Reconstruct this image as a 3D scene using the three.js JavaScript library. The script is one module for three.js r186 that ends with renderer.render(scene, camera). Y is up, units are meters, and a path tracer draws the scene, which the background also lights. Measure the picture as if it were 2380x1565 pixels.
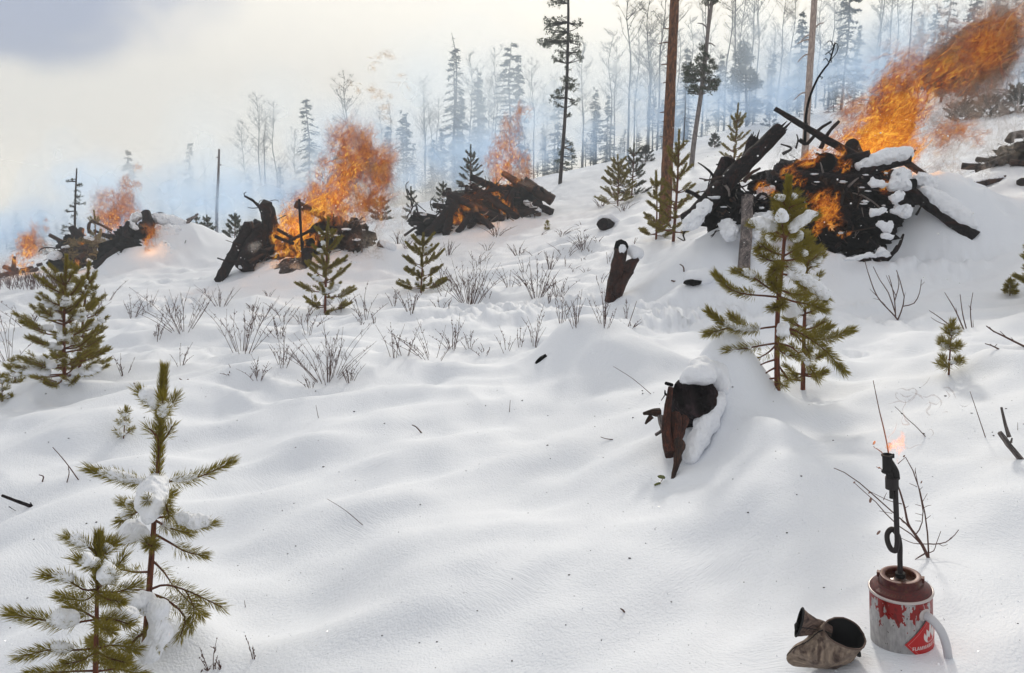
import * as THREE from 'three';
import { createNoise2D, createNoise3D } from 'simplex-noise';

// ---------------------------------------------------------------- camera, sky, sun, exposure
const scene = new THREE.Scene();
const FOCAL = 1764, CU = 1190, CV = 782.5, EYE = 1.55, PITCH = 11 * Math.PI / 180;   // measured on a 2380 x 1565 view of the photograph
const camera = new THREE.PerspectiveCamera(2 * Math.atan(CV / FOCAL) * 180 / Math.PI, 1024 / 673, 0.1, 3000);
camera.position.set(0, EYE, 0);
camera.rotation.set(-PITCH, 0, 0);
camera.updateMatrixWorld();

const SUN_AZ = 13 * Math.PI / 180, SUN_EL = 27 * Math.PI / 180;
const sunDir = new THREE.Vector3(Math.sin(SUN_AZ) * Math.cos(SUN_EL), Math.sin(SUN_EL), -Math.cos(SUN_AZ) * Math.cos(SUN_EL));
const sun = new THREE.DirectionalLight(new THREE.Color(1.0, 0.93, 0.82), 2.3);
sun.name = 'sun';
sun.position.copy(sunDir).multiplyScalar(120);
sun.target.position.set(0, 0, 0);
sun.castShadow = true; sun.shadow.radius = 9;
sun.shadow.mapSize.set(4096, 4096);
Object.assign(sun.shadow.camera, { left: -60, right: 60, top: 60, bottom: -60, near: 1, far: 300 });
scene.add(sun, sun.target);

const renderer = new THREE.WebGLRenderer();
renderer.toneMapping = THREE.LinearToneMapping;
renderer.toneMappingExposure = 0.88;
renderer.shadowMap.enabled = true;
scene.fog = new THREE.FogExp2(new THREE.Color(0.86, 0.93, 1.0), 0.0046);

// ---------------------------------------------------------------- random numbers and noise
function rng(seed) { let s = seed | 0; return () => { s = (s + 0x6d2b79f5) | 0; let t = Math.imul(s ^ (s >>> 15), 1 | s); t = (t + Math.imul(t ^ (t >>> 7), 61 | t)) ^ t; return ((t ^ (t >>> 14)) >>> 0) / 4294967296; }; }
const n2 = createNoise2D(rng(11)), n3 = createNoise3D(rng(12));
const fbm2 = (x, y, o = 4) => { let s = 0, a = 0.5; for (let i = 0; i < o; i++) { s += a * n2(x, y); x = x * 2.03 + 7.1; y = y * 2.03 - 3.7; a *= 0.5; } return s; };
const fbm3 = (x, y, z, o = 4) => { let s = 0, a = 0.5; for (let i = 0; i < o; i++) { s += a * n3(x, y, z); x = x * 2.03 + 7.1; y = y * 2.03 - 3.7; z = z * 2.03 + 1.3; a *= 0.5; } return s; };
const clamp = (x, a = 0, b = 1) => Math.min(b, Math.max(a, x)), lerp = (a, b, t) => a + (b - a) * t;
const smooth = (a, b, x) => { const t = clamp((x - a) / (b - a)); return t * t * (3 - 2 * t); };
const V3 = (x, y, z) => new THREE.Vector3(x, y, z);

// ---------------------------------------------------------------- sky: thin bright cloud with smoke, brightest round the veiled sun
{
  const W = 1024, H = 512, d = new Float32Array(W * H * 4);
  for (let r = 0; r < H; r++) for (let c = 0; c < W; c++) {
    const el = ((r + 0.5) / H - 0.5) * Math.PI, az = ((c + 0.5) / W - 0.5) * 2 * Math.PI;
    const x = Math.cos(el) * Math.cos(az), y = Math.sin(el), z = Math.cos(el) * Math.sin(az);
    const cs = x * sunDir.x + y * sunDir.y + z * sunDir.z, ang = Math.acos(clamp(cs, -1, 1)) * 180 / Math.PI;
    const glow = Math.exp(-Math.pow(ang / 24, 2)), wide = Math.exp(-Math.pow(ang / 60, 2));
    const q = 2.3, wx = fbm3(x * 1.7 + 5, y * 1.7, z * 1.7, 3) * 0.8;
    let cloud = 0.60 + 1.15 * fbm3(x * q + wx, y * q * 1.6 + wx * 0.6, z * q + 3.3, 5);
    // one clear blue-grey gap left of the sun, as in the photograph
    const a2 = Math.atan2(x, -z) * 180 / Math.PI, e2 = el * 180 / Math.PI;
    const gap = Math.exp(-(Math.pow((a2 + 34) / 8.5, 2) + Math.pow((e2 - 12) / 5, 2)));
    cloud = clamp(cloud + glow * 0.7 + wide * 0.25 - gap * 1.5 + smooth(16, 4, e2) * 0.3 + smooth(9, 4.5, e2) * 0.6 - 0.05);
    cloud = smooth(0.05, 0.95, cloud);
    const grey = [0.36, 0.41, 0.54], white = [0.90, 0.865, 0.79], up = smooth(0, 70, e2);
    const L = 1.50 + glow * 0.55 + wide * 0.15 - up * 0.45;
    for (let k = 0; k < 3; k++) {
      const warm = [1, 0.985, 0.94][k];
      let v = lerp(grey[k], white[k], cloud) * L;
      v *= lerp(1, warm, glow);
      d[(r * W + c) * 4 + k] = v;
    }
    d[(r * W + c) * 4 + 3] = 1;
  }
  const t = new THREE.DataTexture(d, W, H, THREE.RGBAFormat, THREE.FloatType);
  t.mapping = THREE.EquirectangularReflectionMapping; t.magFilter = THREE.LinearFilter; t.needsUpdate = true; t.name = 'sky';
  scene.background = t; scene.environment = t;
}

// ---------------------------------------------------------------- from a pixel of the 2380-wide view to a point in the place
const CP = Math.cos(PITCH), SP = Math.sin(PITCH);
function P(u, v, z) {                                  // z: metres along the camera's axis
  const x = (u - CU) / FOCAL * z, yc = (CV - v) / FOCAL * z;
  return V3(x, EYE + yc * CP - z * SP, -(z * CP + yc * SP));
}
const toV = (p) => { const dy = p.y - EYE, z = -p.z * CP - dy * SP; return { z, u: CU + p.x / z * FOCAL, v: CV - (dy * CP - p.z * SP) / z * FOCAL }; };
const px = (n, z) => n * z / FOCAL;                    // n pixels at depth z, in metres

// ---------------------------------------------------------------- naming
const used = new Map();
function numbered(name) { const k = used.get(name) ?? 0; used.set(name, k + 1); return k ? name + '_' + String(k).padStart(3, '0') : name; }
function tag(o, label, category, group, kind) {
  if (label) o.userData.label = label;
  if (category) o.userData.category = category;
  if (group) o.userData.group = group;
  if (kind) o.userData.kind = kind;
  return o;
}
function thing(name, label, category, pos, group, kind) {
  const o = new THREE.Group(); o.name = numbered(name); if (pos) o.position.copy(pos);
  scene.add(o); return tag(o, label, category, group, kind);
}
function copyOf(root, label, pos, ry = 0, s = 1) {
  const c = root.clone(); c.name = numbered(root.name.replace(/_\d{3}$/, '')); scene.add(c);
  c.position.copy(pos); c.rotation.y = ry; c.scale.setScalar(s); if (label) c.userData.label = label;
  return c;
}

// ---------------------------------------------------------------- mesh builder
class MB {
  constructor() { this.p = []; this.n = []; this.t = []; this.i = []; this.flat = false; }
  get count() { return this.p.length / 3; }
  v(x, y, z, nx, ny, nz, u, w) { this.p.push(x, y, z); this.n.push(nx, ny, nz); this.t.push(u, w); return this.p.length / 3 - 1; }
  tri(a, b, c) { this.i.push(a, b, c); }
  add(g) {                                             // a BufferGeometry
    const o = this.count, p = g.attributes.position, n = g.attributes.normal, t = g.attributes.uv;
    for (let k = 0; k < p.count; k++) this.v(p.getX(k), p.getY(k), p.getZ(k), n.getX(k), n.getY(k), n.getZ(k), t ? t.getX(k) : 0, t ? t.getY(k) : 0);
    if (g.index) for (let k = 0; k < g.index.count; k++) this.i.push(o + g.index.getX(k)); else for (let k = 0; k < p.count; k++) this.i.push(o + k);
    return this;
  }
  geometry() {
    const g = new THREE.BufferGeometry();
    g.setAttribute('position', new THREE.Float32BufferAttribute(this.p, 3));
    g.setAttribute('normal', new THREE.Float32BufferAttribute(this.n, 3));
    g.setAttribute('uv', new THREE.Float32BufferAttribute(this.t, 2));
    g.setIndex(this.i.length && this.count > 65535 ? new THREE.Uint32BufferAttribute(this.i, 1) : this.i);
    return g;
  }
  build(name, mat, parent, kind) {
    if (!this.i.length) return null;
    const m = new THREE.Mesh(this.geometry(), mat); m.castShadow = m.receiveShadow = true;
    if (!parent) { m.name = numbered(name); scene.add(m); } else { m.name = name; parent.add(m); }
    if (kind) m.userData.kind = kind;
    return m;
  }
}
const merge = (list) => { const b = new MB(); list.forEach((g) => b.add(g)); return b; };

// a round bar along points, radius per point, with a lumpy surface
function bar(mb, pts, rad, sides = 6, o = {}) {
  const N = pts.length, R = (k) => Array.isArray(rad) ? rad[k] : typeof rad === 'function' ? rad(k / (N - 1)) : rad;
  let up = null, along = o.v0 ?? 0; const base = mb.count, lump = o.lump ?? 0, fr = o.freq ?? 6, seed = o.seed ?? 0;
  const T = V3(0, 0, 0), A = V3(0, 0, 0), B = V3(0, 0, 0);
  for (let k = 0; k < N; k++) {
    T.copy(pts[Math.min(N - 1, k + 1)]).sub(pts[Math.max(0, k - 1)]).normalize();
    if (!up) up = Math.abs(T.y) > 0.9 ? V3(1, 0, 0) : V3(0, 1, 0);
    A.crossVectors(T, up).normalize(); B.crossVectors(A, T).normalize(); up = B.clone();
    if (k) along += pts[k].distanceTo(pts[k - 1]);
    for (let s = 0; s <= sides; s++) {
      const a = s / sides * Math.PI * 2, ca = Math.cos(a), sa = Math.sin(a), x = A.x * ca + B.x * sa, y = A.y * ca + B.y * sa, z = A.z * ca + B.z * sa;
      let r = R(k);
      if (lump) r *= 1 + lump * (n3(ca * 1.6 + seed, sa * 1.6 + seed * 1.7, along * fr) + 0.5 * n3(ca * 4 + seed, sa * 4, along * fr * 3));
      mb.v(pts[k].x + x * r, pts[k].y + y * r, pts[k].z + z * r, x, y, z, a / (Math.PI * 2) * (o.uu ?? 1), along * (o.vv ?? 1));
    }
  }
  const row = sides + 1;
  for (let k = 0; k < N - 1; k++) for (let s = 0; s < sides; s++) {
    const a = base + k * row + s, b = a + 1, c = a + row, e = c + 1;
    mb.tri(a, c, b); mb.tri(b, c, e);
  }
  if (o.caps !== false) for (const end of [0, N - 1]) {
    T.copy(pts[end ? N - 1 : 1]).sub(pts[end ? N - 2 : 0]).normalize().multiplyScalar(end ? 1 : -1);
    const c = mb.v(pts[end].x + T.x * R(end) * (o.dome ?? 0.05), pts[end].y + T.y * R(end) * (o.dome ?? 0.05), pts[end].z + T.z * R(end) * (o.dome ?? 0.05), T.x, T.y, T.z, 0.5, 0.5), f = mb.count;
    for (let s = 0; s <= sides; s++) { const j = (base + end * row + s); mb.v(mb.p[j * 3], mb.p[j * 3 + 1], mb.p[j * 3 + 2], T.x, T.y, T.z, 0.5 + 0.5 * Math.cos(s), 0.5 + 0.5 * Math.sin(s)); }
    for (let s = 0; s < sides; s++) end ? mb.tri(c, f + s + 1, f + s) : mb.tri(c, f + s, f + s + 1);
  }
}
// points of a smooth curve through the given ones
function curve(pts, n) { return pts.length < 3 ? Array.from({ length: n + 1 }, (_, k) => pts[0].clone().lerp(pts[1], k / n)) : new THREE.CatmullRomCurve3(pts, false, 'centripetal').getPoints(n); }

// a rounded, uneven lump
function lump(mb, p, rx, ry, rz, o = {}) {
  const U = o.u ?? 12, W = o.w ?? 8, base = mb.count, q = o.q ?? new THREE.Quaternion(), a = o.amp ?? 0.15, f = o.f ?? 1.6, s = o.seed ?? p.x * 31 + p.z * 17, c = V3(0, 0, 0), pts = [];
  for (let j = 0; j <= W; j++) for (let i = 0; i <= U; i++) {
    const th = j / W * Math.PI, ph = (i % U) / U * Math.PI * 2, x = Math.sin(th) * Math.cos(ph), y = Math.cos(th), z = Math.sin(th) * Math.sin(ph);
    const r = 1 + a * n3(x * f + s, y * f, z * f - s) + a * 0.5 * n3(x * f * 2.3, y * f * 2.3 + s, z * f * 2.3);
    c.set(x * r * rx, (y < 0 ? y * (o.flat ?? 1) : y) * r * ry, z * r * rz).applyQuaternion(q).add(p); pts.push(c.clone());
    mb.v(c.x, c.y, c.z, 0, 1, 0, c.x, c.z);
  }
  const acc = pts.map(() => V3(0, 0, 0)), row = U + 1, e1 = V3(0, 0, 0), e2 = V3(0, 0, 0);
  const face = (i, j, k) => { e1.subVectors(pts[j], pts[i]); e2.subVectors(pts[k], pts[i]); e1.cross(e2); acc[i].add(e1); acc[j].add(e1); acc[k].add(e1); mb.tri(base + i, base + j, base + k); };
  for (let j = 0; j < W; j++) for (let i = 0; i < U; i++) { const k = j * row + i; if (j) face(k, k + 1, k + row); if (j < W - 1) face(k + 1, k + row + 1, k + row); }
  for (let j = 0; j <= W; j++) { acc[j * row].add(acc[j * row + U]); acc[j * row + U].copy(acc[j * row]); }
  for (const e of [0, W]) { const t = V3(0, 0, 0); for (let i = 0; i <= U; i++) t.add(acc[e * row + i]); for (let i = 0; i <= U; i++) acc[e * row + i].copy(t); }
  acc.forEach((n, k) => { n.normalize(); mb.n[(base + k) * 3] = n.x; mb.n[(base + k) * 3 + 1] = n.y; mb.n[(base + k) * 3 + 2] = n.z; });
}

// closed surface of a distance function (surface nets)
function nets(mb, sdf, lo, hi, cell) {
  const nx = Math.ceil((hi.x - lo.x) / cell) + 1, ny = Math.ceil((hi.y - lo.y) / cell) + 1, nz = Math.ceil((hi.z - lo.z) / cell) + 1, F = new Float32Array(nx * ny * nz), id = new Int32Array(nx * ny * nz).fill(-1);
  const at = (i, j, k) => (k * ny + j) * nx + i;
  for (let k = 0; k < nz; k++) for (let j = 0; j < ny; j++) for (let i = 0; i < nx; i++) F[at(i, j, k)] = sdf(lo.x + i * cell, lo.y + j * cell, lo.z + k * cell);
  const base = mb.count, pts = [];
  for (let k = 0; k < nz - 1; k++) for (let j = 0; j < ny - 1; j++) for (let i = 0; i < nx - 1; i++) {
    let sx = 0, sy = 0, sz = 0, c = 0;
    const val = (a) => F[at(i + (a & 1), j + ((a >> 1) & 1), k + (a >> 2))];
    for (let a = 0; a < 8; a++) for (const bit of [1, 2, 4]) if (!(a & bit)) {
      const f = val(a), g = val(a | bit);
      if ((f < 0) !== (g < 0)) { const t = f / (f - g); sx += (a & 1) + (bit === 1 ? t : 0); sy += ((a >> 1) & 1) + (bit === 2 ? t : 0); sz += (a >> 2) + (bit === 4 ? t : 0); c++; }
    }
    if (c) { id[at(i, j, k)] = pts.length; pts.push(V3(lo.x + (i + sx / c) * cell, lo.y + (j + sy / c) * cell, lo.z + (k + sz / c) * cell)); }
  }
  const tris = [], quad = (a, b, c, d, flip) => { if (a < 0 || b < 0 || c < 0 || d < 0) return; flip ? tris.push(a, c, b, a, d, c) : tris.push(a, b, c, a, c, d); };
  for (let k = 1; k < nz - 1; k++) for (let j = 1; j < ny - 1; j++) for (let i = 1; i < nx - 1; i++) {
    const f = F[at(i, j, k)] < 0;
    if (f !== F[at(i + 1, j, k)] < 0) quad(id[at(i, j - 1, k - 1)], id[at(i, j, k - 1)], id[at(i, j, k)], id[at(i, j - 1, k)], !f);
    if (f !== F[at(i, j + 1, k)] < 0) quad(id[at(i - 1, j, k - 1)], id[at(i, j, k - 1)], id[at(i, j, k)], id[at(i - 1, j, k)], f);
    if (f !== F[at(i, j, k + 1)] < 0) quad(id[at(i - 1, j - 1, k)], id[at(i, j - 1, k)], id[at(i, j, k)], id[at(i - 1, j, k)], !f);
  }
  const e = cell * 0.5;
  for (const p of pts) {
    const n = V3(sdf(p.x + e, p.y, p.z) - sdf(p.x - e, p.y, p.z), sdf(p.x, p.y + e, p.z) - sdf(p.x, p.y - e, p.z), sdf(p.x, p.y, p.z + e) - sdf(p.x, p.y, p.z - e)).normalize();
    mb.v(p.x, p.y, p.z, n.x, n.y, n.z, p.x, p.y + p.z * 0.7);
  }
  for (const t of tris) mb.i.push(base + t);
}
const smin = (a, b, k) => { const h = clamp(0.5 + 0.5 * (b - a) / k); return lerp(b, a, h) - k * h * (1 - h); };
function capsule(x, y, z, a, b, ra, rb) {              // distance to a tapered bar
  const dx = b.x - a.x, dy = b.y - a.y, dz = b.z - a.z, t = clamp(((x - a.x) * dx + (y - a.y) * dy + (z - a.z) * dz) / (dx * dx + dy * dy + dz * dz + 1e-9));
  return Math.hypot(x - a.x - dx * t, y - a.y - dy * t, z - a.z - dz * t) - lerp(ra, rb, t);
}
// snow gathered along a chain of balls: [[point, radius], ...]
function snowChain(mb, balls, cell, k = 0.5, amp = 0.12) {
  const lo = V3(1e9, 1e9, 1e9), hi = V3(-1e9, -1e9, -1e9);
  for (const [p, r] of balls) { lo.min(V3(p.x - r * 1.5, p.y - r * 1.5, p.z - r * 1.5)); hi.max(V3(p.x + r * 1.5, p.y + r * 1.5, p.z + r * 1.5)); }
  const rm = balls.reduce((s, b) => s + b[1], 0) / balls.length;
  nets(mb, (x, y, z) => {
    let d = 1e9;
    if (balls.length === 1) d = Math.hypot(x - balls[0][0].x, y - balls[0][0].y, z - balls[0][0].z) - balls[0][1];
    for (let j = 0; j + 1 < balls.length; j++) d = smin(d, capsule(x, y, z, balls[j][0], balls[j + 1][0], balls[j][1], balls[j + 1][1]), rm * k);
    return d + rm * amp * (n3(x / rm * 0.6, y / rm * 0.6, z / rm * 0.6) + 0.5 * n3(x / rm * 1.7, y / rm * 1.7, z / rm * 1.7));
  }, lo, hi, cell);
}

// ---------------------------------------------------------------- textures and materials
function texture(w, h, f, srgb = true, repeat = true) {
  const d = new Uint8Array(w * h * 4);
  for (let y = 0; y < h; y++) for (let x = 0; x < w; x++) { const c = f(x / w, y / h), o = (y * w + x) * 4; d[o] = clamp(c[0]) * 255; d[o + 1] = clamp(c[1]) * 255; d[o + 2] = clamp(c[2]) * 255; d[o + 3] = c.length > 3 ? clamp(c[3]) * 255 : 255; }
  const t = new THREE.DataTexture(d, w, h, THREE.RGBAFormat);
  t.magFilter = THREE.LinearFilter; t.minFilter = THREE.LinearFilter; t.colorSpace = srgb ? THREE.SRGBColorSpace : THREE.NoColorSpace;
  t.wrapS = t.wrapT = repeat ? THREE.RepeatWrapping : THREE.ClampToEdgeWrapping; t.needsUpdate = true; return t;
}
// noise that tiles: points on two circles
function tile(u, v, f, seed, o = 4) {
  const TAU = Math.PI * 2, a = u * TAU, b = v * TAU, r = f / TAU; let s = 0, amp = 0.5, q = r;
  for (let k = 0; k < o; k++) { s += amp * n3(Math.cos(a) * q + seed, Math.sin(a) * q + Math.cos(b) * q, Math.sin(b) * q - seed); q *= 2.1; amp *= 0.5; }
  return s;
}
const mat = (o) => new THREE.MeshStandardMaterial({ roughness: 0.9, metalness: 0, ...o });
const phys = (o) => new THREE.MeshPhysicalMaterial({ roughness: 0.9, metalness: 0, ...o });
const rgb = (r, g, b) => new THREE.Color().setRGB(r, g, b);

const snowBump = texture(1024, 1024, (u, v) => { const a = tile(u, v, 110, 3, 3), b = tile(u, v, 30, 8, 3); const g = 0.5 + 0.42 * a + 0.25 * b; return [g, g, g]; }, false);
const grain = (seed, stretch, lo, hi) => texture(256, 512, (u, v) => {
  const a = tile(u, v * stretch % 1, 26, seed, 4), b = tile(u, v, 5, seed + 5, 4), c = Math.abs(tile(u, v, 14, seed + 9, 3));
  const t = clamp(0.5 + 0.7 * a + 0.6 * b - 0.5 * smooth(0.06, 0.0, c)); return [0, 1, 2].map((k) => lerp(lo[k], hi[k], t));
});
const barkBump = texture(256, 512, (u, v) => { const c = Math.abs(tile(u, v, 11, 41, 4)), d = tile(u, v, 26, 4, 4); const g = clamp(0.35 + smooth(0, 0.16, c) * 0.5 + d * 0.3); return [g, g, g]; }, false);
const charMap = texture(256, 512, (u, v) => {
  const a = tile(u, v, 12, 21, 5), c = Math.abs(tile(u, v, 9, 25, 4)), ash = smooth(0.25, 0.55, tile(u, v, 5, 29, 4)), crack = smooth(0.05, 0, c);
  const g = clamp(0.13 + 0.14 * a - 0.09 * crack), red = smooth(0.05, 0.45, tile(u, v, 4, 35, 4)), blue = smooth(0.1, 0.5, tile(u, v, 4, 45, 3)); const cc = [g * 1.1, g * 0.98, g * 1.03]; return [0, 1, 2].map((k) => lerp(lerp(lerp(cc[k], [0.30, 0.16, 0.13][k] + a * 0.12, red * 0.7), [0.22, 0.21, 0.26][k], blue * 0.5), [0.48, 0.45, 0.45][k], ash * 0.4));
});
const M = {
  snow: mat({ name: 'snow', color: rgb(0.765, 0.795, 0.85), roughness: 0.75, bumpMap: snowBump, bumpScale: 0.0032 }),
  snowCap: mat({ name: 'snow on things', color: rgb(0.80, 0.82, 0.865), roughness: 0.8, bumpMap: snowBump, bumpScale: 0.004 }),
  char: phys({ name: 'charred wood', color: rgb(0.58, 0.49, 0.52), map: charMap, roughness: 0.8, specularIntensity: 0.3, bumpMap: barkBump, bumpScale: 0.012 }),
  soot: phys({ name: 'soot', color: rgb(0.004, 0.004, 0.0045), roughness: 0.95, specularIntensity: 0.15, bumpMap: barkBump, bumpScale: 0.01 }),
  brownLog: mat({ name: 'brown bark', map: grain(61, 1, [0.10, 0.055, 0.035], [0.36, 0.22, 0.15]), roughness: 0.9, bumpMap: barkBump, bumpScale: 0.012 }),
  greyLog: mat({ name: 'weathered wood', map: grain(71, 1, [0.24, 0.22, 0.22], [0.62, 0.57, 0.55]), roughness: 0.9, bumpMap: barkBump, bumpScale: 0.006 }),
  paleLog: mat({ name: 'bare pale wood', map: grain(75, 1, [0.46, 0.40, 0.38], [0.80, 0.72, 0.67]), roughness: 0.9, bumpMap: barkBump, bumpScale: 0.004 }),
  trunkBark: mat({ name: 'flaking orange bark', map: grain(81, 1, [0.20, 0.115, 0.07], [0.66, 0.44, 0.29]), roughness: 0.92, bumpMap: barkBump, bumpScale: 0.02 }),
  pineBark: mat({ name: 'young pine bark', map: grain(85, 1, [0.24, 0.12, 0.08], [0.52, 0.30, 0.20]), roughness: 0.9, bumpMap: barkBump, bumpScale: 0.002 }),
  darkBark: mat({ name: 'dark bark', map: grain(87, 1, [0.08, 0.06, 0.06], [0.25, 0.20, 0.19]), roughness: 0.95, bumpMap: barkBump, bumpScale: 0.01 }),
  aspenBark: mat({ name: 'aspen bark', map: grain(89, 1, [0.22, 0.22, 0.22], [0.55, 0.54, 0.52]), roughness: 0.95 }),
  twig: mat({ name: 'bare twigs', color: rgb(0.080, 0.036, 0.028), roughness: 0.85 }),
  twigGrey: mat({ name: 'far twigs', color: rgb(0.09, 0.085, 0.085), roughness: 0.9 }),
  needle: phys({ name: 'olive needles', color: rgb(0.25, 0.205, 0.024), roughness: 0.6, specularIntensity: 0.35, transmission: 0.35, thickness: 0, side: THREE.DoubleSide }),
  needleTip: phys({ name: 'yellowish needles', color: rgb(0.175, 0.145, 0.035), roughness: 0.55, transmission: 0.25, thickness: 0, side: THREE.DoubleSide }),
  needleDark: phys({ name: 'dark needles', color: rgb(0.060, 0.075, 0.040), roughness: 0.7, specularIntensity: 0.3, transmission: 0.25, thickness: 0, side: THREE.DoubleSide }),
  needleFar: phys({ name: 'far needles', color: rgb(0.030, 0.045, 0.040), roughness: 0.8, transmission: 0.1, thickness: 0, side: THREE.DoubleSide }),
  needleDead: phys({ name: 'dry needles', color: rgb(0.26, 0.18, 0.06), roughness: 0.7, transmission: 0.2, thickness: 0, side: THREE.DoubleSide }),
};
// ---------------------------------------------------------------- the snow slope
// Ground points read off the photograph [u, v, depth]; between them a thin-plate surface of height over distance in (bearing, log distance).
const GROUND = [
  [0, 1600, 2.9], [600, 1600, 2.68], [1190, 1600, 2.4], [1800, 1600, 2.12], [2080, 1590, 2.03], [1960, 1490, 2.24], [2380, 1590, 1.93],
  [0, 1400, 3.5], [500, 1400, 3.25], [1190, 1380, 3.0], [1750, 1380, 2.85], [2380, 1380, 2.55],
  [0, 1200, 4.5], [450, 1200, 4.3], [900, 1180, 4.05], [1300, 1150, 4.0], [1580, 1110, 3.9], [2050, 1150, 3.4], [2380, 1150, 3.2],
  [30, 950, 6.5], [400, 960, 6.2], [800, 930, 6.1], [1190, 920, 6.0], [1500, 950, 5.4], [1810, 900, 5.6], [2100, 900, 5.1], [2380, 900, 4.7],
  [0, 850, 9], [160, 885, 7.5], [500, 800, 9.5], [900, 820, 8.0], [1190, 800, 8.2], [1450, 720, 9.6], [1700, 720, 8.9], [2090, 740, 8.0], [2380, 730, 7.2],
  [0, 740, 17], [430, 765, 11], [755, 728, 12.5], [975, 682, 14], [1190, 700, 11.5], [1440, 690, 10.4],
  [0, 668, 27], [280, 630, 23], [520, 660, 18], [660, 640, 17], [900, 620, 17.5], [1190, 620, 16.5], [1430, 600, 14.5], [1560, 560, 14.5],
  [1740, 625, 9.9], [1950, 645, 9.6], [2200, 620, 9.6], [2380, 560, 9.8],
  [520, 570, 30], [800, 570, 26], [960, 530, 27], [1120, 555, 22.5], [1290, 470, 27], [1310, 418, 32], [1430, 470, 24], [1430, 520, 19], [1545, 500, 17.5],
  [1610, 400, 25], [1700, 338, 34], [1850, 275, 44], [2100, 285, 36], [2380, 258, 30], [2250, 430, 16.5], [2380, 440, 13.5], [2380, 350, 19.5],
  [0, 610, 55], [300, 570, 60], [600, 535, 60], [900, 485, 60], [1150, 440, 60], [1400, 395, 60], [1700, 300, 60], [2000, 240, 60], [2380, 195, 55],
  [0, 575, 170], [600, 505, 170], [1190, 425, 170], [1700, 285, 170], [2380, 180, 170],
  [0, 520, 450], [600, 475, 450], [1190, 415, 450], [1700, 300, 450], [2380, 200, 450],
];
const TPS = (() => {
  const S = 2.6, pts = GROUND.map(([u, v, z]) => { const p = P(u, v, z), r = Math.hypot(p.x, p.z); return [Math.atan2(p.x, -p.z) * S, Math.log(r), (p.y - EYE) / r]; });
  for (const a of [-0.62, -0.3, 0, 0.3, 0.62]) pts.push([a * S, Math.log(1.2), (-1.55 + 0.12 * a) / 1.2], [a * S, Math.log(0.6), -1.56 / 0.6]);
  const N = pts.length, n = N + 3, A = Array.from({ length: n }, () => new Float64Array(n + 1)), U = (d2) => d2 < 1e-12 ? 0 : d2 * Math.log(d2) * 0.5;
  for (let i = 0; i < N; i++) {
    for (let j = 0; j < N; j++) A[i][j] = U((pts[i][0] - pts[j][0]) ** 2 + (pts[i][1] - pts[j][1]) ** 2) + (i === j ? 0.012 : 0);
    A[i][N] = A[N][i] = 1; A[i][N + 1] = A[N + 1][i] = pts[i][0]; A[i][N + 2] = A[N + 2][i] = pts[i][1]; A[i][n] = pts[i][2];
  }
  for (let c = 0; c < n; c++) {
    let b = c; for (let r = c + 1; r < n; r++) if (Math.abs(A[r][c]) > Math.abs(A[b][c])) b = r;
    [A[c], A[b]] = [A[b], A[c]];
    for (let r = 0; r < n; r++) if (r !== c) { const f = A[r][c] / A[c][c]; if (f) for (let k = c; k <= n; k++) A[r][k] -= f * A[c][k]; }
  }
  const w = A.map((row, i) => row[n] / row[i]);
  return (a, l) => { let s = w[N] + w[N + 1] * a * S + w[N + 2] * l; for (let i = 0; i < N; i++) s += w[i] * U((a * S - pts[i][0]) ** 2 + (l - pts[i][1]) ** 2); return s; };
})();
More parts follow.
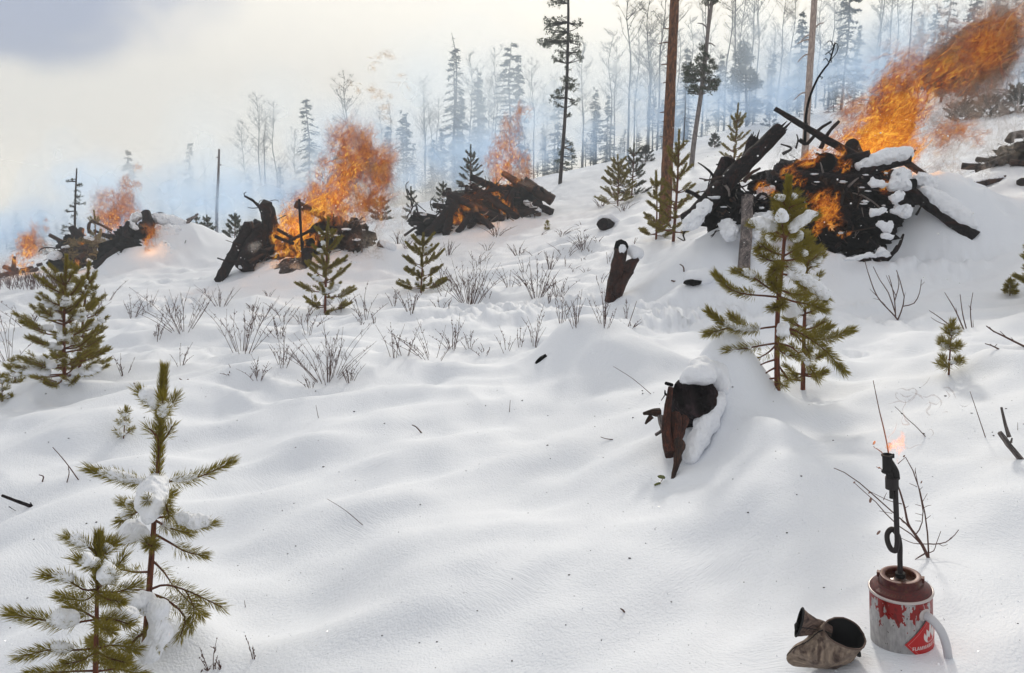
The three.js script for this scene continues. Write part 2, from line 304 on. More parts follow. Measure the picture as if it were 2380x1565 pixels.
// humps and hollows of the snow: [u, v, depth, half-width, half-length (m), turn, height]
const HUMPS = [
  [1395, 850, 6.75, 0.52, 0.62, 0.2, 0.44], [1330, 800, 7.2, 0.25, 0.4, 0, 0.10],                    // rounded mound over a buried stump
  [1672, 930, 4.66, 0.24, 0.22, 0, 0.34], [1700, 930, 4.72, 0.30, 0.24, 0, 0.12], [1745, 950, 4.75, 0.42, 0.36, 0, 0.20], [1745, 1040, 4.2, 0.24, 0.30, 0.2, 0.20], [1800, 1130, 3.8, 0.28, 0.45, -0.5, 0.11], [1890, 1270, 3.15, 0.30, 0.45, -0.4, 0.06], [1700, 1180, 3.7, 0.34, 0.5, 0.1, 0.06],   // hump right of the black stump
  [1935, 640, 11.8, 2.0, 1.2, 0, 0.70], [1680, 640, 10.4, 0.85, 0.7, 0, 0.42], [2180, 560, 10.8, 1.0, 0.9, 0, 0.55], [2210, 510, 10.15, 0.45, 0.42, 0, 0.42], [1620, 690, 10.0, 0.3, 0.3, 0, 0.12], [2000, 700, 9.6, 0.7, 0.5, 0, 0.12],   // foot of the right pile
  [1460, 600, 13.5, 0.7, 0.6, 0, 0.2],
  [720, 640, 18.2, 2.1, 1.2, 0, 0.45], [900, 620, 17.5, 0.9, 0.8, 0, 0.40], [640, 650, 16.6, 0.6, 0.5, 0, 0.2],   // middle pile
  [430, 600, 24.5, 1.9, 1.6, 0, 1.05], [370, 560, 25.0, 1.0, 1.0, 0, 0.55], [290, 640, 23, 0.8, 0.7, 0, 0.35],             // left snow-covered pile
  [1150, 560, 24, 2.0, 1.2, 0, 0.3], [1240, 520, 25.5, 1.0, 0.9, 0, 0.3],
  [2330, 470, 15.5, 1.2, 1.0, 0, 0.35],
  [210, 1240, 4.2, 0.55, 0.35, 0.5, 0.11], [330, 1110, 4.9, 0.5, 0.22, 0.35, 0.10], [140, 1060, 5.4, 0.45, 0.2, 0.3, 0.13], [60, 1010, 5.9, 0.5, 0.18, 0.2, 0.10], [250, 1010, 5.7, 0.5, 0.2, 0.3, 0.13],
  [390, 950, 6.3, 0.6, 0.25, 0.3, 0.14], [120, 920, 6.9, 0.7, 0.28, 0.1, 0.12], [600, 890, 6.9, 1.0, 0.3, 0.35, 0.15], [760, 850, 7.4, 0.6, 0.3, 0.3, 0.14], [520, 840, 8.1, 0.8, 0.3, 0.4, 0.13],
  [715, 1010, 5.1, 0.22, 0.14, 0, 0.06], [420, 1500, 2.95, 0.16, 0.14, 0, 0.09], [560, 1490, 2.9, 0.25, 0.2, 0.3, 0.03],
  [1000, 1250, 3.6, 0.6, 0.25, 0.35, 0.03], [1300, 1330, 3.2, 0.7, 0.25, 0.3, 0.03], [760, 1380, 3.2, 0.3, 0.25, 0.2, -0.035], [1650, 1310, 3.1, 0.28, 0.2, 0.3, -0.03],
  [1050, 760, 9.4, 0.9, 0.3, 0.2, 0.12], [880, 740, 10.4, 0.8, 0.35, 0.2, 0.16], [1080, 690, 12.2, 1.1, 0.35, 0.15, 0.16], [1180, 640, 15, 1.3, 0.4, 0.1, 0.16], [1300, 590, 16.5, 1.2, 0.4, 0.1, 0.2], [1380, 555, 18, 1.2, 0.5, 0.15, 0.22],
  [420, 790, 9.8, 0.9, 0.3, 0.2, 0.18], [330, 720, 13.5, 1.2, 0.4, 0.1, 0.2], [100, 790, 11.5, 1.0, 0.4, 0.1, 0.2], [60, 700, 19, 1.4, 0.6, 0, 0.25], [560, 730, 13, 1.0, 0.4, 0.2, 0.16],
  [2290, 860, 5.35, 0.3, 0.25, -0.4, 0.12], [2250, 800, 6.4, 0.7, 0.35, -0.2, 0.08],
].map(([u, v, z, rx, rz, turn, h]) => { const p = P(u, v, z); return [p.x, p.z, rx, rz, Math.cos(turn), Math.sin(turn), h, Math.max(rx, rz) * 2.6]; });
// a straight-walled hollow where the torch, gloves and stump sit is left to the things themselves
// snow churned up by boots
const TRACKS = [[1640, 735, 8.6, 0.9, 0.35, 0.10], [1540, 735, 9.2, 0.5, 0.3, 0.08], [1240, 715, 10.6, 1.0, 0.45, 0.10], [1120, 745, 9.8, 0.8, 0.35, 0.09], [460, 720, 13.5, 0.9, 0.5, 0.10], [420, 790, 10.5, 0.6, 0.35, 0.07], [2060, 760, 7.6, 0.5, 0.25, 0.06], [1990, 820, 6.5, 0.25, 0.15, 0.05], [2180, 660, 9.4, 0.8, 0.5, 0.06], [1300, 800, 7.4, 0.3, 0.2, 0.04]].map(([u, v, z, a, b, h]) => { const p = P(u, v, z); return [p.x, p.z, a, b, h]; });
function groundY(x, z) {
  const r = Math.hypot(x, z) + 1e-6, a = Math.atan2(x, -z), ac = clamp(a, -0.72, 0.72);
  const rr = Math.min(Math.max(r, 0.5), 110); let m = TPS(ac, Math.log(rr));
  const back = smooth(0.72, 2.2, Math.abs(a));
  let y = EYE + lerp(m * rr, -EYE, back);
  if (r < 0.5) y = lerp(0, y, r / 0.5);
  for (const [bx, bz, rx, rz, c, s, h, far] of HUMPS) {
    const dx = x - bx, dz = z - bz; if (dx * dx + dz * dz > far * far) continue;
    const p = (dx * c - dz * s) / rx, q = (dx * s + dz * c) / rz; y += h * Math.exp(-(p * p + q * q));
  }
  const mid = smooth(4, 9, r) * smooth(120, 40, r), near = smooth(20, 4, r);
  const wx = x + 0.5 * n2(x * 0.35, z * 0.35 + 9), wz = z + 0.4 * n2(x * 0.4 + 4, z * 0.4), k1 = n2(wx * 0.42 + 3, wz * 0.75), k2 = n2(wx * 0.9 + 1, wz * 1.5 + 5);
  y += mid * (0.075 * (1 - 2 * Math.abs(k1)) + 0.028 * (1 - 2 * Math.abs(k2)) + 0.008 * n2(x * 2.0, z * 2.2));
  y += near * (0.058 * n2(x * 0.7 + 7, z * 1.15 + x * 0.5) + 0.012 * n2(x * 2.4, z * 3.0 + x));
  for (const [tx, tz, ra, rb, h] of TRACKS) { const p = ((x - tx) / ra) ** 2 + ((z - tz) / rb) ** 2; if (p < 6) y += Math.exp(-p) * h * (n2(x * 5.5, z * 5.5) + 0.7 * Math.abs(n2(x * 12 + 3, z * 12)) - 0.3); }
  y += smooth(60, 160, r) * 1.2 * n2(x * 0.02, z * 0.02);
  return y;
}
const groundV = (x, z) => V3(x, groundY(x, z), z);
function G(u, v, zmin = 1.2) {                          // where the ground shows at that pixel
  const d = P(u, v, 1).sub(V3(0, EYE, 0)); let z0 = zmin;
  for (let z = zmin; z < 400; z *= 1.012) {
    if (EYE + d.y * z < groundY(d.x * z, d.z * z)) {
      let lo = z0, hi = z; for (let k = 0; k < 24; k++) { const m = (lo + hi) / 2; EYE + d.y * m < groundY(d.x * m, d.z * m) ? hi = m : lo = m; }
      return { p: V3(d.x * hi, groundY(d.x * hi, d.z * hi), d.z * hi), z: hi };
    }
    z0 = z;
  }
  return { p: V3(d.x * 60, groundY(d.x * 60, d.z * 60), d.z * 60), z: 60 };
}
{
  const A = [], R = [];
  for (let k = 0; k <= 450; k++) A.push(-0.74 + 1.48 * k / 450);
  for (let k = 1; k < 48; k++) A.push(0.74 + (2 * Math.PI - 1.48) * k / 48);
  for (let k = 0; k <= 500; k++) R.push(0.35 * Math.pow(165 / 0.35, k / 500));
  const na = A.length, mb = { p: new Float32Array((na * R.length + 1) * 3), t: new Float32Array((na * R.length + 1) * 2) }, idx = [];
  R.forEach((r, j) => A.forEach((a, i) => { const x = Math.sin(a) * r, z = -Math.cos(a) * r, o = j * na + i; mb.p.set([x, groundY(x, z), z], o * 3); mb.t.set([x / 1.6, z / 1.6], o * 2); }));
  const c = na * R.length; mb.p.set([0, groundY(0, 0), 0], c * 3);
  for (let j = 0; j + 1 < R.length; j++) for (let i = 0; i < na; i++) { const a = j * na + i, b = j * na + (i + 1) % na; idx.push(a, b, a + na, b, b + na, a + na); }
  for (let i = 0; i < na; i++) idx.push(c, (i + 1) % na, i);
  const g = new THREE.BufferGeometry();
  g.setAttribute('position', new THREE.BufferAttribute(mb.p, 3)); g.setAttribute('uv', new THREE.BufferAttribute(mb.t, 2)); g.setIndex(new THREE.Uint32BufferAttribute(idx, 1)); g.computeVertexNormals();
  const n = g.attributes.normal; if (n.getY(1000) < 0) { for (let k = 0; k < idx.length; k += 3) { const q = idx[k]; idx[k] = idx[k + 1]; idx[k + 1] = q; } g.setIndex(new THREE.Uint32BufferAttribute(idx, 1)); g.computeVertexNormals(); }
  const ground = new THREE.Mesh(g, M.snow); ground.name = 'snow_ground'; ground.receiveShadow = ground.castShadow = true; tag(ground, null, null, null, 'structure'); scene.add(ground);
}
// ---------------------------------------------------------------- the forest in the smoke behind the slope
function bareCrown(mb, top, rnd, h, spread, from, n) {
  for (let k = 0; k < n; k++) {
    const t = lerp(from, 0.985, Math.pow(rnd(), 0.8)), a = rnd() * 6.283, L = spread * (0.35 + 0.65 * rnd()) * (t > 0.8 ? 1.15 - t : 0.35) * 3, b = top(t);
    const e = V3(b.x + Math.cos(a) * L, b.y + L * (0.5 + rnd() * 0.9), b.z + Math.sin(a) * L), m = b.clone().lerp(e, 0.5).add(V3((rnd() - 0.5) * L * 0.3, -L * 0.08, (rnd() - 0.5) * L * 0.3));
    bar(mb, [b, m, e], [0.035 * h / 18, 0.024 * h / 18, 0.008 * h / 18], 3, { caps: false });
    for (let j = 0; j < 7; j++) {
      const s = 0.25 + 0.75 * rnd(), p = b.clone().lerp(m, Math.min(1, s * 2)).lerp(e, Math.max(0, s * 2 - 1)), q = p.clone().add(V3((rnd() - 0.5), 0.1 + rnd() * 0.5, (rnd() - 0.5)).multiplyScalar(L * 0.65));
      bar(mb, [p, q], [0.014 * h / 18, 0.005 * h / 18], 3, { caps: false });
      for (let i = 0; i < 4; i++) { const w = p.clone().lerp(q, 0.3 + 0.7 * rnd()); bar(mb, [w, w.clone().add(V3(rnd() - 0.5, rnd() * 0.6 - 0.1, rnd() - 0.5).multiplyScalar(L * 0.36))], [0.009 * h / 18, 0.004 * h / 18], 3, { caps: false }); }
    }
  }
}
function trunkLine(rnd, h, sway) { const a = rnd() * 9, pts = []; for (let k = 0; k <= 10; k++) { const t = k / 10; pts.push(V3(sway * h * (n2(a, t * 1.6) * t + 0.15 * n2(a + 5, t * 5) * t), t * h, sway * h * n2(a + 9, t * 1.6) * t)); } return pts; }
const alongOf = (pts) => (t) => { const f = clamp(t) * (pts.length - 1), i = Math.min(pts.length - 2, Math.floor(f)); return pts[i].clone().lerp(pts[i + 1], f - i); };
function aspenProto(seed) {
  const r = rng(seed), h = 18, g = new THREE.Group(), t = new MB(), c = new MB(), pts = trunkLine(r, h, 0.028);
  bar(t, pts, (k) => 0.125 * (1 - k * 0.82), 6, { lump: 0.05 });
  if (r() < 0.4) { const s = alongOf(pts)(0.35 + r() * 0.25), e = alongOf(pts)(0.95).add(V3((r() - 0.5) * 2.4, 0, (r() - 0.5) * 2)); bar(t, curve([s, s.clone().lerp(e, 0.4).add(V3((e.x - s.x) * 0.25, 0, 0)), e], 6), (k) => 0.07 * (1 - k * 0.8), 5); }
  bareCrown(c, alongOf(pts), r, h, 2.2, 0.36, 30);
  t.build('trunk', M.aspenBark, g); c.build('crown', M.twigGrey, g); return g;
}
function coniferProto(seed, o) {
  const r = rng(seed), h = 14, g = new THREE.Group(), t = new MB(), c = new MB(), pts = trunkLine(r, h, 0.02), at = alongOf(pts);
  bar(t, pts, (k) => 0.17 * (1 - k * 0.9), 6);
  for (let k = 0; k < o.n; k++) {
    const s = lerp(o.from, 0.99, Math.pow(r(), 0.9)), a = r() * 6.283, L = o.w * Math.pow(1 - s, o.pow) * (0.55 + 0.6 * r()) + 0.25, b = at(s), droop = o.droop;
    const e = V3(b.x + Math.cos(a) * L, b.y - L * droop + L * 0.1 * r(), b.z + Math.sin(a) * L);
    bar(t, [b, e], [0.025, 0.006], 3, { caps: false });
    const m = o.leaf * (0.5 + L);
    for (let j = 0; j < m; j++) {
      const f = Math.pow(r(), 0.7), p = b.clone().lerp(e, f), l = (0.16 + 0.24 * r()) * o.size, q = p.clone().add(V3(Math.cos(a) * 0.5 + (r() - 0.5) * 1.6, (r() - 0.55) * 1.1, Math.sin(a) * 0.5 + (r() - 0.5) * 1.6).normalize().multiplyScalar(l)), w = V3(r() - 0.5, r() - 0.5, r() - 0.5).normalize().multiplyScalar(l * 0.22);
      const n = w.clone().cross(q.clone().sub(p)).normalize(), i = c.v(p.x + w.x, p.y + w.y, p.z + w.z, n.x, n.y, n.z, 0, 0); c.v(p.x - w.x, p.y - w.y, p.z - w.z, n.x, n.y, n.z, 0, 1); c.v(q.x, q.y, q.z, n.x, n.y, n.z, 1, 0); c.tri(i, i + 2, i + 1);
    }
  }
  t.build('trunk', M.darkBark, g); c.build('crown', M.needleFar, g); return g;
}
function snagProto(seed) {
  const r = rng(seed), h = 14, g = new THREE.Group(), t = new MB(), c = new MB(), pts = trunkLine(r, h, 0.03), at = alongOf(pts);
  bar(t, pts, (k) => 0.15 * (1 - k * 0.9), 5);
  for (let k = 0; k < 110; k++) {
    const s = 0.25 + 0.74 * r(), a = r() * 6.283, L = (0.4 + 1.5 * r()) * (1.15 - s), b = at(s), e = V3(b.x + Math.cos(a) * L, b.y - L * (0.1 + 0.5 * r()), b.z + Math.sin(a) * L);
    bar(c, [b, e], [0.022, 0.006], 3, { caps: false });
    for (let j = 0; j < 5; j++) { const p = b.clone().lerp(e, 0.3 + 0.7 * r()); bar(c, [p, p.clone().add(V3(r() - 0.5, -0.5 * r(), r() - 0.5).multiplyScalar(L * 0.5))], [0.012, 0.004], 3, { caps: false }); }
  }
  t.build('trunk', M.darkBark, g); c.build('twigs', M.twigGrey, g); return g;
}
const PROTO = {
  aspen_tree: [101, 102, 103, 104, 105].map(aspenProto),
  conifer_tree: [[201, { n: 110, from: 0.12, w: 2.6, pow: 0.8, droop: 0.25, leaf: 30, size: 1.0 }], [202, { n: 120, from: 0.06, w: 3.0, pow: 0.9, droop: 0.2, leaf: 34, size: 1.1 }], [203, { n: 80, from: 0.35, w: 1.9, pow: 0.6, droop: 0.15, leaf: 24, size: 1.0 }], [204, { n: 90, from: 0.2, w: 2.0, pow: 0.75, droop: 0.4, leaf: 22, size: 0.9 }]].map(([s, o]) => coniferProto(s, o)),
  dead_spruce: [301, 302].map(snagProto),
};
const PH = { aspen_tree: 18, conifer_tree: 14, dead_spruce: 14 };
const ZONES = [[300, 'behind the two far left fires'], [620, 'left of the middle fire'], [1000, 'behind the middle fire'], [1290, 'behind the small centre fire'], [1560, 'between tufted pine and bare trunk'], [1860, 'right of the bare trunk'], [2900, 'behind the big right fire']];
const TALL = { aspen_tree: 'hazy aspen', conifer_tree: 'hazy conifer', dead_spruce: 'dead spruce' };
const LOOK = { aspen_tree: ['low leafless aspen far back in the smoke ', 'low aspens in the smoke '], conifer_tree: ['low bushy blue-grey conifer in the smoke ', 'low conifers in the smoke '], dead_spruce: ['thin dead spruce with drooping twigs, faint in smoke ', 'dead spruces in the smoke '] };
const COUNT = {}, ORD = ['first', 'second', 'third', 'fourth', 'fifth', 'sixth', 'seventh', 'eighth', 'ninth', 'tenth', 'eleventh', 'twelfth', 'thirteenth', 'fourteenth', 'fifteenth'];
function forestTree(kind, variant, u, vtop, z, wide = 1, ry = null, tall = false) {
  const d = P(u, 500, z), base = groundV(d.x, d.z), r = rng(Math.round(u * 7 + vtop * 13 + z)), proto = PROTO[kind][variant % PROTO[kind].length];
  const zc = -base.z * CP - (base.y - EYE) * SP, top = P(u, vtop, zc), h = Math.max(1.2, top.y - base.y), zone = ZONES.find((q) => u < q[0])[1];
  let label = LOOK[kind][0] + zone; if (tall) { const q = kind + zone; COUNT[q] = (COUNT[q] ?? 0) + 1; label = ORD[COUNT[q] - 1] + ' tall ' + TALL[kind] + ' from the left, ' + zone; }
  const o = thing(kind, label, kind === 'aspen_tree' ? 'aspen' : kind === 'conifer_tree' ? 'conifer' : 'dead tree', base.add(V3(0, -0.15, 0)), LOOK[kind][1] + zone);
  for (const c of proto.children) o.add(c.clone());
  const s = h / PH[kind]; o.scale.set(s * wide, s, s * wide); o.rotation.y = ry ?? r() * 6.283; o.rotation.z = (r() - 0.5) * 0.05;
  return o;
}
{
  const C = 'conifer_tree', A = 'aspen_tree', D = 'dead_spruce';
  const named = [
    [C, 0, 307, 345, 72, 0.8], [C, 3, 375, 430, 70], [D, 0, 398, 382, 80], [C, 3, 445, 330, 74, 0.9], [D, 1, 480, 350, 82], [C, 2, 290, 415, 76], [C, 1, 250, 440, 85], [D, 0, 620, 272, 74, 1.1], [C, 3, 725, 232, 68, 1.15], [A, 0, 690, 300, 76], [A, 1, 770, 310, 80], [C, 0, 755, 345, 84],
    [A, 2, 560, 395, 84], [C, 2, 585, 400, 90], [C, 1, 655, 385, 86], [A, 3, 520, 415, 92], [C, 0, 835, 380, 90],
    [A, 0, 890, 250, 72], [D, 1, 912, 230, 70], [C, 2, 940, 255, 72], [A, 4, 990, 190, 70], [A, 1, 1005, 240, 74], [C, 3, 965, 330, 80], [C, 0, 1010, 320, 78],
    [D, 0, 1058, 82, 62, 1.25], [C, 3, 1056, 120, 62, 1.0], [C, 1, 1075, 210, 64, 0.7], [A, 2, 1095, 130, 66], [C, 2, 1112, 160, 68, 0.8], [A, 3, 1135, 190, 72], [A, 0, 1152, 120, 68], [C, 2, 1186, 105, 62, 1.1], [C, 0, 1205, 130, 64, 0.6], [A, 4, 1240, 150, 70], [A, 1, 1268, 240, 76], [C, 3, 1228, 330, 70], [A, 2, 1350, 105, 66], [C, 2, 1381, 200, 60, 0.9], [C, 1, 1378, 285, 58, 0.7],
    [A, 0, 1424, 110, 56, 1], [A, 1, 1455, -30, 52, 1.15], [A, 2, 1468, 70, 56], [A, 3, 1503, -20, 50, 1.1], [A, 4, 1500, 120, 56], [A, 0, 1522, -40, 52, 1.1], [A, 1, 1512, 150, 60], [A, 2, 1543, -40, 54, 1], [A, 3, 1590, 50, 58], [A, 4, 1622, -20, 60], [D, 1, 1582, 130, 40, 0.8],
    [A, 1, 1672, -30, 56, 1.1], [A, 2, 1686, -90, 60], [A, 0, 1704, -40, 58], [A, 3, 1727, -60, 54], [A, 4, 1740, -40, 60], [A, 2, 1790, -20, 54, 1], [A, 1, 1812, -10, 56, 1], [C, 0, 1836, 28, 52, 0.9],
    [C, 0, 1935, -60, 50, 0.95], [C, 1, 1962, 60, 54, 0.7], [A, 3, 2004, -60, 50, 1], [A, 4, 2032, -40, 52, 1], [D, 0, 2078, -80, 46, 0.8], [C, 2, 2128, 10, 48, 0.9], [C, 3, 2160, -40, 46, 0.9], [C, 0, 2215, -30, 44, 0.9], [C, 1, 2262, -50, 42, 0.9], [C, 3, 2305, 0, 46, 0.9], [C, 0, 2365, -10, 44, 0.9], [A, 1, 1905, -20, 60], [A, 0, 2240, -60, 52], [A, 2, 2330, -60, 52],
  ];
  named.sort((a, b) => a[2] - b[2]);
  for (const [k, n, u, v, z, w] of named) forestTree(k, n, u, v, z, w ?? 1, null, true);
  // undergrowth: young conifers and low far trees along the foot of the forest
  const r = rng(77), foot = (u) => u < 300 ? lerp(505, 495, u / 300) : u < 900 ? lerp(495, 420, (u - 300) / 600) : u < 1400 ? lerp(420, 335, (u - 900) / 500) : u < 1800 ? lerp(335, 235, (u - 1400) / 400) : lerp(235, 190, (u - 1800) / 580);
  for (let k = 0; k < 96; k++) {
    const u = -40 + 2500 * (k + r() * 0.9) / 96, z = u < 900 ? lerp(62, 96, r()) : u < 1500 ? lerp(50, 84, r()) : lerp(44, 70, r());
    forestTree(C, Math.floor(r() * 4), u, foot(u) - (r() - 0.45) * 60, z, 1.25 + r() * 0.5);
  }
  for (let k = 0; k < 44; k++) {
    const u = 560 + 1840 * (k + r()) / 44, z = lerp(78, 104, r());
    forestTree(A, Math.floor(r() * 5), u, foot(u) - 90 - r() * 190, z, 1.1);
  }
  for (let k = 0; k < 26; k++) { const u = 880 + 1500 * (k + r()) / 26; forestTree(C, Math.floor(r() * 4), u, foot(u) - 60 - r() * 130, lerp(66, 92, r()), 0.9); }
}
// ---------------------------------------------------------------- needles, shoots and young pines
function needlesOn(mb, pts, o, r) {                     // needles along a shoot
  const L = []; let tot = 0; for (let k = 1; k < pts.length; k++) { L.push(tot); tot += pts[k].distanceTo(pts[k - 1]); } L.push(tot);
  const N = Math.max(4, Math.round(tot * (1 - o.from) * o.dens)), T = V3(0, 0, 0), A = V3(0, 0, 0), D = V3(0, 0, 0), S = V3(0, 0, 0), p = V3(0, 0, 0), nn = V3(0, 0, 0);
  for (let k = 0; k < N; k++) {
    const s = lerp(o.from, 1, Math.pow(r(), o.bias ?? 0.8)) * tot; let i = 0; while (i < pts.length - 2 && L[i + 1] < s) i++;
    const f = clamp((s - L[i]) / Math.max(1e-5, L[i + 1] - L[i])); p.lerpVectors(pts[i], pts[i + 1], f); T.subVectors(pts[i + 1], pts[i]).normalize();
    A.set(r() - 0.5, r() - 0.5, r() - 0.5).cross(T).normalize(); const end = s / tot, th = lerp(o.a1 ?? 1.05, o.a0 ?? 0.45, Math.pow(end, 2)) * (0.75 + 0.5 * r());
    D.copy(T).multiplyScalar(Math.cos(th)).addScaledVector(A, Math.sin(th)); D.y += 0.10; D.normalize();
    const l = o.len * (0.65 + 0.5 * r()) * (end < 0.15 ? 0.8 : 1), w = o.w * (0.8 + 0.4 * r());
    S.set(r() - 0.5, r() - 0.5, r() - 0.5).cross(D).normalize().multiplyScalar(w * 0.5); nn.crossVectors(S, D).normalize();
    const q = p.clone().addScaledVector(D, l * 0.55), e = p.clone().addScaledVector(D, l); e.addScaledVector(A, -l * 0.05);
    const b = mb.v(p.x, p.y, p.z, nn.x, nn.y, nn.z, 0, 0); mb.v(q.x + S.x, q.y + S.y, q.z + S.z, nn.x, nn.y, nn.z, 0, 0.5); mb.v(q.x - S.x, q.y - S.y, q.z - S.z, nn.x, nn.y, nn.z, 1, 0.5); mb.v(e.x, e.y, e.z, nn.x, nn.y, nn.z, 0, 1);
    mb.tri(b, b + 1, b + 2); mb.tri(b + 1, b + 3, b + 2);
  }
}
// a young pine from explicit parts: trunk points, branches [{pts, r, from, dens, len, snow:[[t, radius]], bare}]
function youngPine(o) {
  const root = thing('young_pine', o.label, 'young pine', o.base, o.group), r = rng(o.seed ?? 1), loc = (p) => p.clone().sub(o.base), nm = o.mat ?? M.needle;
  const tp = o.trunk.map(loc), tb = new MB(); bar(tb, curve(tp, 14), (k) => lerp(o.r0, o.r0 * 0.35, k), 8, { lump: 0.08, freq: 18 }); tb.build('trunk', M.pineBark, root);
  if (o.leader !== false) { const nb = new MB(), c = curve(tp, 20); needlesOn(nb, c, { from: o.leaderFrom ?? 0.6, dens: o.dens * 1.5, len: o.len, w: o.w, bias: 0.55, a1: 1.1 }, r); nb.build('needles', nm, root, 'stuff'); }
  const all = { wood: new MB(), needle: new MB(), snow: new MB() };
  o.branches.forEach((b) => {
    const w = o.merged ? all.wood : new MB(), n = o.merged ? all.needle : new MB(), s = o.merged ? all.snow : new MB(), c = curve(b.pts.map(loc), 8), br = b.r ?? o.r0 * 0.38;
    bar(w, c, (k) => lerp(br, br * 0.4, k), 5, {});
    if (!b.bare) needlesOn(n, c, { from: b.from ?? 0.3, dens: b.dens ?? o.dens, len: b.len ?? o.len, w: o.w, a1: b.a1 ?? 1.1 }, r);
    for (const sh of b.shoots ?? []) { const sc = curve(sh.map(loc), 5); bar(w, sc, (k) => lerp(br * 0.6, br * 0.3, k), 4, {}); needlesOn(n, sc, { from: 0.15, dens: o.dens, len: o.len, w: o.w }, r); }
    if (b.snow) { const balls = b.snow.map(([t, rad, up]) => { const f = t * (c.length - 1), i = Math.min(c.length - 2, Math.floor(f)); return [c[i].clone().lerp(c[i + 1], f - i).add(V3(0, rad * (up ?? 0.55), 0)), rad]; }); if (o.fineSnow) snowChain(s, balls, Math.max(0.004, Math.min(...balls.map((q) => q[1])) * 0.28), 0.6, 0.2); else for (let k = 0; k < balls.length; k++) lump(s, balls[k][0], balls[k][1] * 1.25, balls[k][1] * 0.7, balls[k][1] * 1.25, { amp: 0.25, u: 8, w: 6, seed: k + c[0].x }); }
    if (!o.merged) { const m = w.build('branch', M.pineBark, root); n.build('needles', nm, m, 'stuff'); s.build('snow_clump', M.snowCap, m); }
  });
  if (o.merged) { const m = all.wood.build('branches', M.pineBark, root); all.needle.build('needles', nm, root, 'stuff'); all.snow.build('snow', M.snowCap, root); }
  return root;
}
// a young pine grown by rule where its foot shows at (u, v), its tip at vtop
function grownPine(o) {
  const g = o.z ? { z: o.z, p: (() => { const d = P(o.u, o.v, o.z); return groundV(d.x, d.z); })() } : G(o.u, o.v), r = rng(Math.round(o.u * 3 + o.v * 5 + (o.seed ?? 0))), base = g.p.clone().add(V3(0, -0.03, 0));
  const zc = -base.z * CP - (base.y - EYE) * SP, tip = P(o.u + (o.lean ?? 0), o.vtop, zc), h = tip.y - base.y, half = px(o.half, zc), branches = [];
  const trunk = [base, base.clone().lerp(tip, 0.5).add(V3((r() - 0.5) * 0.03 * h, 0, 0)), tip], at = alongOf(curve(trunk, 10)), W = o.whorls ?? 6;
  const snowy = o.snow ?? 0;
  for (let k = 0; k < W; k++) {
    const t = lerp(o.from ?? 0.10, 0.80, k / (W - 1)), n = Math.round((o.n ?? 5) + r() * 1.5), a0 = r() * 6.28;
    for (let j = 0; j < n; j++) {
      const a = a0 + j / n * 6.283 + (r() - 0.5) * 0.6, L = Math.max(h * 0.10, half * (o.shape ? o.shape(t) : Math.pow(1 - t, 0.75) + 0.04)) * (0.7 + 0.5 * r()), b = at(t + (r() - 0.5) * 0.07);
      const rise = lerp(0.02, 0.95, t), e = b.clone().add(V3(Math.cos(a) * L, L * (rise + 0.25 * r()), Math.sin(a) * L)), m = b.clone().lerp(e, 0.5).add(V3(0, -L * 0.10, 0));
      const br = { pts: [b, m, e], r: h * 0.006 + 0.0015, from: t > 0.5 ? 0.1 : 0.35, dens: (o.dens ?? 500) * 1.8 };
      if (L > h * 0.2) br.shoots = [0.45, 0.62].slice(0, 1 + Math.round(r())).map((s) => { const p = b.clone().lerp(m, s).lerp(e, s * 0.6), q = a + (r() < 0.5 ? 0.7 : -0.7); return [p, p.clone().add(V3(Math.cos(q) * L * 0.4, L * 0.2, Math.sin(q) * L * 0.4))]; });
      if (r() < snowy) br.snow = [[0.35, L * 0.10 + 0.012], [0.55, L * 0.12 + 0.016], [0.75, L * 0.10 + 0.010]].slice(0, 1 + Math.floor(r() * 3));
      branches.push(br);
    }
  }
  return youngPine({ label: o.label, group: o.group, base, trunk, r0: h * 0.014 + 0.002, branches, leaderFrom: 0.62, dens: o.dens ?? 500, len: o.len ?? 0.05, w: Math.max(0.0020, zc * (o.wk ?? 0.00055)), seed: Math.round(o.u), merged: zc > 10, mat: o.mat });
}

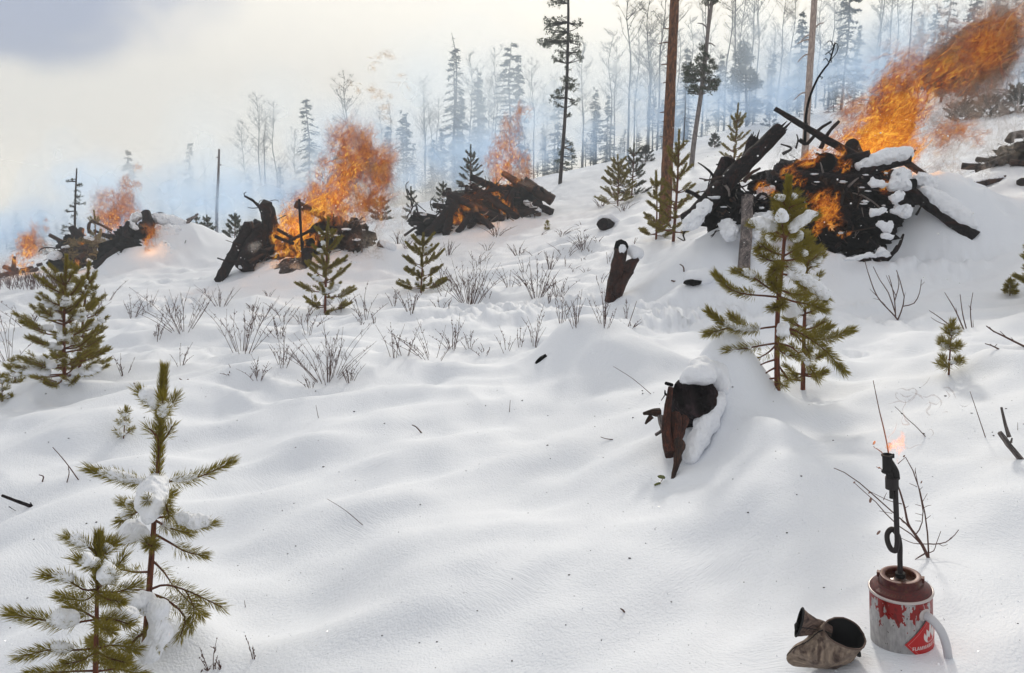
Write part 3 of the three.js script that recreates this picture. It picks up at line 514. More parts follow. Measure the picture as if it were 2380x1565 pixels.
// ---------------------------------------------------------------- foreground pines, drawn branch by branch
function pineFrom(o) {                                   // points as [u, v, dz] around depth z
  const pt = ([u, v, d]) => P(u, v, o.z + (d ?? 0));
  return youngPine({ ...o, base: pt(o.foot), trunk: o.trunk.map(pt), branches: o.branches.map((b) => ({ ...b, pts: b.pts.map(pt), shoots: (b.shoots ?? []).map((s) => s.map(pt)) })) });
}
const footL = G(338, 1520), z1 = footL.z;
pineFrom({
  label: 'tall snow-laden young pine in the left foreground, its bare shoot pointing up', z: z1, foot: [338, 1525], seed: 5, r0: 0.0135, dens: 2700, len: 0.050, w: 0.0021, fineSnow: true, leaderFrom: 0.52,
  trunk: [[334, 1545], [344, 1400], [352, 1290], [360, 1180], [367, 1080], [373, 970], [381, 862]],
  branches: [
    { pts: [[374, 960], [352, 940, -0.02], [322, 912, -0.04]], from: 0.15, snow: [[0.35, 0.022], [0.7, 0.026, 0.9]] }, { pts: [[375, 965], [395, 945, 0.03], [408, 925, 0.05]], from: 0.1, snow: [[0.4, 0.018]] }, { pts: [[374, 975], [380, 955, -0.06], [376, 925, -0.09]], from: 0.1, snow: [[0.3, 0.02], [0.6, 0.018]] }, { pts: [[374, 970], [372, 945, 0.08], [368, 925, 0.1]], from: 0.1 },
    { pts: [[372, 1030], [360, 1010, -0.03], [345, 995, -0.05]], from: 0.2, dens: 1485 }, { pts: [[372, 1030], [390, 1010, 0.03], [400, 990, 0.03]], from: 0.2, dens: 1485 },
    { pts: [[364, 1126], [320, 1122, -0.05], [262, 1108, -0.09], [208, 1092, -0.12]], from: 0.12, dens: 2835, snow: [[0.3, 0.014], [0.5, 0.017], [0.68, 0.018], [0.84, 0.010]] },
    { pts: [[366, 1120], [410, 1118, 0.03], [465, 1108, 0.06], [538, 1074, 0.09]], from: 0.1, dens: 2565, snow: [[0.3, 0.010], [0.45, 0.013], [0.6, 0.009]] },
    { pts: [[364, 1130], [355, 1150, -0.10], [342, 1165, -0.2]], from: 0.3, snow: [[0.0, 0.040, 0.3], [0.45, 0.048, 0.2], [0.8, 0.044, -0.5], [1, 0.03, -1.6]] }, { pts: [[364, 1132], [384, 1170, -0.12], [392, 1200, -0.2]], from: 0.2, dens: 2565 }, { pts: [[364, 1135], [372, 1160, 0.1], [400, 1150, 0.18]], from: 0.2 },
    { pts: [[362, 1165], [318, 1178, 0.05], [282, 1168, 0.08]], from: 0.3, snow: [[0.7, 0.018]] }, { pts: [[362, 1170], [310, 1195, 0.02], [278, 1215, 0.03]], from: 0.4, snow: [[0.75, 0.02]] },
    { pts: [[360, 1204], [400, 1202, -0.03], [450, 1222, -0.05], [494, 1218, -0.05]], from: 0.2, dens: 2295, snow: [[0.35, 0.016], [0.52, 0.022], [0.7, 0.026], [0.88, 0.022]] }, { pts: [[360, 1210], [395, 1228, 0.06], [440, 1240, 0.1]], from: 0.2, snow: [[0.4, 0.022]] },
    { pts: [[356, 1252], [320, 1250, -0.04], [262, 1262, -0.08]], from: 0.25, dens: 2295, snow: [[0.4, 0.028], [0.62, 0.034, 0.9], [0.85, 0.024]] }, { pts: [[356, 1240], [395, 1262, 0.02], [430, 1282, 0.03], [474, 1292, 0.03]], from: 0.35, dens: 2025 }, { pts: [[356, 1246], [352, 1270, -0.14], [340, 1262, -0.2]], from: 0.2 },
    { pts: [[350, 1330], [310, 1330, 0.05], [268, 1322, 0.08]], from: 0.2, dens: 1215 }, { pts: [[350, 1300], [380, 1330, 0.06], [400, 1360, 0.1]], from: 0.2, dens: 675 },
    { pts: [[346, 1372], [382, 1360, -0.03], [430, 1372, -0.05], [516, 1412, -0.06]], from: 0.3, dens: 1485, shoots: [[[430, 1372, -0.05], [452, 1420, -0.06], [440, 1460, -0.06]], [[405, 1364, -0.04], [440, 1400, -0.02], [470, 1430, 0]]] },
    { pts: [[345, 1378], [395, 1400, -0.06], [430, 1440, -0.08], [418, 1480, -0.1]], from: 0.25, dens: 1620 }, { pts: [[345, 1385], [372, 1420, -0.1], [380, 1470, -0.14]], from: 0.25, dens: 1620 },
    { pts: [[344, 1375], [300, 1372, -0.02], [252, 1392, -0.04]], from: 0.25, dens: 1485, snow: [[0.5, 0.02]] }, { pts: [[344, 1390], [300, 1405, -0.06], [270, 1430, -0.1]], from: 0.3, dens: 1215 },
    { pts: [[342, 1420], [330, 1410, -0.12], [300, 1408, -0.16]], from: 0.5, dens: 1080, snow: [[0.0, 0.03], [0.4, 0.034], [0.9, 0.032]] }, { pts: [[344, 1425], [368, 1420, -0.12], [376, 1470, -0.15], [350, 1515, -0.16]], from: 0.5, snow: [[0.1, 0.03], [0.4, 0.033], [0.7, 0.035, 0.1], [1, 0.04, 0]] }, { pts: [[338, 1470], [360, 1480, -0.1], [372, 1500, -0.16]], from: 0.1, dens: 2430 }, { pts: [[338, 1470], [310, 1490, -0.1], [300, 1515, -0.14]], from: 0.1, dens: 1890 },
  ],
});
const z2 = z1 - 0.33;
pineFrom({
  label: 'smaller bushy young pine in front of the tall one, cut by the bottom left edge', z: z2, foot: [222, 1590], seed: 9, r0: 0.0105, dens: 2970, len: 0.048, w: 0.0020, fineSnow: true, leaderFrom: 0.55,
  trunk: [[220, 1640], [222, 1540], [224, 1440], [226, 1340], [229, 1250]],
  branches: [
    { pts: [[227, 1290], [200, 1270, -0.02], [158, 1252, -0.04]], from: 0.1, snow: [[0.5, 0.014], [0.8, 0.018]] }, { pts: [[227, 1300], [250, 1280, 0.03], [268, 1262, 0.05]], from: 0.1, snow: [[0.5, 0.016]] }, { pts: [[227, 1310], [215, 1315, -0.08], [178, 1300, -0.12]], from: 0.1, snow: [[0.3, 0.016], [0.7, 0.022]] }, { pts: [[228, 1300], [240, 1278, 0.07], [245, 1262, 0.09]], from: 0.1 }, { pts: [[227, 1320], [262, 1330, 0.02], [286, 1296, 0.04]], from: 0.3, dens: 2295 },
    { pts: [[226, 1370], [196, 1372, -0.03], [150, 1345, -0.06], [108, 1338, -0.08]], from: 0.15, dens: 2700, snow: [[0.6, 0.016], [0.8, 0.014]] }, { pts: [[226, 1372], [200, 1395, 0.02], [140, 1388, 0.05]], from: 0.2 }, { pts: [[226, 1368], [252, 1350, -0.06], [262, 1335, -0.1]], from: 0.3, snow: [[0.5, 0.034, 0.6], [0.9, 0.02]] }, { pts: [[226, 1376], [272, 1376, 0.02], [320, 1362, 0.05]], from: 0.25 }, { pts: [[226, 1380], [246, 1392, -0.1], [280, 1400, -0.16]], from: 0.2 },
    { pts: [[224, 1440], [170, 1448, -0.04], [100, 1442, -0.09], [26, 1428, -0.12]], from: 0.2, dens: 2970, len: 0.055, snow: [[0.35, 0.026], [0.5, 0.03, 0.4]] }, { pts: [[224, 1440], [190, 1420, 0.06], [160, 1410, 0.1]], from: 0.2 }, { pts: [[224, 1446], [262, 1440, -0.06], [300, 1452, -0.1]], from: 0.2, dens: 2430 }, { pts: [[224, 1438], [258, 1436, 0.06], [305, 1440, 0.12]], from: 0.2, snow: [[0.7, 0.025], [0.95, 0.03]] }, { pts: [[224, 1442], [238, 1460, -0.14], [262, 1470, -0.22]], from: 0.2, dens: 2430 },
    { pts: [[222, 1508], [170, 1512, -0.03], [110, 1512, -0.08], [46, 1528, -0.1]], from: 0.15, dens: 2430, snow: [[0.4, 0.016], [0.55, 0.018]] }, { pts: [[222, 1510], [262, 1500, 0.05], [315, 1510, 0.1]], from: 0.15 }, { pts: [[222, 1515], [250, 1530, -0.1], [290, 1540, -0.16]], from: 0.15 }, { pts: [[222, 1515], [190, 1535, -0.12], [150, 1545, -0.2]], from: 0.15 },
    { pts: [[221, 1560], [150, 1562, -0.06], [70, 1570, -0.1]], from: 0.15 }, { pts: [[221, 1562], [270, 1556, 0.04], [330, 1570, 0.1]], from: 0.15 }, { pts: [[222, 1480], [222, 1500, 0.14], [210, 1490, 0.22]], from: 0.1 }, { pts: [[222, 1540], [260, 1545, 0.1], [300, 1540, 0.2]], from: 0.1 },
  ],
});
const c3 = (x, y, d) => [1601.9 + x * 0.3393, 402.8 + y * 0.3393, d], gm = G(1807, 902), z3 = gm.z;
const B3 = (a, o = {}) => ({ pts: a.map((q) => c3(...q)), from: 0.2, ...o });
pineFrom({
  label: 'yellow-green young pine with snow on its upper boughs, before the big right fire', z: z3, foot: c3(605, 1472), seed: 14, r0: 0.019, dens: 3105, len: 0.064, w: 0.0030, fineSnow: true, leaderFrom: 0.74,
  trunk: [c3(604, 1490), c3(602, 1300), c3(602, 1150), c3(610, 900), c3(632, 700), c3(655, 420), c3(668, 240), c3(680, 60)],
  branches: [
    B3([[668, 250], [640, 190, -0.05], [600, 175, -0.08]], { from: 0.1, snow: [[0.6, 0.023], [0.95, 0.020]] }), B3([[668, 240], [705, 180, 0.02], [730, 150, 0.02]], { from: 0.1, snow: [[0.6, 0.023], [0.9, 0.020, 0]] }), B3([[670, 260], [700, 230, -0.08], [760, 210, -0.1]], { from: 0.1 }), B3([[668, 260], [640, 240, 0.08], [610, 220, 0.1]], { from: 0.1 }),
    B3([[662, 330], [620, 300, -0.1], [600, 260, -0.14]], { from: 0.1 }), B3([[664, 330], [720, 300, 0.05], [780, 270, 0.08]], { from: 0.1 }),
    B3([[655, 430], [590, 400, -0.03], [510, 370, -0.06], [430, 350, -0.08]], { from: 0.25, snow: [[0.4, 0.030], [0.6, 0.036], [0.8, 0.033], [0.97, 0.026]] }), B3([[655, 430], [640, 360, -0.16], [630, 295, -0.22]], { from: 0.2, dens: 2160, snow: [[0.8, 0.040], [1, 0.030]] }), B3([[656, 430], [740, 370, -0.02], [800, 320, -0.04], [870, 290, -0.05]], { from: 0.25, dens: 2025, snow: [[0.2, 0.030], [0.5, 0.033], [0.75, 0.030], [0.95, 0.020]] }), B3([[656, 440], [700, 420, 0.12], [780, 410, 0.2]], { snow: [[0.8, 0.040, -0.4]] }), B3([[655, 440], [600, 430, 0.1], [530, 440, 0.18]], { snow: [[0.8, 0.033, -0.3]] }),
    B3([[645, 560], [570, 540, -0.12], [500, 500, -0.2], [470, 520, -0.24]], { from: 0.2, dens: 2295 }), B3([[640, 600], [560, 600, -0.06], [480, 560, -0.1]], { dens: 2025 }), B3([[645, 570], [730, 520, 0.06], [830, 460, 0.1]], {}), B3([[640, 600], [720, 590, 0.06], [800, 560, 0.1], [880, 520, 0.14]], { snow: [[0.6, 0.026]] }), B3([[640, 620], [620, 640, -0.16], [590, 660, -0.26], [560, 700, -0.3]], { dens: 2700 }), B3([[640, 640], [700, 640, 0.1], [760, 640, 0.2]], { snow: [[0.5, 0.053, -0.2], [0.9, 0.046, -0.3]] }),
    B3([[612, 850], [520, 840, -0.02], [400, 830, -0.05], [290, 800, -0.07], [185, 700, -0.08]], { from: 0.35, dens: 2700 }), B3([[615, 830], [520, 770, -0.06], [420, 700, -0.1], [320, 675, -0.12]], { from: 0.25, dens: 2295, snow: [[0.62, 0.020], [0.8, 0.023]] }), B3([[615, 820], [590, 780, -0.18], [560, 740, -0.28]], { dens: 2700 }), B3([[625, 810], [600, 740, -0.1], [600, 660, -0.14]], { dens: 2295 }),
    B3([[620, 845], [720, 880, -0.02], [830, 900, -0.04], [930, 940, -0.05]], { from: 0.35, dens: 2295 }), B3([[635, 690], [720, 710, 0.02], [830, 770, 0.03], [935, 860, 0.04]], { from: 0.15, dens: 2565, snow: [[0.2, 0.020], [0.4, 0.028], [0.6, 0.033], [0.8, 0.036], [0.97, 0.040]] }), B3([[625, 800], [720, 830, 0.1], [830, 830, 0.2]], { dens: 2160 }), B3([[620, 850], [640, 900, -0.15], [560, 930, -0.24]], { from: 0.3 }), B3([[620, 850], [680, 900, 0.1], [700, 960, 0.18]], { from: 0.6, snow: [[0.4, 0.033], [0.8, 0.053, 0]] }),
    B3([[604, 1050], [520, 1060, -0.03], [400, 1075, -0.06], [270, 1050, -0.09], [135, 950, -0.1]], { from: 0.25, dens: 3105, snow: [[0.35, 0.013], [0.5, 0.017], [0.65, 0.017], [0.78, 0.020]], shoots: [[c3(280, 1060, -0.09), c3(200, 1080, -0.11), c3(125, 1100, -0.12)], [c3(400, 1075, -0.06), c3(340, 1020, -0.02), c3(290, 980, 0)]] }), B3([[604, 1060], [650, 1080, -0.1], [640, 1120, -0.14]], { from: 0.7, snow: [[0.4, 0.033], [0.9, 0.036]] }),
    B3([[606, 1050], [720, 1075, -0.02], [820, 1130, -0.05], [940, 1220, -0.07], [1060, 1360, -0.1]], { from: 0.2, dens: 2430, shoots: [[c3(820, 1130, -0.05), c3(920, 1140, -0.03), c3(1110, 1080, 0)], [c3(840, 1140, -0.05), c3(900, 1090, 0.02), c3(960, 1050, 0.04)]] }), B3([[606, 1050], [700, 1080, 0.1], [840, 1120, 0.2]], { from: 0.2, dens: 1215 }), B3([[606, 1060], [740, 1120, 0.02], [830, 1240, 0.04]], { from: 0.3, dens: 945 }),
    B3([[602, 1165], [500, 1180, -0.03], [390, 1200, -0.06], [260, 1215, -0.08]], { from: 0.3, dens: 1485, snow: [[0.6, 0.013]] }), B3([[602, 1165], [700, 1190, -0.03], [790, 1280, -0.06], [880, 1405, -0.1]], { from: 0.3, dens: 1350, snow: [[0.6, 0.017], [0.75, 0.017]] }), B3([[602, 1170], [640, 1230, -0.12], [740, 1260, -0.2]], { from: 0.2, dens: 1620, snow: [[0.7, 0.013]] }), B3([[602, 1170], [540, 1230, 0.08], [430, 1290, 0.14]], { from: 0.3, dens: 675 }),
    B3([[598, 1275], [520, 1300], [430, 1345]], { from: 0.7, dens: 810 }), B3([[598, 1330], [540, 1360], [480, 1412]], { from: 0.6, dens: 540 }), B3([[598, 1405], [550, 1410], [500, 1432]], { bare: true }), B3([[600, 1300], [650, 1370], [680, 1420]], { from: 0.4, dens: 945 }), B3([[602, 1430], [640, 1450, -0.1], [650, 1460, -0.16]], { from: 0.2, dens: 945 }),
  ],
});
// ---------------------------------------------------------------- other young pines
const PINES = [
  { u: 1880, v: 730, z: z3 + 0.75, vtop: 545, half: 62, whorls: 6, n: 6, snow: 0.35, dens: 1215, len: 0.055, label: 'young pine half hidden behind the yellow-green pine by the right fire' },
  { u: 148, v: 884, vtop: 598, half: 104, whorls: 8, n: 6, snow: 0.5, dens: 837, len: 0.05, lean: 6, from: 0.04, label: 'snow-plastered bushy pine at the left, left stem of two' },
  { u: 182, v: 874, vtop: 612, half: 75, whorls: 8, n: 5, snow: 0.35, dens: 837, len: 0.05, lean: 25, from: 0.1, label: 'narrow pine leaning right beside the snow-plastered bushy pine' },
  { u: 755, v: 728, vtop: 508, half: 72, whorls: 6, n: 5, snow: 0.3, dens: 900, len: 0.06, from: 0.06, lean: 8, label: 'young pine standing before the middle fire' },
  { u: 978, v: 682, vtop: 545, half: 64, whorls: 5, n: 5, snow: 0.1, dens: 900, len: 0.06, from: 0.12, lean: 6, label: 'small yellowish pine in the snow right of the middle fire' },
  { u: 1436, v: 478, vtop: 362, half: 48, whorls: 6, n: 6, dens: 300, len: 0.075, mat: 'needle', label: 'bushy green pine, left of the pair beside the tall bare trunk' },
  { u: 1468, v: 462, vtop: 336, half: 42, whorls: 6, n: 5, dens: 240, len: 0.075, lean: 6, mat: 'needleDark', label: 'dark open pine, right of the pair beside the tall bare trunk' },
  { u: 1565, v: 558, vtop: 305, half: 62, whorls: 7, n: 5, dens: 567, len: 0.065, lean: 14, label: 'pale green pine in front of the tall bare trunk, left of the big pile' },
  { u: 1525, v: 556, vtop: 400, half: 40, whorls: 5, n: 5, dens: 567, len: 0.065, label: 'low ragged pine at the foot of the tall bare trunk' },
  { u: 1704, v: 372, z: 20, vtop: 243, half: 45, whorls: 7, n: 5, dens: 330, len: 0.07, lean: 12, label: 'pine rising behind the split log of the right pile' },
  { u: 1090, v: 425, vtop: 338, half: 36, z: 34, whorls: 6, n: 5, dens: 190, len: 0.10, lean: 4, mat: 'needleDark', label: 'dark pine poking up behind the small centre fire' },
  { u: 955, v: 510, vtop: 436, half: 22, z: 30, whorls: 5, n: 5, dens: 190, len: 0.09, mat: 'needleDark', label: 'small dark pine left of the small centre fire' },
  { u: 1030, v: 482, vtop: 424, half: 26, z: 32, whorls: 5, n: 5, dens: 190, len: 0.09, mat: 'needleDark', label: 'squat pine between the small dark pine and the centre fire' },
  { u: 480, v: 556, vtop: 502, half: 26, z: 34, whorls: 5, n: 5, dens: 190, len: 0.10, mat: 'needleDark', label: 'small pine just left of the broken grey snag' },
  { u: 545, v: 566, vtop: 498, half: 30, z: 32, whorls: 5, n: 6, dens: 220, len: 0.10, mat: 'needleDark', label: 'round pine just right of the broken grey snag' },
  { u: 455, v: 540, vtop: 500, half: 16, z: 36, whorls: 4, n: 4, dens: 190, len: 0.10, mat: 'needleDark', label: 'tiny pine behind the right shoulder of the snow-covered pile' },
  { u: 885, v: 520, vtop: 458, half: 32, z: 34, whorls: 5, n: 6, dens: 200, len: 0.10, mat: 'needleDark', label: 'pine veiled by the grey smoke right of the middle fire' },
  { u: 218, v: 560, vtop: 491, half: 12, z: 25.5, whorls: 4, n: 4, dens: 260, len: 0.07, label: 'thin sapling standing in front of the second left fire' },
  { u: 1272, v: 535, vtop: 514, half: 6, whorls: 3, n: 4, dens: 300, len: 0.07, from: 0.2, label: 'tiny pine tip in the open snow below the centre fire' },
  { u: 285, v: 1020, vtop: 950, half: 20, whorls: 3, n: 4, snow: 0.6, dens: 810, len: 0.045, from: 0.25, lean: 8, label: 'frosted pine tip sticking out of the snow above the tall foreground pine' },
  { u: 4, v: 935, vtop: 875, half: 22, whorls: 3, n: 4, snow: 0.6, dens: 945, len: 0.05, from: 0.2, label: 'pine tip cut by the left edge of the view' },
  { u: 34, v: 890, vtop: 832, half: 24, whorls: 4, n: 4, snow: 0.7, dens: 607, len: 0.045, label: 'little snowy pine left of the snow-plastered bushy pine' },
  { u: 2206, v: 872, vtop: 752, half: 34, whorls: 3, n: 4, snow: 0.4, dens: 1350, len: 0.06, from: 0.25, lean: 8, label: 'pine tip with one side branch behind the torch, snow round its foot' },
  { u: 2348, v: 690, vtop: 652, half: 16, whorls: 3, n: 4, dens: 1080, len: 0.05, from: 0.3, label: 'tiny pine sprig below the branch at the right edge' },
  { u: 2462, v: 700, z: 7.2, vtop: 490, half: 98, whorls: 7, n: 6, snow: 0.15, dens: 1080, len: 0.06, label: 'pine whose left boughs reach in at the right edge' },
  { u: 1660, v: 372, vtop: 312, z: 34, half: 16, whorls: 5, n: 4, dens: 150, len: 0.10, mat: 'needleFar', label: 'faint sapling on the snow slope right of the leaning pine' },
  { u: 1790, v: 292, vtop: 240, z: 40, half: 18, whorls: 5, n: 4, dens: 150, len: 0.11, mat: 'needleFar', label: 'faint sapling high on the snow slope above the split log' },
  { u: 2300, v: 290, vtop: 225, z: 30, half: 50, whorls: 5, n: 7, dens: 260, len: 0.10, mat: 'needleFar', label: 'dark bushy pine on the slope, first right of the big flames' },
  { u: 2365, v: 282, vtop: 200, z: 29, half: 46, whorls: 5, n: 7, dens: 260, len: 0.10, mat: 'needleFar', label: 'dark bushy pine on the slope at the right edge' },
  { u: 2235, v: 300, vtop: 240, z: 31, half: 40, whorls: 5, n: 7, dens: 240, len: 0.10, mat: 'needleFar', label: 'low dark pine on the slope just behind the big flames' },
  { u: 1500, v: 395, vtop: 340, z: 33, half: 22, whorls: 5, n: 4, dens: 150, len: 0.10, mat: 'needleFar', label: 'faint sapling left of the tall bare trunk' },
];
for (const p of PINES) grownPine({ ...p, mat: p.mat ? M[p.mat] : M.needle, group: 'young pines scattered over the snow slope' });

// ---------------------------------------------------------------- standing trees of the middle distance
function tuft(mb, c, R, n, r, wk = 0.13) {
  for (let k = 0; k < n; k++) {
    const d = V3(r() - 0.5, r() - 0.35, r() - 0.5).normalize(), l = R * (0.6 + 0.5 * r()), w = V3(r() - 0.5, r() - 0.5, r() - 0.5).cross(d).normalize().multiplyScalar(l * wk), s = c.clone().addScaledVector(d, l * 0.1), e = c.clone().addScaledVector(d, l), nn = w.clone().cross(d).normalize();
    const b = mb.v(s.x, s.y, s.z, nn.x, nn.y, nn.z, 0, 0), q = s.clone().lerp(e, 0.6); mb.v(q.x + w.x, q.y + w.y, q.z + w.z, nn.x, nn.y, nn.z, 0, 1); mb.v(q.x - w.x, q.y - w.y, q.z - w.z, nn.x, nn.y, nn.z, 0, 1); mb.v(e.x, e.y, e.z, nn.x, nn.y, nn.z, 0, 1); mb.tri(b, b + 1, b + 2); mb.tri(b + 1, b + 3, b + 2);
  }
}
function standing(name, label, cat, o) {
  const pt = ([u, v, d]) => P(u, v, o.z + (d ?? 0)), tp = o.trunk.map(pt), d0 = tp[0], base = groundV(d0.x, d0.z), root = thing(name, label, cat, base, o.group), r = rng(o.seed), t = new MB();
  if (tp[0].y > base.y) tp.unshift(base.clone().add(V3((tp[0].x - tp[1].x) * 0.1, -0.2, 0)));
  const loc = tp.map((p) => p.sub(base)), c = curve(loc, 26), at = alongOf(c); bar(t, c, (k) => lerp(px(o.r0, o.z), px(o.r1, o.z), k), 12, { lump: o.lump ?? 0.06, freq: 3, uu: 2 }); const tm = t.build('trunk', o.mat, root);
  for (const st of o.stems ?? []) { const s = new MB(); bar(s, curve(st.map((q) => pt(q).sub(base)), 10), (k) => px(lerp(o.r1 * 0.9, o.r1 * 0.4, k), o.z), 7, { lump: 0.06 }); s.build('trunk', o.mat, root); }
  if (o.stubs) for (const [f, L, a, droop] of o.stubs) { const s = new MB(), b = at(f), l = px(L, o.z), e = b.clone().add(V3(Math.cos(a) * l, -l * droop, Math.sin(a) * l)); bar(s, curve([b, b.clone().lerp(e, 0.5).add(V3(0, l * Math.abs(droop) * 0.35, 0)), e], 5), (k) => px(lerp(2.2, 0.9, k), o.z), 4, {}); s.build('branch_stub', o.mat, tm); }
  if (o.clumps) {
    const w = new MB();
    for (const [u, v, ru, rv] of o.clumps) {
      const n = new MB(), cc = pt([u, v, 0]).sub(base), R = px(ru, o.z), RV = px(rv, o.z), m = Math.max(4, Math.round(o.tufts * ru * rv / 100));
      for (let k = 0; k < m; k++) { const a = r() * 6.283, q = Math.sqrt(r()), p = cc.clone().add(V3(Math.cos(a) * q * R, (r() * 2 - 1) * RV * Math.sqrt(1 - q * q * 0.7), Math.sin(a) * q * R)); tuft(n, p, px(o.tuft ?? 8, o.z), o.per ?? 16, r); if (k % 3 === 0) { let best = 0, bd = 1e9; for (let j = 4; j <= 24; j++) { const dd = at(j / 26 + 0.03).distanceTo(p); if (dd < bd) { bd = dd; best = j / 26 + 0.03; } } const b = at(best); bar(w, [b, b.clone().lerp(p, 0.5).add(V3(0, -RV * 0.1, 0)), p], [px(1.4, o.z), px(1.0, o.z), px(0.6, o.z)], 4, {}); } }
      n.build('crown', o.leaf ?? M.needleDark, root);
    }
    w.build('branches', o.mat, root);
  }
  return root;
}
const k3 = (l) => l.map(([x, y, a, b]) => [1190 + x * 0.2692, y * 0.2692, a * 0.2692, b * 0.2692]);
standing('tufted_pine', 'tall thin pine with dark tufted clumps, right of the small centre fire', 'pine tree', {
  z: 31, seed: 31, r0: 4.8, r1: 2.6, mat: M.darkBark, tufts: 7, tuft: 7.5, per: 18, trunk: [[1302, 424], [1306, 370], [1312, 290], [1317, 200], [1320, 100], [1321, 20], [1320, -70]],
  clumps: k3([[390, 20, 90, 50], [440, -60, 90, 60], [370, 190, 95, 50], [320, 230, 55, 40], [560, 200, 45, 45], [400, 290, 110, 35], [300, 370, 90, 45], [420, 360, 110, 50], [540, 330, 60, 50], [560, 430, 50, 40], [430, 480, 80, 45], [580, 500, 35, 40], [400, 530, 40, 20], [490, 600, 35, 20], [470, 690, 50, 40], [540, 740, 40, 45], [390, 820, 60, 40], [540, 870, 45, 35], [390, 905, 40, 20], [480, 740, 60, 60], [345, 855, 30, 25], [495, 1000, 15, 15], [500, 1240, 28, 18], [410, 1310, 24, 20], [520, 1300, 22, 16], [530, 1355, 18, 8], [400, 1390, 20, 14], [465, 1410, 14, 12]]),
});
standing('dead_tree', 'tall branchless dead tree with flaking orange bark and short stubs', 'dead tree', {
  z: 16.5, seed: 41, r0: 15.5, r1: 9.5, lump: 0.09, mat: M.trunkBark, trunk: [[1546, 500], [1549, 430], [1553, 330], [1558, 220], [1563, 110], [1568, 0], [1572, -160]],
  stubs: [[0.30, 18, 3.0, 0.2], [0.36, 14, 3.2, 0.1], [0.44, 20, 3.1, -0.15], [0.49, 16, 2.9, 0.0], [0.52, 22, 3.3, 0.1], [0.57, 14, 2.8, -0.3], [0.61, 18, 3.1, 0.15], [0.66, 24, 3.2, -0.1], [0.69, 16, 3.0, 0.2], [0.73, 32, 3.15, 0.1], [0.77, 24, 3.0, -0.05], [0.40, 14, 0.1, -0.3], [0.27, 16, 0.2, 0.2]],
});
standing('leaning_pine', 'leaning pine with a flat dark crown and bare forked top', 'pine tree', {
  z: 27, seed: 51, r0: 6.2, r1: 3.4, mat: M.greyLog, tufts: 9, tuft: 8, per: 18, trunk: [[1606, 402], [1612, 340], [1622, 270], [1630, 215], [1638, 150], [1646, 70], [1655, 5], [1660, -60]], stems: [[[1634, 160], [1642, 90], [1647, 20], [1645, -40]]],
  clumps: k3([[1640, 420, 30, 35], [1620, 500, 50, 45], [1690, 510, 50, 45], [1560, 600, 90, 50], [1700, 590, 75, 50], [1600, 660, 110, 60], [1720, 700, 70, 70], [1540, 690, 55, 50], [1560, 770, 60, 40], [1650, 770, 120, 45], [1740, 740, 45, 45], [1700, 20, 60, 30], [1750, 5, 45, 25], [1680, -60, 60, 50]]),
  stubs: [[0.72, 26, 3.1, -0.5], [0.66, 20, 0.2, 0.4]],
});
standing('blue_pine', 'blue-hazed dense pine between the leaning pine and the grey trunk', 'pine tree', {
  z: 48, seed: 61, r0: 3.6, r1: 2.0, mat: M.darkBark, leaf: M.needleFar, tufts: 10, tuft: 8, per: 16, trunk: [[1735, 300], [1735, 230], [1733, 160], [1730, 96]],
  clumps: k3([[2010, 390, 40, 40], [2000, 450, 80, 50], [1990, 530, 100, 50], [2040, 480, 60, 60], [1980, 610, 100, 50], [1930, 660, 90, 50], [2080, 650, 60, 50], [1900, 740, 70, 50], [2040, 740, 120, 45], [2110, 700, 60, 40], [1920, 800, 60, 35], [1910, 920, 50, 40], [2120, 920, 60, 50]]),
});
standing('dead_tree', 'bare grey dead tree with curled dead twigs rising behind the right pile', 'dead tree', {
  z: 23, seed: 71, r0: 8.2, r1: 6.6, mat: M.paleLog, trunk: [[1873, 330], [1876, 270], [1881, 190], [1887, 100], [1893, 0], [1898, -120]],
  stubs: [[0.45, 34, 3.0, 0.5], [0.62, 30, 3.1, 0.6], [0.68, 36, 3.0, 0.3], [0.70, 26, 3.2, 0.6], [0.71, 24, 0.3, -0.8], [0.50, 8, 0.1, 0], [0.57, 9, 3.1, 0.2], [0.63, 9, 0.2, 0.1], [0.40, 8, 3.2, 0.1]],
});
standing('dead_tree', 'slim broken grey snag standing alone left of the middle fire', 'dead tree', { z: 42, seed: 81, r0: 4.0, r1: 2.2, mat: M.greyLog, trunk: [[503, 560], [504, 480], [507, 410], [509, 347]], stubs: [[0.8, 7, 0, -0.2], [0.9, 6, 3.1, 0.2], [0.6, 5, 0.2, 0.1]] });
standing('ragged_pine', 'ragged dark dead-topped pine between the two far left fires', 'pine tree', {
  z: 33, seed: 91, r0: 3.0, r1: 1.4, mat: M.darkBark, tufts: 7, tuft: 5, per: 14, trunk: [[174, 540], [174, 480], [176, 430], [178, 391]],
  clumps: [[181, 450, 9, 7], [176, 462, 11, 8], [188, 458, 6, 5], [172, 474, 10, 6], [190, 474, 7, 4], [182, 432, 5, 4], [189, 430, 6, 2], [158, 423, 3, 2], [166, 419, 2, 2], [172, 505, 6, 6], [177, 497, 6, 5], [150, 530, 10, 7], [143, 540, 8, 5], [160, 525, 6, 6], [156, 490, 4, 4], [164, 480, 6, 4]],
});
// ---------------------------------------------------------------- burning slash piles
const R4 = [(x) => 1510.4 + x * 0.3654, (y) => 183.1 + y * 0.3654], R2 = [(x) => 503.5 + x * 0.3509, (y) => 183.1 + y * 0.3509], R7 = [(x) => x * 0.2, (y) => 366.1 + y * 0.2];   // from enlarged crops to the 2380 view
const W = (a) => V3(...P(a[0], a[1], a[2]).toArray());
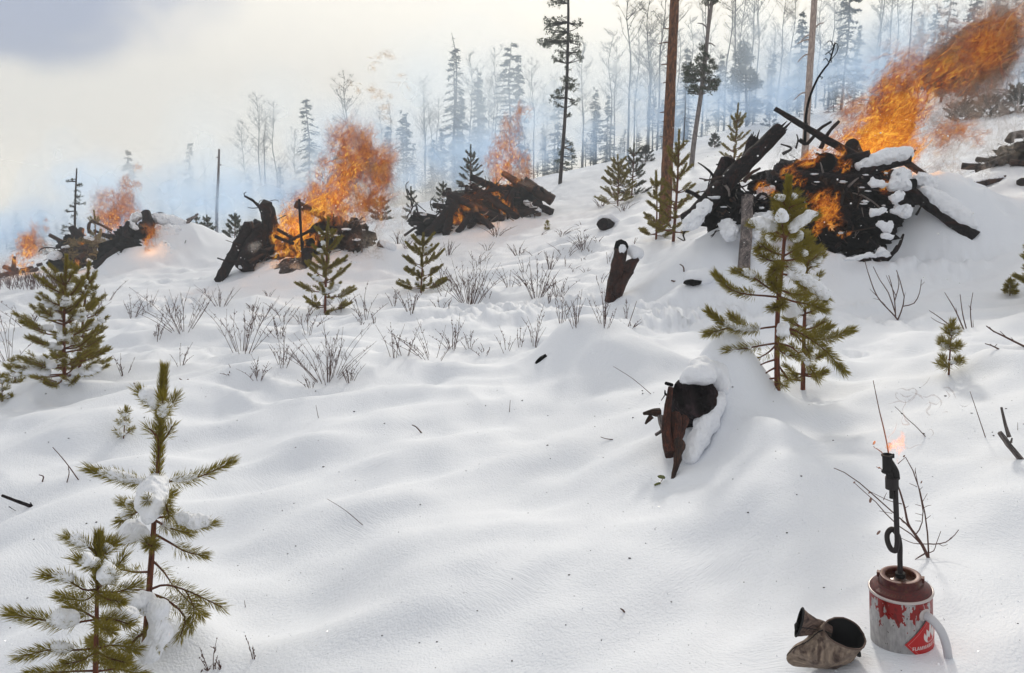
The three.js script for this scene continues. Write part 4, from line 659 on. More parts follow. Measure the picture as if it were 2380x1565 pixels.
// one loose log: a mesh of its own standing at its foot
function log(name, label, cat, group, a, b, ra, rb, m, o = {}) {
  const A = W(a), B = W(b), base = A.clone(), root = thing(name, label, cat, base, group), mb = new MB(), r = rng(Math.round(a[0] * 3 + b[1] * 7)), mid = A.clone().lerp(B, 0.5).add(V3((r() - 0.5), (r() - 0.5) * 0.6, (r() - 0.5)).multiplyScalar(A.distanceTo(B) * (o.bend ?? 0.03)));
  const pts = curve([A, mid, B].map((p) => p.clone().sub(base)), 14), ra_ = px(ra, a[2]), rb_ = px(rb, b[2]);
  bar(mb, pts, (k) => lerp(ra_, rb_, k), o.sides ?? 12, { lump: o.lump ?? 0.15, freq: 4, seed: r() * 20, uu: Math.max(1, Math.round(ra_ * 12)), vv: 1.5, dome: o.dome ?? 0.08 });
  if (o.jag) for (let k = 0; k < o.jag; k++) { const an = k / o.jag * 6.283, T = B.clone().sub(A).normalize(), up = Math.abs(T.y) > 0.9 ? V3(1, 0, 0) : V3(0, 1, 0), X = T.clone().cross(up).normalize(), Y = X.clone().cross(T), off = X.multiplyScalar(Math.cos(an) * rb_ * 0.7).addScaledVector(Y, Math.sin(an) * rb_ * 0.7), s = pts[pts.length - 1].clone().add(off).addScaledVector(T, -rb_ * 0.6); bar(mb, [s, s.clone().addScaledVector(T, rb_ * (0.8 + 2.4 * r()))], [rb_ * 0.32, rb_ * 0.06], 5, { lump: 0.2 }); }
  const wood = mb.build('wood', m, root);
  for (const [t, L, dx, dy, dz, w] of o.stubs ?? []) { const s = new MB(), f = t * (pts.length - 1), i = Math.min(pts.length - 2, Math.floor(f)), p = pts[i].clone().lerp(pts[i + 1], f - i), l = px(L, a[2]), e = p.clone().add(V3(dx, dy, dz).normalize().multiplyScalar(l)); bar(s, curve([p, p.clone().lerp(e, 0.5).add(V3(0, l * 0.08, 0)), e], 5), (k) => px(lerp(w ?? 2, (w ?? 2) * 0.4, k), a[2]), 5, { lump: 0.15 }); s.build('branch_stub', m, wood); }
  if (o.endMat) { const e = new MB(), T = pts[pts.length - 1].clone().sub(pts[pts.length - 2]).normalize(); bar(e, [pts[pts.length - 1].clone().addScaledVector(T, -0.01), pts[pts.length - 1].clone().addScaledVector(T, rb_ * 0.12)], rb_ * 1.01, 16, { dome: 0.2 }); e.build('charred_end', o.endMat, root); }
  if (o.snow) { const s = new MB(); snowChain(s, o.snow.map(([t, rad, dy, dx, dz]) => { const f = t * (pts.length - 1), i = Math.min(pts.length - 2, Math.floor(f)), q = px(rad, a[2]); return [pts[i].clone().lerp(pts[i + 1], f - i).add(V3(px(dx ?? 0, a[2]), px(dy ?? 0, a[2]) + lerp(ra_, rb_, t) * 0.7 + q * 0.25, dz ?? 0)), q]; }), Math.max(0.018, px(o.snow[0][1], a[2]) * 0.25), 0.6, 0.16); s.build('snow_cap', M.snowCap, root); }
  return root;
}
// the tangle of a pile: crossing charred logs and sticks inside an uneven heap
function tangle(label, name, o) {
  const C = W(o.c), root = thing('burn_pile', label, 'burn pile', groundV(C.x, C.z), 'burning slash piles on the slope'), off = root.position, r = rng(o.seed), RX = px(o.rx, o.c[2]), RY = px(o.ry, o.c[2]), RZ = o.rz;
  const pick = (s) => { let a, q; for (let k = 0; k < 20; k++) { a = r() * 6.283; q = Math.sqrt(r()) * s; const x = Math.cos(a) * q, z = Math.sin(a) * q, y = (r() * 1.5 - 0.5); if (y < (1 - q) * 1.05) { const p = V3(C.x + x * RX, C.y + y * RY, C.z + z * RZ); if (!(o.keepOut ?? []).some(([u, v, R]) => { const t = toV(p); return Math.hypot(t.u - u, t.v - v) < R && t.z < o.c[2] + 0.5; })) return p; } } return V3(C.x, C.y - RY * 0.2, C.z + RZ * 0.3); };
  const bar1 = (name, m, L, w, sides, lumpy, tw) => {
    const mb = new MB(), p = pick(0.85), a = r() * 6.283, el = (r() - 0.35) * 1.1, d = V3(Math.cos(a) * Math.cos(el), Math.sin(el), Math.sin(a) * Math.cos(el)).multiplyScalar(L / 2), A = p.clone().sub(d).sub(off), B = p.clone().add(d).sub(off);
    for (const e of [A, B]) { const gy = groundY(e.x + off.x, e.z + off.z) - off.y; if (e.y < gy - 0.1) e.y = gy - 0.1; }
    const mid = A.clone().lerp(B, 0.5).add(V3(r() - 0.5, r() - 0.5, r() - 0.5).multiplyScalar(L * 0.12)), pts = curve([A, mid, B], 6);
    bar(mb, pts, (k) => w * lerp(1, tw ?? 0.75, k), sides, { lump: lumpy, freq: 5, seed: r() * 30, uu: Math.max(1, Math.round(w * 12)), vv: 1.5 });
    return { mesh: mb, pts };
  };
  for (let k = 0; k < o.logs; k++) { const { mesh } = bar1('log', null, (0.5 + 0.6 * r()) * RX * 1.1, o.lw * (0.6 + 0.7 * r()), 10, 0.12); mesh.build('log', (o.mats ?? [M.char, M.char, M.char, M.soot])[Math.floor(r() * (o.mats ?? [0, 0, 0, 0]).length)], root); }
  const sticks = new MB();
  for (let k = 0; k < o.sticks; k++) { const { mesh, pts } = bar1('stick', null, (0.25 + 0.6 * r()) * RX, o.sw * (0.4 + r()), 5, 0.1, 0.4), q = sticks.count; mesh.p.forEach((x) => sticks.p.push(x)); mesh.n.forEach((x) => sticks.n.push(x)); mesh.t.forEach((x) => sticks.t.push(x)); mesh.i.forEach((x) => sticks.i.push(x + q));
    for (let j = 0; j < 3; j++) { const s = pts[2 + Math.floor(r() * 4)], e = s.clone().add(V3(r() - 0.5, r() * 0.8 - 0.2, r() - 0.5).multiplyScalar(RX * 0.25)), m = s.clone().lerp(e, 0.5).add(V3((r() - 0.5) * 0.06, (r() - 0.5) * 0.06, 0)); bar(sticks, [s, m, e], [o.sw * 0.4, o.sw * 0.28, o.sw * 0.12], 3, { caps: false }); } }
  for (let k = 0; k < o.sticks * 0.7; k++) { const p = pick(0.95).sub(off), a = r() * 6.283, L = RX * (0.12 + 0.3 * r()), d = V3(Math.cos(a), 0.3 + r() * 0.9, Math.sin(a)).normalize(), e = p.clone().addScaledVector(d, L), m = p.clone().lerp(e, 0.5).add(V3((r() - 0.5), (r() - 0.5), (r() - 0.5)).multiplyScalar(L * 0.25)), c = curve([p, m, e], 5); bar(sticks, c, (t) => o.sw * lerp(0.45, 0.12, t), 4, { caps: false });
    for (let j = 0; j < 3; j++) { const s = c[2 + Math.floor(r() * 3)]; bar(sticks, [s, s.clone().add(V3(r() - 0.5, r() * 0.8 - 0.3, r() - 0.5).multiplyScalar(L * 0.5))], [o.sw * 0.2, o.sw * 0.08], 3, { caps: false }); } }
  sticks.build('tangled_sticks', o.stickMat ?? M.char, root, 'stuff');
  if (o.core) { const mb = new MB(); for (const [u, v, z, ru, rv, rz] of o.core) lump(mb, W([u, v, z]).sub(off), px(ru, z), px(rv, z), rz, { amp: 0.35, f: 2.2, u: 28, w: 18, seed: u }); mb.build('charred_core', M.soot, root); }
  for (const s of o.snow ?? []) { const mb = new MB(); snowChain(mb, s.map(([u, v, z, R]) => [W([u, v, z]).sub(off), px(R * 0.74, z)]), Math.max(0.02, px(s[0][3], s[0][2]) * 0.16), 0.7, 0.34); mb.build('snow_cap', M.snowCap, root); }
  if (o.front) { // broken branches and bits of snow over the face of the heap
    const poly = (rr) => { const [u0, v0, u1, v1] = o.front.box; for (;;) { const u = lerp(u0, u1, rr()), v = lerp(v0, v1, rr()); if (!o.front.skip.some(([a, b, q]) => Math.hypot(u - a, v - b) < q)) return [u, v]; } };
    for (let k = 0; k < o.front.n; k++) { const mb = new MB(), [u, v] = poly(r), z = lerp(o.front.z0, o.front.z1, r()), a = r() * 6.283, L = 12 + 46 * r() * r(), w = 1.2 + 5 * Math.pow(r(), 3), e = [u + Math.cos(a) * L, v + Math.sin(a) * L * 0.8, z + (r() - 0.5) * 0.4], m = [lerp(u, e[0], 0.5) + (r() - 0.5) * L * 0.3, lerp(v, e[1], 0.5) + (r() - 0.5) * L * 0.3, lerp(z, e[2], 0.5)], c = curve([[u, v, z], m, e].map((q) => W(q).sub(off)), 6); bar(mb, c, (t) => px(lerp(w, w * 0.5, t), z), 6, { lump: 0.2, freq: 9, seed: k }); mb.build('branch', r() < 0.15 ? M.greyLog : r() < 0.3 ? M.brownLog : M.char, root); }
    const sb = new MB(); for (let k = 0; k < o.front.snow; k++) { const [u, v] = poly(r), z = o.front.z0 - 0.03 + r() * 0.2, q = px(3 + 6 * r() * r(), z); lump(sb, W([u, v, z]).sub(off), q * (1 + 1.6 * r()), q * 0.5, q, { u: 9, w: 7, amp: 0.4 }); } sb.build('snow_bits', M.snowCap, root, 'stuff');
  }
  for (const s of o.roots ?? []) { const mb = new MB(); bar(mb, curve(s.p.map((q) => W(q).sub(off)), 8), (k) => px(lerp(s.a, s.b, k), s.p[0][2]), 8, { lump: 0.18, freq: 7 }); mb.build(s.name ?? 'branch', s.m ?? M.char, root); }
  return root;
}
const GR = 'charred logs leaning on the big right pile', X = R4[0], Y = R4[1];
tangle('big snow-flanked slash pile burning on the right side of the slope', 'right', {
  c: [1925, 470, 10.7], rx: 190, ry: 110, rz: 0.75, seed: 401, front: { box: [1660, 400, 2105, 612], skip: [[1918, 495, 48], [1905, 530, 26], [1730, 590, 60], [1690, 600, 60], [2110, 560, 60], [1800, 560, 50]], n: 230, z0: 9.85, z1: 10.4, snow: 26 }, logs: 30, lw: 0.085, sticks: 190, sw: 0.016, keepOut: [[1918, 490, 42], [1770, 470, 40]],
  core: [[2015, 490, 10.5, 66, 70, 0.4], [2030, 545, 10.3, 46, 40, 0.3], [1985, 570, 10.2, 46, 28, 0.22], [1700, 500, 10.7, 70, 55, 0.4], [1960, 420, 11.2, 120, 40, 0.4], [1850, 430, 11.0, 90, 45, 0.4], [1770, 530, 10.9, 60, 50, 0.4], [1940, 545, 10.9, 70, 60, 0.3], [1918, 562, 10.2, 46, 26, 0.25], [1870, 545, 10.5, 50, 34, 0.3]],
  snow: [[[1745, 545, 9.85, 28], [1770, 520, 9.95, 30], [1805, 510, 10.05, 25]], [[1700, 540, 9.85, 28], [1690, 520, 9.95, 22]], [[2078, 428, 9.85, 20], [2098, 412, 9.95, 25], [2105, 428, 9.85, 20]], [[2080, 462, 9.65, 18], [2090, 452, 9.65, 15]], [[2030, 495, 9.60, 14], [2052, 488, 9.60, 10]], [[2045, 520, 9.55, 11], [2062, 532, 9.55, 14], [2070, 520, 9.55, 10]], [[2055, 548, 9.50, 10], [2072, 552, 9.50, 9]], [[1965, 603, 9.40, 6], [1995, 600, 9.40, 8], [2020, 592, 9.40, 8], [2035, 596, 9.40, 6]], [[2048, 585, 9.45, 15], [2062, 590, 9.45, 11]], [[1640, 480, 9.85, 20], [1618, 505, 9.75, 22], [1600, 525, 9.75, 20]], [[1770, 450, 10.25, 18], [1790, 440, 10.35, 15]], [[2030, 425, 9.75, 15], [2050, 430, 9.75, 12]],
    [[2140, 418, 10.35, 25], [2165, 440, 10.40, 32], [2200, 470, 10.35, 38], [2240, 500, 10.20, 38], [2275, 530, 10.00, 32]], [[2085, 488, 9.75, 18], [2105, 492, 9.70, 22]]],
  roots: [{ p: [[2056, 600, 9.75], [2040, 575, 9.75], [2020, 555, 9.8]], a: 7, b: 3 }, { p: [[2060, 605, 9.75], [2088, 575, 9.8], [2100, 545, 9.9]], a: 6, b: 2.5 }, { p: [[2050, 640, 9.7], [2045, 610, 9.75], [2030, 590, 9.75]], a: 16, b: 8 }, { p: [[2062, 640, 9.7], [2056, 615, 9.75], [2045, 595, 9.75]], a: 13, b: 7 }, { p: [[1940, 600, 9.75], [1980, 600, 9.75], [2035, 594, 9.75]], a: 4, b: 2.5 }, { p: [[1960, 612, 9.75], [1990, 606, 9.75], [2025, 604, 9.75]], a: 5, b: 3 },
    { p: [[1636, 470, 10.2], [1620, 455, 10.2], [1594, 443, 10.2]], a: 6, b: 4 }, { p: [[1668, 432, 10.5], [1655, 405, 10.5], [1640, 390, 10.5], [1622, 378, 10.5]], a: 4, b: 1.2 }, { p: [[1640, 470, 10.3], [1645, 440, 10.3], [1652, 405, 10.3]], a: 2.5, b: 1 }, { p: [[1660, 440, 10.3], [1635, 445, 10.3], [1616, 448, 10.3]], a: 2, b: 1 }, { p: [[1600, 530, 10], [1588, 545, 10], [1592, 560, 10], [1575, 552, 10]], a: 2.5, b: 1 },
    { p: [[1858, 325, 11], [1875, 335, 11], [1905, 300, 11], [1932, 283, 11]], a: 5, b: 3 }, { p: [[1908, 345, 10.9], [1925, 310, 10.9], [1950, 282, 10.9]], a: 5, b: 3.5 }, { p: [[1850, 345, 11], [1855, 325, 11], [1852, 312, 11]], a: 2.5, b: 1.2 }, { p: [[1820, 358, 11], [1840, 345, 11], [1815, 335, 11]], a: 4, b: 1.5 }, { p: [[1740, 610, 9.75], [1720, 605, 9.75], [1690, 620, 9.7]], a: 4, b: 2 }, { p: [[2000, 452, 10], [2030, 470, 9.95], [2050, 488, 9.95]], a: 2.2, b: 1.6, m: M.greyLog }, { p: [[2070, 595, 9.8], [2085, 570, 9.8]], a: 2.5, b: 1.5 }, { p: [[1950, 545, 9.9], [2000, 535, 9.9], [2035, 528, 9.9]], a: 2, b: 1.5, m: M.brownLog }, { p: [[2130, 500, 9.9], [2145, 475, 9.9], [2150, 470, 9.9]], a: 2.5, b: 1.2 }, { p: [[2080, 400, 10.3], [2040, 420, 10.1], [1990, 432, 10]], a: 2, b: 1 }, { p: [[2060, 408, 10.2], [2095, 425, 10.1], [2088, 455, 10]], a: 1.8, b: 0.8 }, { p: [[1700, 460, 10], [1720, 480, 9.95], [1760, 500, 9.95]], a: 1.8, b: 0.8 }, { p: [[1720, 430, 10], [1745, 455, 9.95], [1800, 470, 9.95]], a: 1.6, b: 0.8 }],
});
log('charred_log', 'big split charred log leaning up to the right on the right pile', 'log', GR, [1600, 516, 10.1], [1812, 302, 10.6], 24, 17, M.char, { jag: 9, lump: 0.16, bend: 0.02, stubs: [[0.45, 22, -1, 0.5, 0, 3]], snow: [[0.36, 5], [0.44, 7], [0.52, 6]] });
log('charred_log', 'thick rounded charred stub standing behind the split log', 'log', GR, [1662, 450, 10.9], [1694, 372, 10.9], 20, 19, M.char, { dome: 0.7, lump: 0.12, stubs: [[0.8, 24, -1, 0.2, 0, 4]] });
log('charred_log', 'jagged black splinter beside the top of the split log', 'log', GR, [1728, 400, 10.7], [1752, 322, 10.8], 15, 11, M.char, { jag: 7, lump: 0.2 });
log('charred_pole', 'pale broken pole pointing up left over the right pile', 'pole', GR, [2002, 372, 10.5], [1802, 253, 11.0], 10.5, 5.5, M.char, { bend: 0.02, stubs: [[0.62, 12, 0.3, 1, 0, 2], [0.7, 8, 0.3, 1, 0, 1.5]] });
log('charred_log', 'black log of the right pile with its round end facing us', 'log', GR, [1935, 385, 11.4], [1918, 378, 10.3], 23, 23, M.char, { endMat: M.soot, lump: 0.06 });
log('charred_log', 'smaller round-ended log upright against the big flames', 'log', GR, [1996, 372, 11.2], [1980, 336, 10.9], 15, 16, M.char, { dome: 0.5, lump: 0.06 });
log('charred_log', 'log under a thick snow roll on top of the right pile', 'log', GR, [1996, 400, 10.35], [2112, 368, 10.4], 15, 13, M.char, { stubs: [[0.98, 26, 0.7, 0.8, 0, 4]], snow: [[0.02, 11], [0.16, 13], [0.32, 16, 2], [0.5, 18, 2], [0.68, 17, 2], [0.84, 16], [0.97, 14]] });
log('charred_log', 'long black log lying across the middle of the right pile', 'log', GR, [1815, 405, 10.3], [2060, 418, 10.3], 12, 10, M.char, { bend: 0.03 });
log('charred_log', 'dark log half buried in snow on the right flank', 'log', GR, [2092, 426, 10.1], [2266, 553, 9.72], 13, 15, M.char, { bend: 0.03, snow: [[0.30, 14, 4, 6], [0.45, 18, 4, 8], [0.6, 20, 2, 10], [0.75, 19, 2, 10], [0.88, 14, 2, 10]], stubs: [[0.75, 14, 0.7, 0.8, 0, 2], [0.92, 16, 0.9, 0.5, 0, 2.5]] });
log('wood_plank', 'short brown slab sticking out right of the flames', 'log', GR, [2172, 424, 10.6], [2108, 378, 10.7], 7, 8, M.brownLog, { lump: 0.1 });
log('fence_post', 'grey weathered post standing in front of the right pile', 'post', GR, [1728, 628, 9.62], [1737, 456, 9.8], 14, 13, M.greyLog, { lump: 0.09, stubs: [[0.86, 16, -1, 0.2, 0.2, 3], [0.75, 8, -1, 0.1, 0, 3]], dome: 0.3 });
{ // thin curled stick rising over the pile
  const root = thing('bent_branch', 'thin bent branch with curled tip rising above the right pile', 'branch', W([1871, 335, 11]), GR), off = root.position, mb = new MB();
  bar(mb, curve([[1871, 335], [1874, 269], [1880, 235], [1898, 188], [1916, 160], [1926, 148], [1934, 126], [1941, 99]].map(([u, v]) => W([u, v, 11]).sub(off)), 24), (k) => px(lerp(3.4, 1.6, k), 11), 6, { lump: 0.15, freq: 14 });
  const m = mb.build('stem', M.soot, root);
  for (const q of [[[1941, 99], [1948, 105], [1945, 122], [1934, 136], [1926, 148]], [[1938, 108], [1930, 95], [1922, 99]], [[1932, 128], [1926, 122], [1918, 127]], [[1927, 145], [1920, 136], [1914, 140]], [[1943, 100], [1936, 112], [1920, 126]], [[1905, 178], [1912, 180], [1909, 184]], [[1928, 140], [1934, 142], [1931, 146]]]) { const b = new MB(); bar(b, curve(q.map(([u, v]) => W([u, v, 11]).sub(off)), 10), px(1.0, 11), 4, {}); b.build('twig', M.soot, m); }
}
// ---- middle pile
const GM = 'charred logs of the middle fire';
tangle('slash pile burning fiercely in the middle of the picture', 'middle', {
  c: [690, 560, 18], rx: 95, ry: 66, rz: 1.0, seed: 402, front: { box: [555, 500, 860, 618], skip: [[685, 560, 62]], n: 60, z0: 17.0, z1: 17.6, snow: 5 }, logs: 16, lw: 0.10, sticks: 46, sw: 0.018, keepOut: [[680, 555, 62]],
  core: [[812, 560, 17.9, 50, 42, 0.5], [760, 565, 18.0, 42, 56, 0.5], [845, 578, 17.6, 34, 20, 0.35], [590, 590, 18.1, 42, 34, 0.4], [690, 615, 17.6, 70, 22, 0.35], [720, 590, 18.5, 60, 40, 0.4]],
  roots: [{ p: [[602, 480, 17.8], [588, 467, 17.8], [568, 456, 17.8]], a: 4, b: 2.4 }, { p: [[569, 457, 17.8], [567, 450, 17.8], [572, 447, 17.8]], a: 1.2, b: 0.8 }, { p: [[602, 483, 17.8], [585, 484, 17.8], [575, 482, 17.8]], a: 1.2, b: 0.6 }, { p: [[600, 474, 17.8], [606, 466, 17.8], [614, 465, 17.8]], a: 0.9, b: 0.6 }, { p: [[628, 467, 17.8], [640, 465, 17.8], [648, 468, 17.8]], a: 0.9, b: 0.6 }, { p: [[505, 600, 17], [530, 608, 17], [555, 612, 17.2], [570, 618, 17.2]], a: 1.6, b: 2.4 }, { p: [[553, 600, 17.3], [575, 590, 17.4], [592, 585, 17.5]], a: 2.5, b: 3 }, { p: [[590, 512, 17.9], [604, 520, 17.9]], a: 4, b: 6 }, { p: [[588, 520, 17.9], [606, 522, 17.9]], a: 3, b: 6 }, { p: [[685, 596, 17], [690, 608, 17], [700, 612, 17]], a: 1.4, b: 1, m: M.paleLog },
    { p: [[815, 610, 16.9], [830, 625, 16.9], [842, 630, 16.9]], a: 4, b: 6 }, { p: [[838, 628, 16.9], [852, 624, 16.9]], a: 4, b: 1.5 }],
  snow: [[[805, 622, 16.9, 9], [825, 616, 16.9, 12], [842, 618, 16.9, 9]], [[560, 620, 17.2, 8], [575, 600, 17.4, 7]]],
});
log('charred_log', 'slim charred log leaning at the left end of the middle fire', 'log', GM, [508, 655, 17.2], [580, 522, 17.7], 12, 13, M.char, { dome: 0.7, bend: 0.01 });
log('charred_log', 'thick charred log leaning second from left at the middle fire', 'log', GM, [566, 622, 17.3], [612, 530, 17.8], 24, 19, M.char, { dome: 0.5 });
log('charred_log', 'stout black log with rounded top and wiry roots, middle fire', 'log', GM, [640, 560, 17.9], [616, 474, 17.8], 20, 16, M.char, { dome: 0.7 });
log('charred_pole', 'thin dark pole standing upright before the middle flames', 'pole', GM, [708, 650, 16.8], [695, 464, 17.2], 3.6, 3.2, M.char, { bend: 0.015 });
log('charred_log', 'reddish log end jutting left over the middle flames', 'log', GM, [752, 502, 17.8], [685, 474, 17.6], 10, 9, M.brownLog, { lump: 0.06 });
log('charred_log', 'dark bar crossing the middle flames from lower left', 'log', GM, [672, 560, 17.3], [727, 533, 17.3], 4, 3.5, M.char);
log('charred_log', 'upper of two thin bars slanting down inside the middle fire', 'log', GM, [644, 533, 17.4], [686, 556, 17.3], 4, 4, M.char);
log('charred_log', 'lower of two thin bars slanting down inside the middle fire', 'log', GM, [640, 550, 17.4], [682, 566, 17.3], 4, 4, M.char);
log('charred_log', 'round-ended log under the crossing bar of the middle fire', 'log', GM, [690, 572, 17.6], [724, 562, 17.2], 9, 9, M.soot, { dome: 0.4 });
log('charred_log', 'thick log lying at the bottom of the middle fire', 'log', GM, [652, 606, 17.5], [728, 566, 17.5], 11, 10, M.brownLog);
log('charred_log', 'long brown log slanting down under smoke right of the middle fire', 'log', GM, [780, 520, 18], [868, 584, 17.6], 22, 16, M.brownLog, { lump: 0.08 });
log('charred_log', 'short reddish log half under snow right of the middle fire', 'log', GM, [880, 566, 17.3], [908, 580, 17.2], 8, 6, M.brownLog, { snow: [[0.3, 7, 0], [0.7, 9, 0], [1.0, 10, -2, 4]] });
log('charred_log', 'purplish charred butt at the right foot of the middle fire', 'log', GM, [716, 580, 17], [707, 640, 16.8], 12, 11, M.char);
// ---- small centre pile
const GC = 'charred logs of the small centre fire';
tangle('slash pile burning at the centre behind the snow field', 'centre', {
  c: [1130, 480, 24], rx: 125, ry: 60, rz: 1.2, seed: 403, front: { box: [965, 425, 1270, 530], skip: [[1060, 505, 18], [1150, 480, 20], [1000, 450, 40]], n: 70, z0: 23.2, z1: 23.9, snow: 4 }, logs: 18, lw: 0.10, sticks: 60, sw: 0.022, keepOut: [[1060, 500, 22], [1160, 480, 26]],
  core: [[1200, 465, 24.4, 60, 38, 0.5], [1090, 500, 24.3, 60, 38, 0.5], [1010, 535, 23.6, 44, 24, 0.4], [1140, 480, 24.6, 70, 40, 0.5], [980, 515, 24, 30, 14, 0.3]],
  roots: [{ p: [[945, 505, 24], [960, 480, 24], [948, 455, 24], [943, 430, 24], [950, 422, 24]], a: 1.6, b: 0.8 }, { p: [[945, 440, 24], [965, 470, 24], [990, 492, 24]], a: 1.6, b: 1 }, { p: [[1005, 490, 24], [1000, 470, 24], [1010, 455, 24]], a: 1.4, b: 0.7 }, { p: [[960, 498, 23.8], [985, 500, 23.8], [1015, 505, 23.8]], a: 6, b: 5 }, { p: [[955, 520, 23.6], [980, 524, 23.6], [1000, 530, 23.6]], a: 7, b: 6 }, { p: [[940, 548, 23.2], [965, 530, 23.4], [990, 520, 23.6]], a: 3, b: 3 }, { p: [[1205, 498, 23.6], [1240, 490, 23.7], [1262, 482, 23.8]], a: 9, b: 6 }],
  snow: [[[1222, 470, 23.9, 8], [1240, 480, 23.8, 10], [1255, 488, 23.7, 8]]],
});
const L3 = [
  ['black log pointing up left, lowest of the long ones, centre fire', [1170, 510, 23.4], [1040, 450, 23.4], 8, 8, 0.4, 'char'], ['topmost log end jutting left at the centre fire', [1154, 438, 23.9], [1094, 412, 23.9], 9, 8, 0.2, 'char'], ['second log from the top at the centre fire', [1134, 462, 23.7], [1096, 430, 23.7], 8, 7, 0.4, 'char'], ['thick log leaning from lower left into the centre fire', [992, 548, 23.2], [1060, 474, 23.5], 13, 11, 0.3, 'char'], ['short prop log at the front of the centre fire', [1064, 540, 23.0], [1098, 494, 23.3], 8, 7, 0.2, 'char'], ['front log slanting down right at the centre fire', [1144, 530, 23.0], [1096, 490, 23.3], 7, 7, 0.2, 'char'],
  ['reddish forked log across the top of the centre fire', [1226, 440, 24.1], [1168, 402, 24.2], 9, 7, 0.2, 'brownLog'], ['thick reddish log on the right of the centre fire', [1285, 466, 24.0], [1216, 424, 24.1], 13, 15, 0.2, 'brownLog'], ['middle log slanting right in front of the centre flames', [1204, 508, 23.4], [1136, 456, 23.6], 8, 8, 0.2, 'char'], ['dark log at the lower right of the centre fire', [1284, 494, 23.6], [1240, 472, 23.8], 8, 9, 0.2, 'char'],
];
for (const [l, a, b, ra, rb, dome, m] of L3) log('charred_log', l, 'log', GC, a, b, ra, rb, M[m], { dome });
// ---- snow-covered pile on the left and the green slash pile behind it
const GL = 'charred logs of the left piles', r7 = (x, y, z) => [x * 0.2, 366.1 + y * 0.2, z];
tangle('snow-covered slash pile with a dark burning mouth on the left', 'left', {
  c: [300, 580, 23.4], rx: 62, ry: 44, rz: 0.8, seed: 404, logs: 10, lw: 0.10, sticks: 26, sw: 0.02, keepOut: [[346, 565, 20]],
  core: [[290, 590, 23.3, 52, 32, 0.5], [345, 545, 24, 26, 30, 0.4], [310, 560, 23.8, 36, 34, 0.4], [250, 612, 23, 30, 14, 0.3], [345, 608, 23.2, 12, 14, 0.2]],
  snow: [[[312, 507, 23.7, 14], [325, 503, 23.9, 13]], [[362, 508, 23.9, 14], [385, 512, 24, 16], [410, 520, 24.2, 18], [440, 532, 24.4, 16]], [[372, 540, 23.6, 20], [400, 545, 23.8, 24], [430, 560, 24, 22]], [[378, 575, 23.2, 22], [392, 598, 23, 20], [410, 615, 22.9, 16]], [[240, 616, 22.8, 8], [262, 590, 23, 10], [285, 568, 23.2, 9], [292, 558, 23.3, 8]], [[300, 518, 23.5, 8], [315, 530, 23.4, 8]], [[340, 596, 22.8, 7], [348, 605, 22.8, 6]], [[298, 634, 22.3, 8], [312, 632, 22.3, 9]]],
  roots: [{ p: [r7(1480, 930, 23.3), r7(1450, 850, 23.3), r7(1490, 740, 23.3)], a: 9, b: 4 }, { p: [r7(1260, 940, 23.2), r7(1290, 880, 23.2), r7(1250, 860, 23.2)], a: 2, b: 1 }, { p: [r7(1480, 890, 23.4), r7(1380, 920, 23.5), r7(1200, 900, 23.6)], a: 3, b: 2 }, { p: [r7(1210, 1120, 22.8), r7(1280, 1100, 22.8), r7(1380, 1045, 22.9)], a: 2, b: 1.5 }, { p: [r7(1600, 1320, 22.2), r7(1585, 1400, 22.2)], a: 2.5, b: 2 }, { p: [r7(2130, 1040, 23.4), r7(2145, 1000, 23.4), r7(2160, 960, 23.4)], a: 1, b: 0.6 }, { p: [r7(2120, 820, 24.2), r7(2200, 740, 24.3), r7(2300, 655, 24.4)], a: 4, b: 2.5, m: M.greyLog }, { p: [r7(2170, 730, 24.3), r7(2230, 700, 24.3), r7(2290, 690, 24.4)], a: 3, b: 1.5, m: M.greyLog }, { p: [r7(1800, 665, 24.2), r7(1860, 650, 24.2), r7(1905, 668, 24.2)], a: 3, b: 3 }],
});
log('charred_log', 'rounded blue-black log poking out of the snow-covered pile top', 'log', GL, [352, 530, 23.6], [338, 492, 23.7], 12, 9, M.char, { dome: 0.6 });
log('charred_log', 'long dark log under a snow ridge, left foot of the snow-covered pile', 'log', GL, [222, 626, 22.6], [306, 560, 23.2], 10, 13, M.char, { lump: 0.1 });
log('charred_log', 'little charred butt below the burning mouth of the snow-covered pile', 'log', GL, [342, 618, 22.5], [354, 604, 22.8], 8, 7, M.char, { dome: 0.4 });
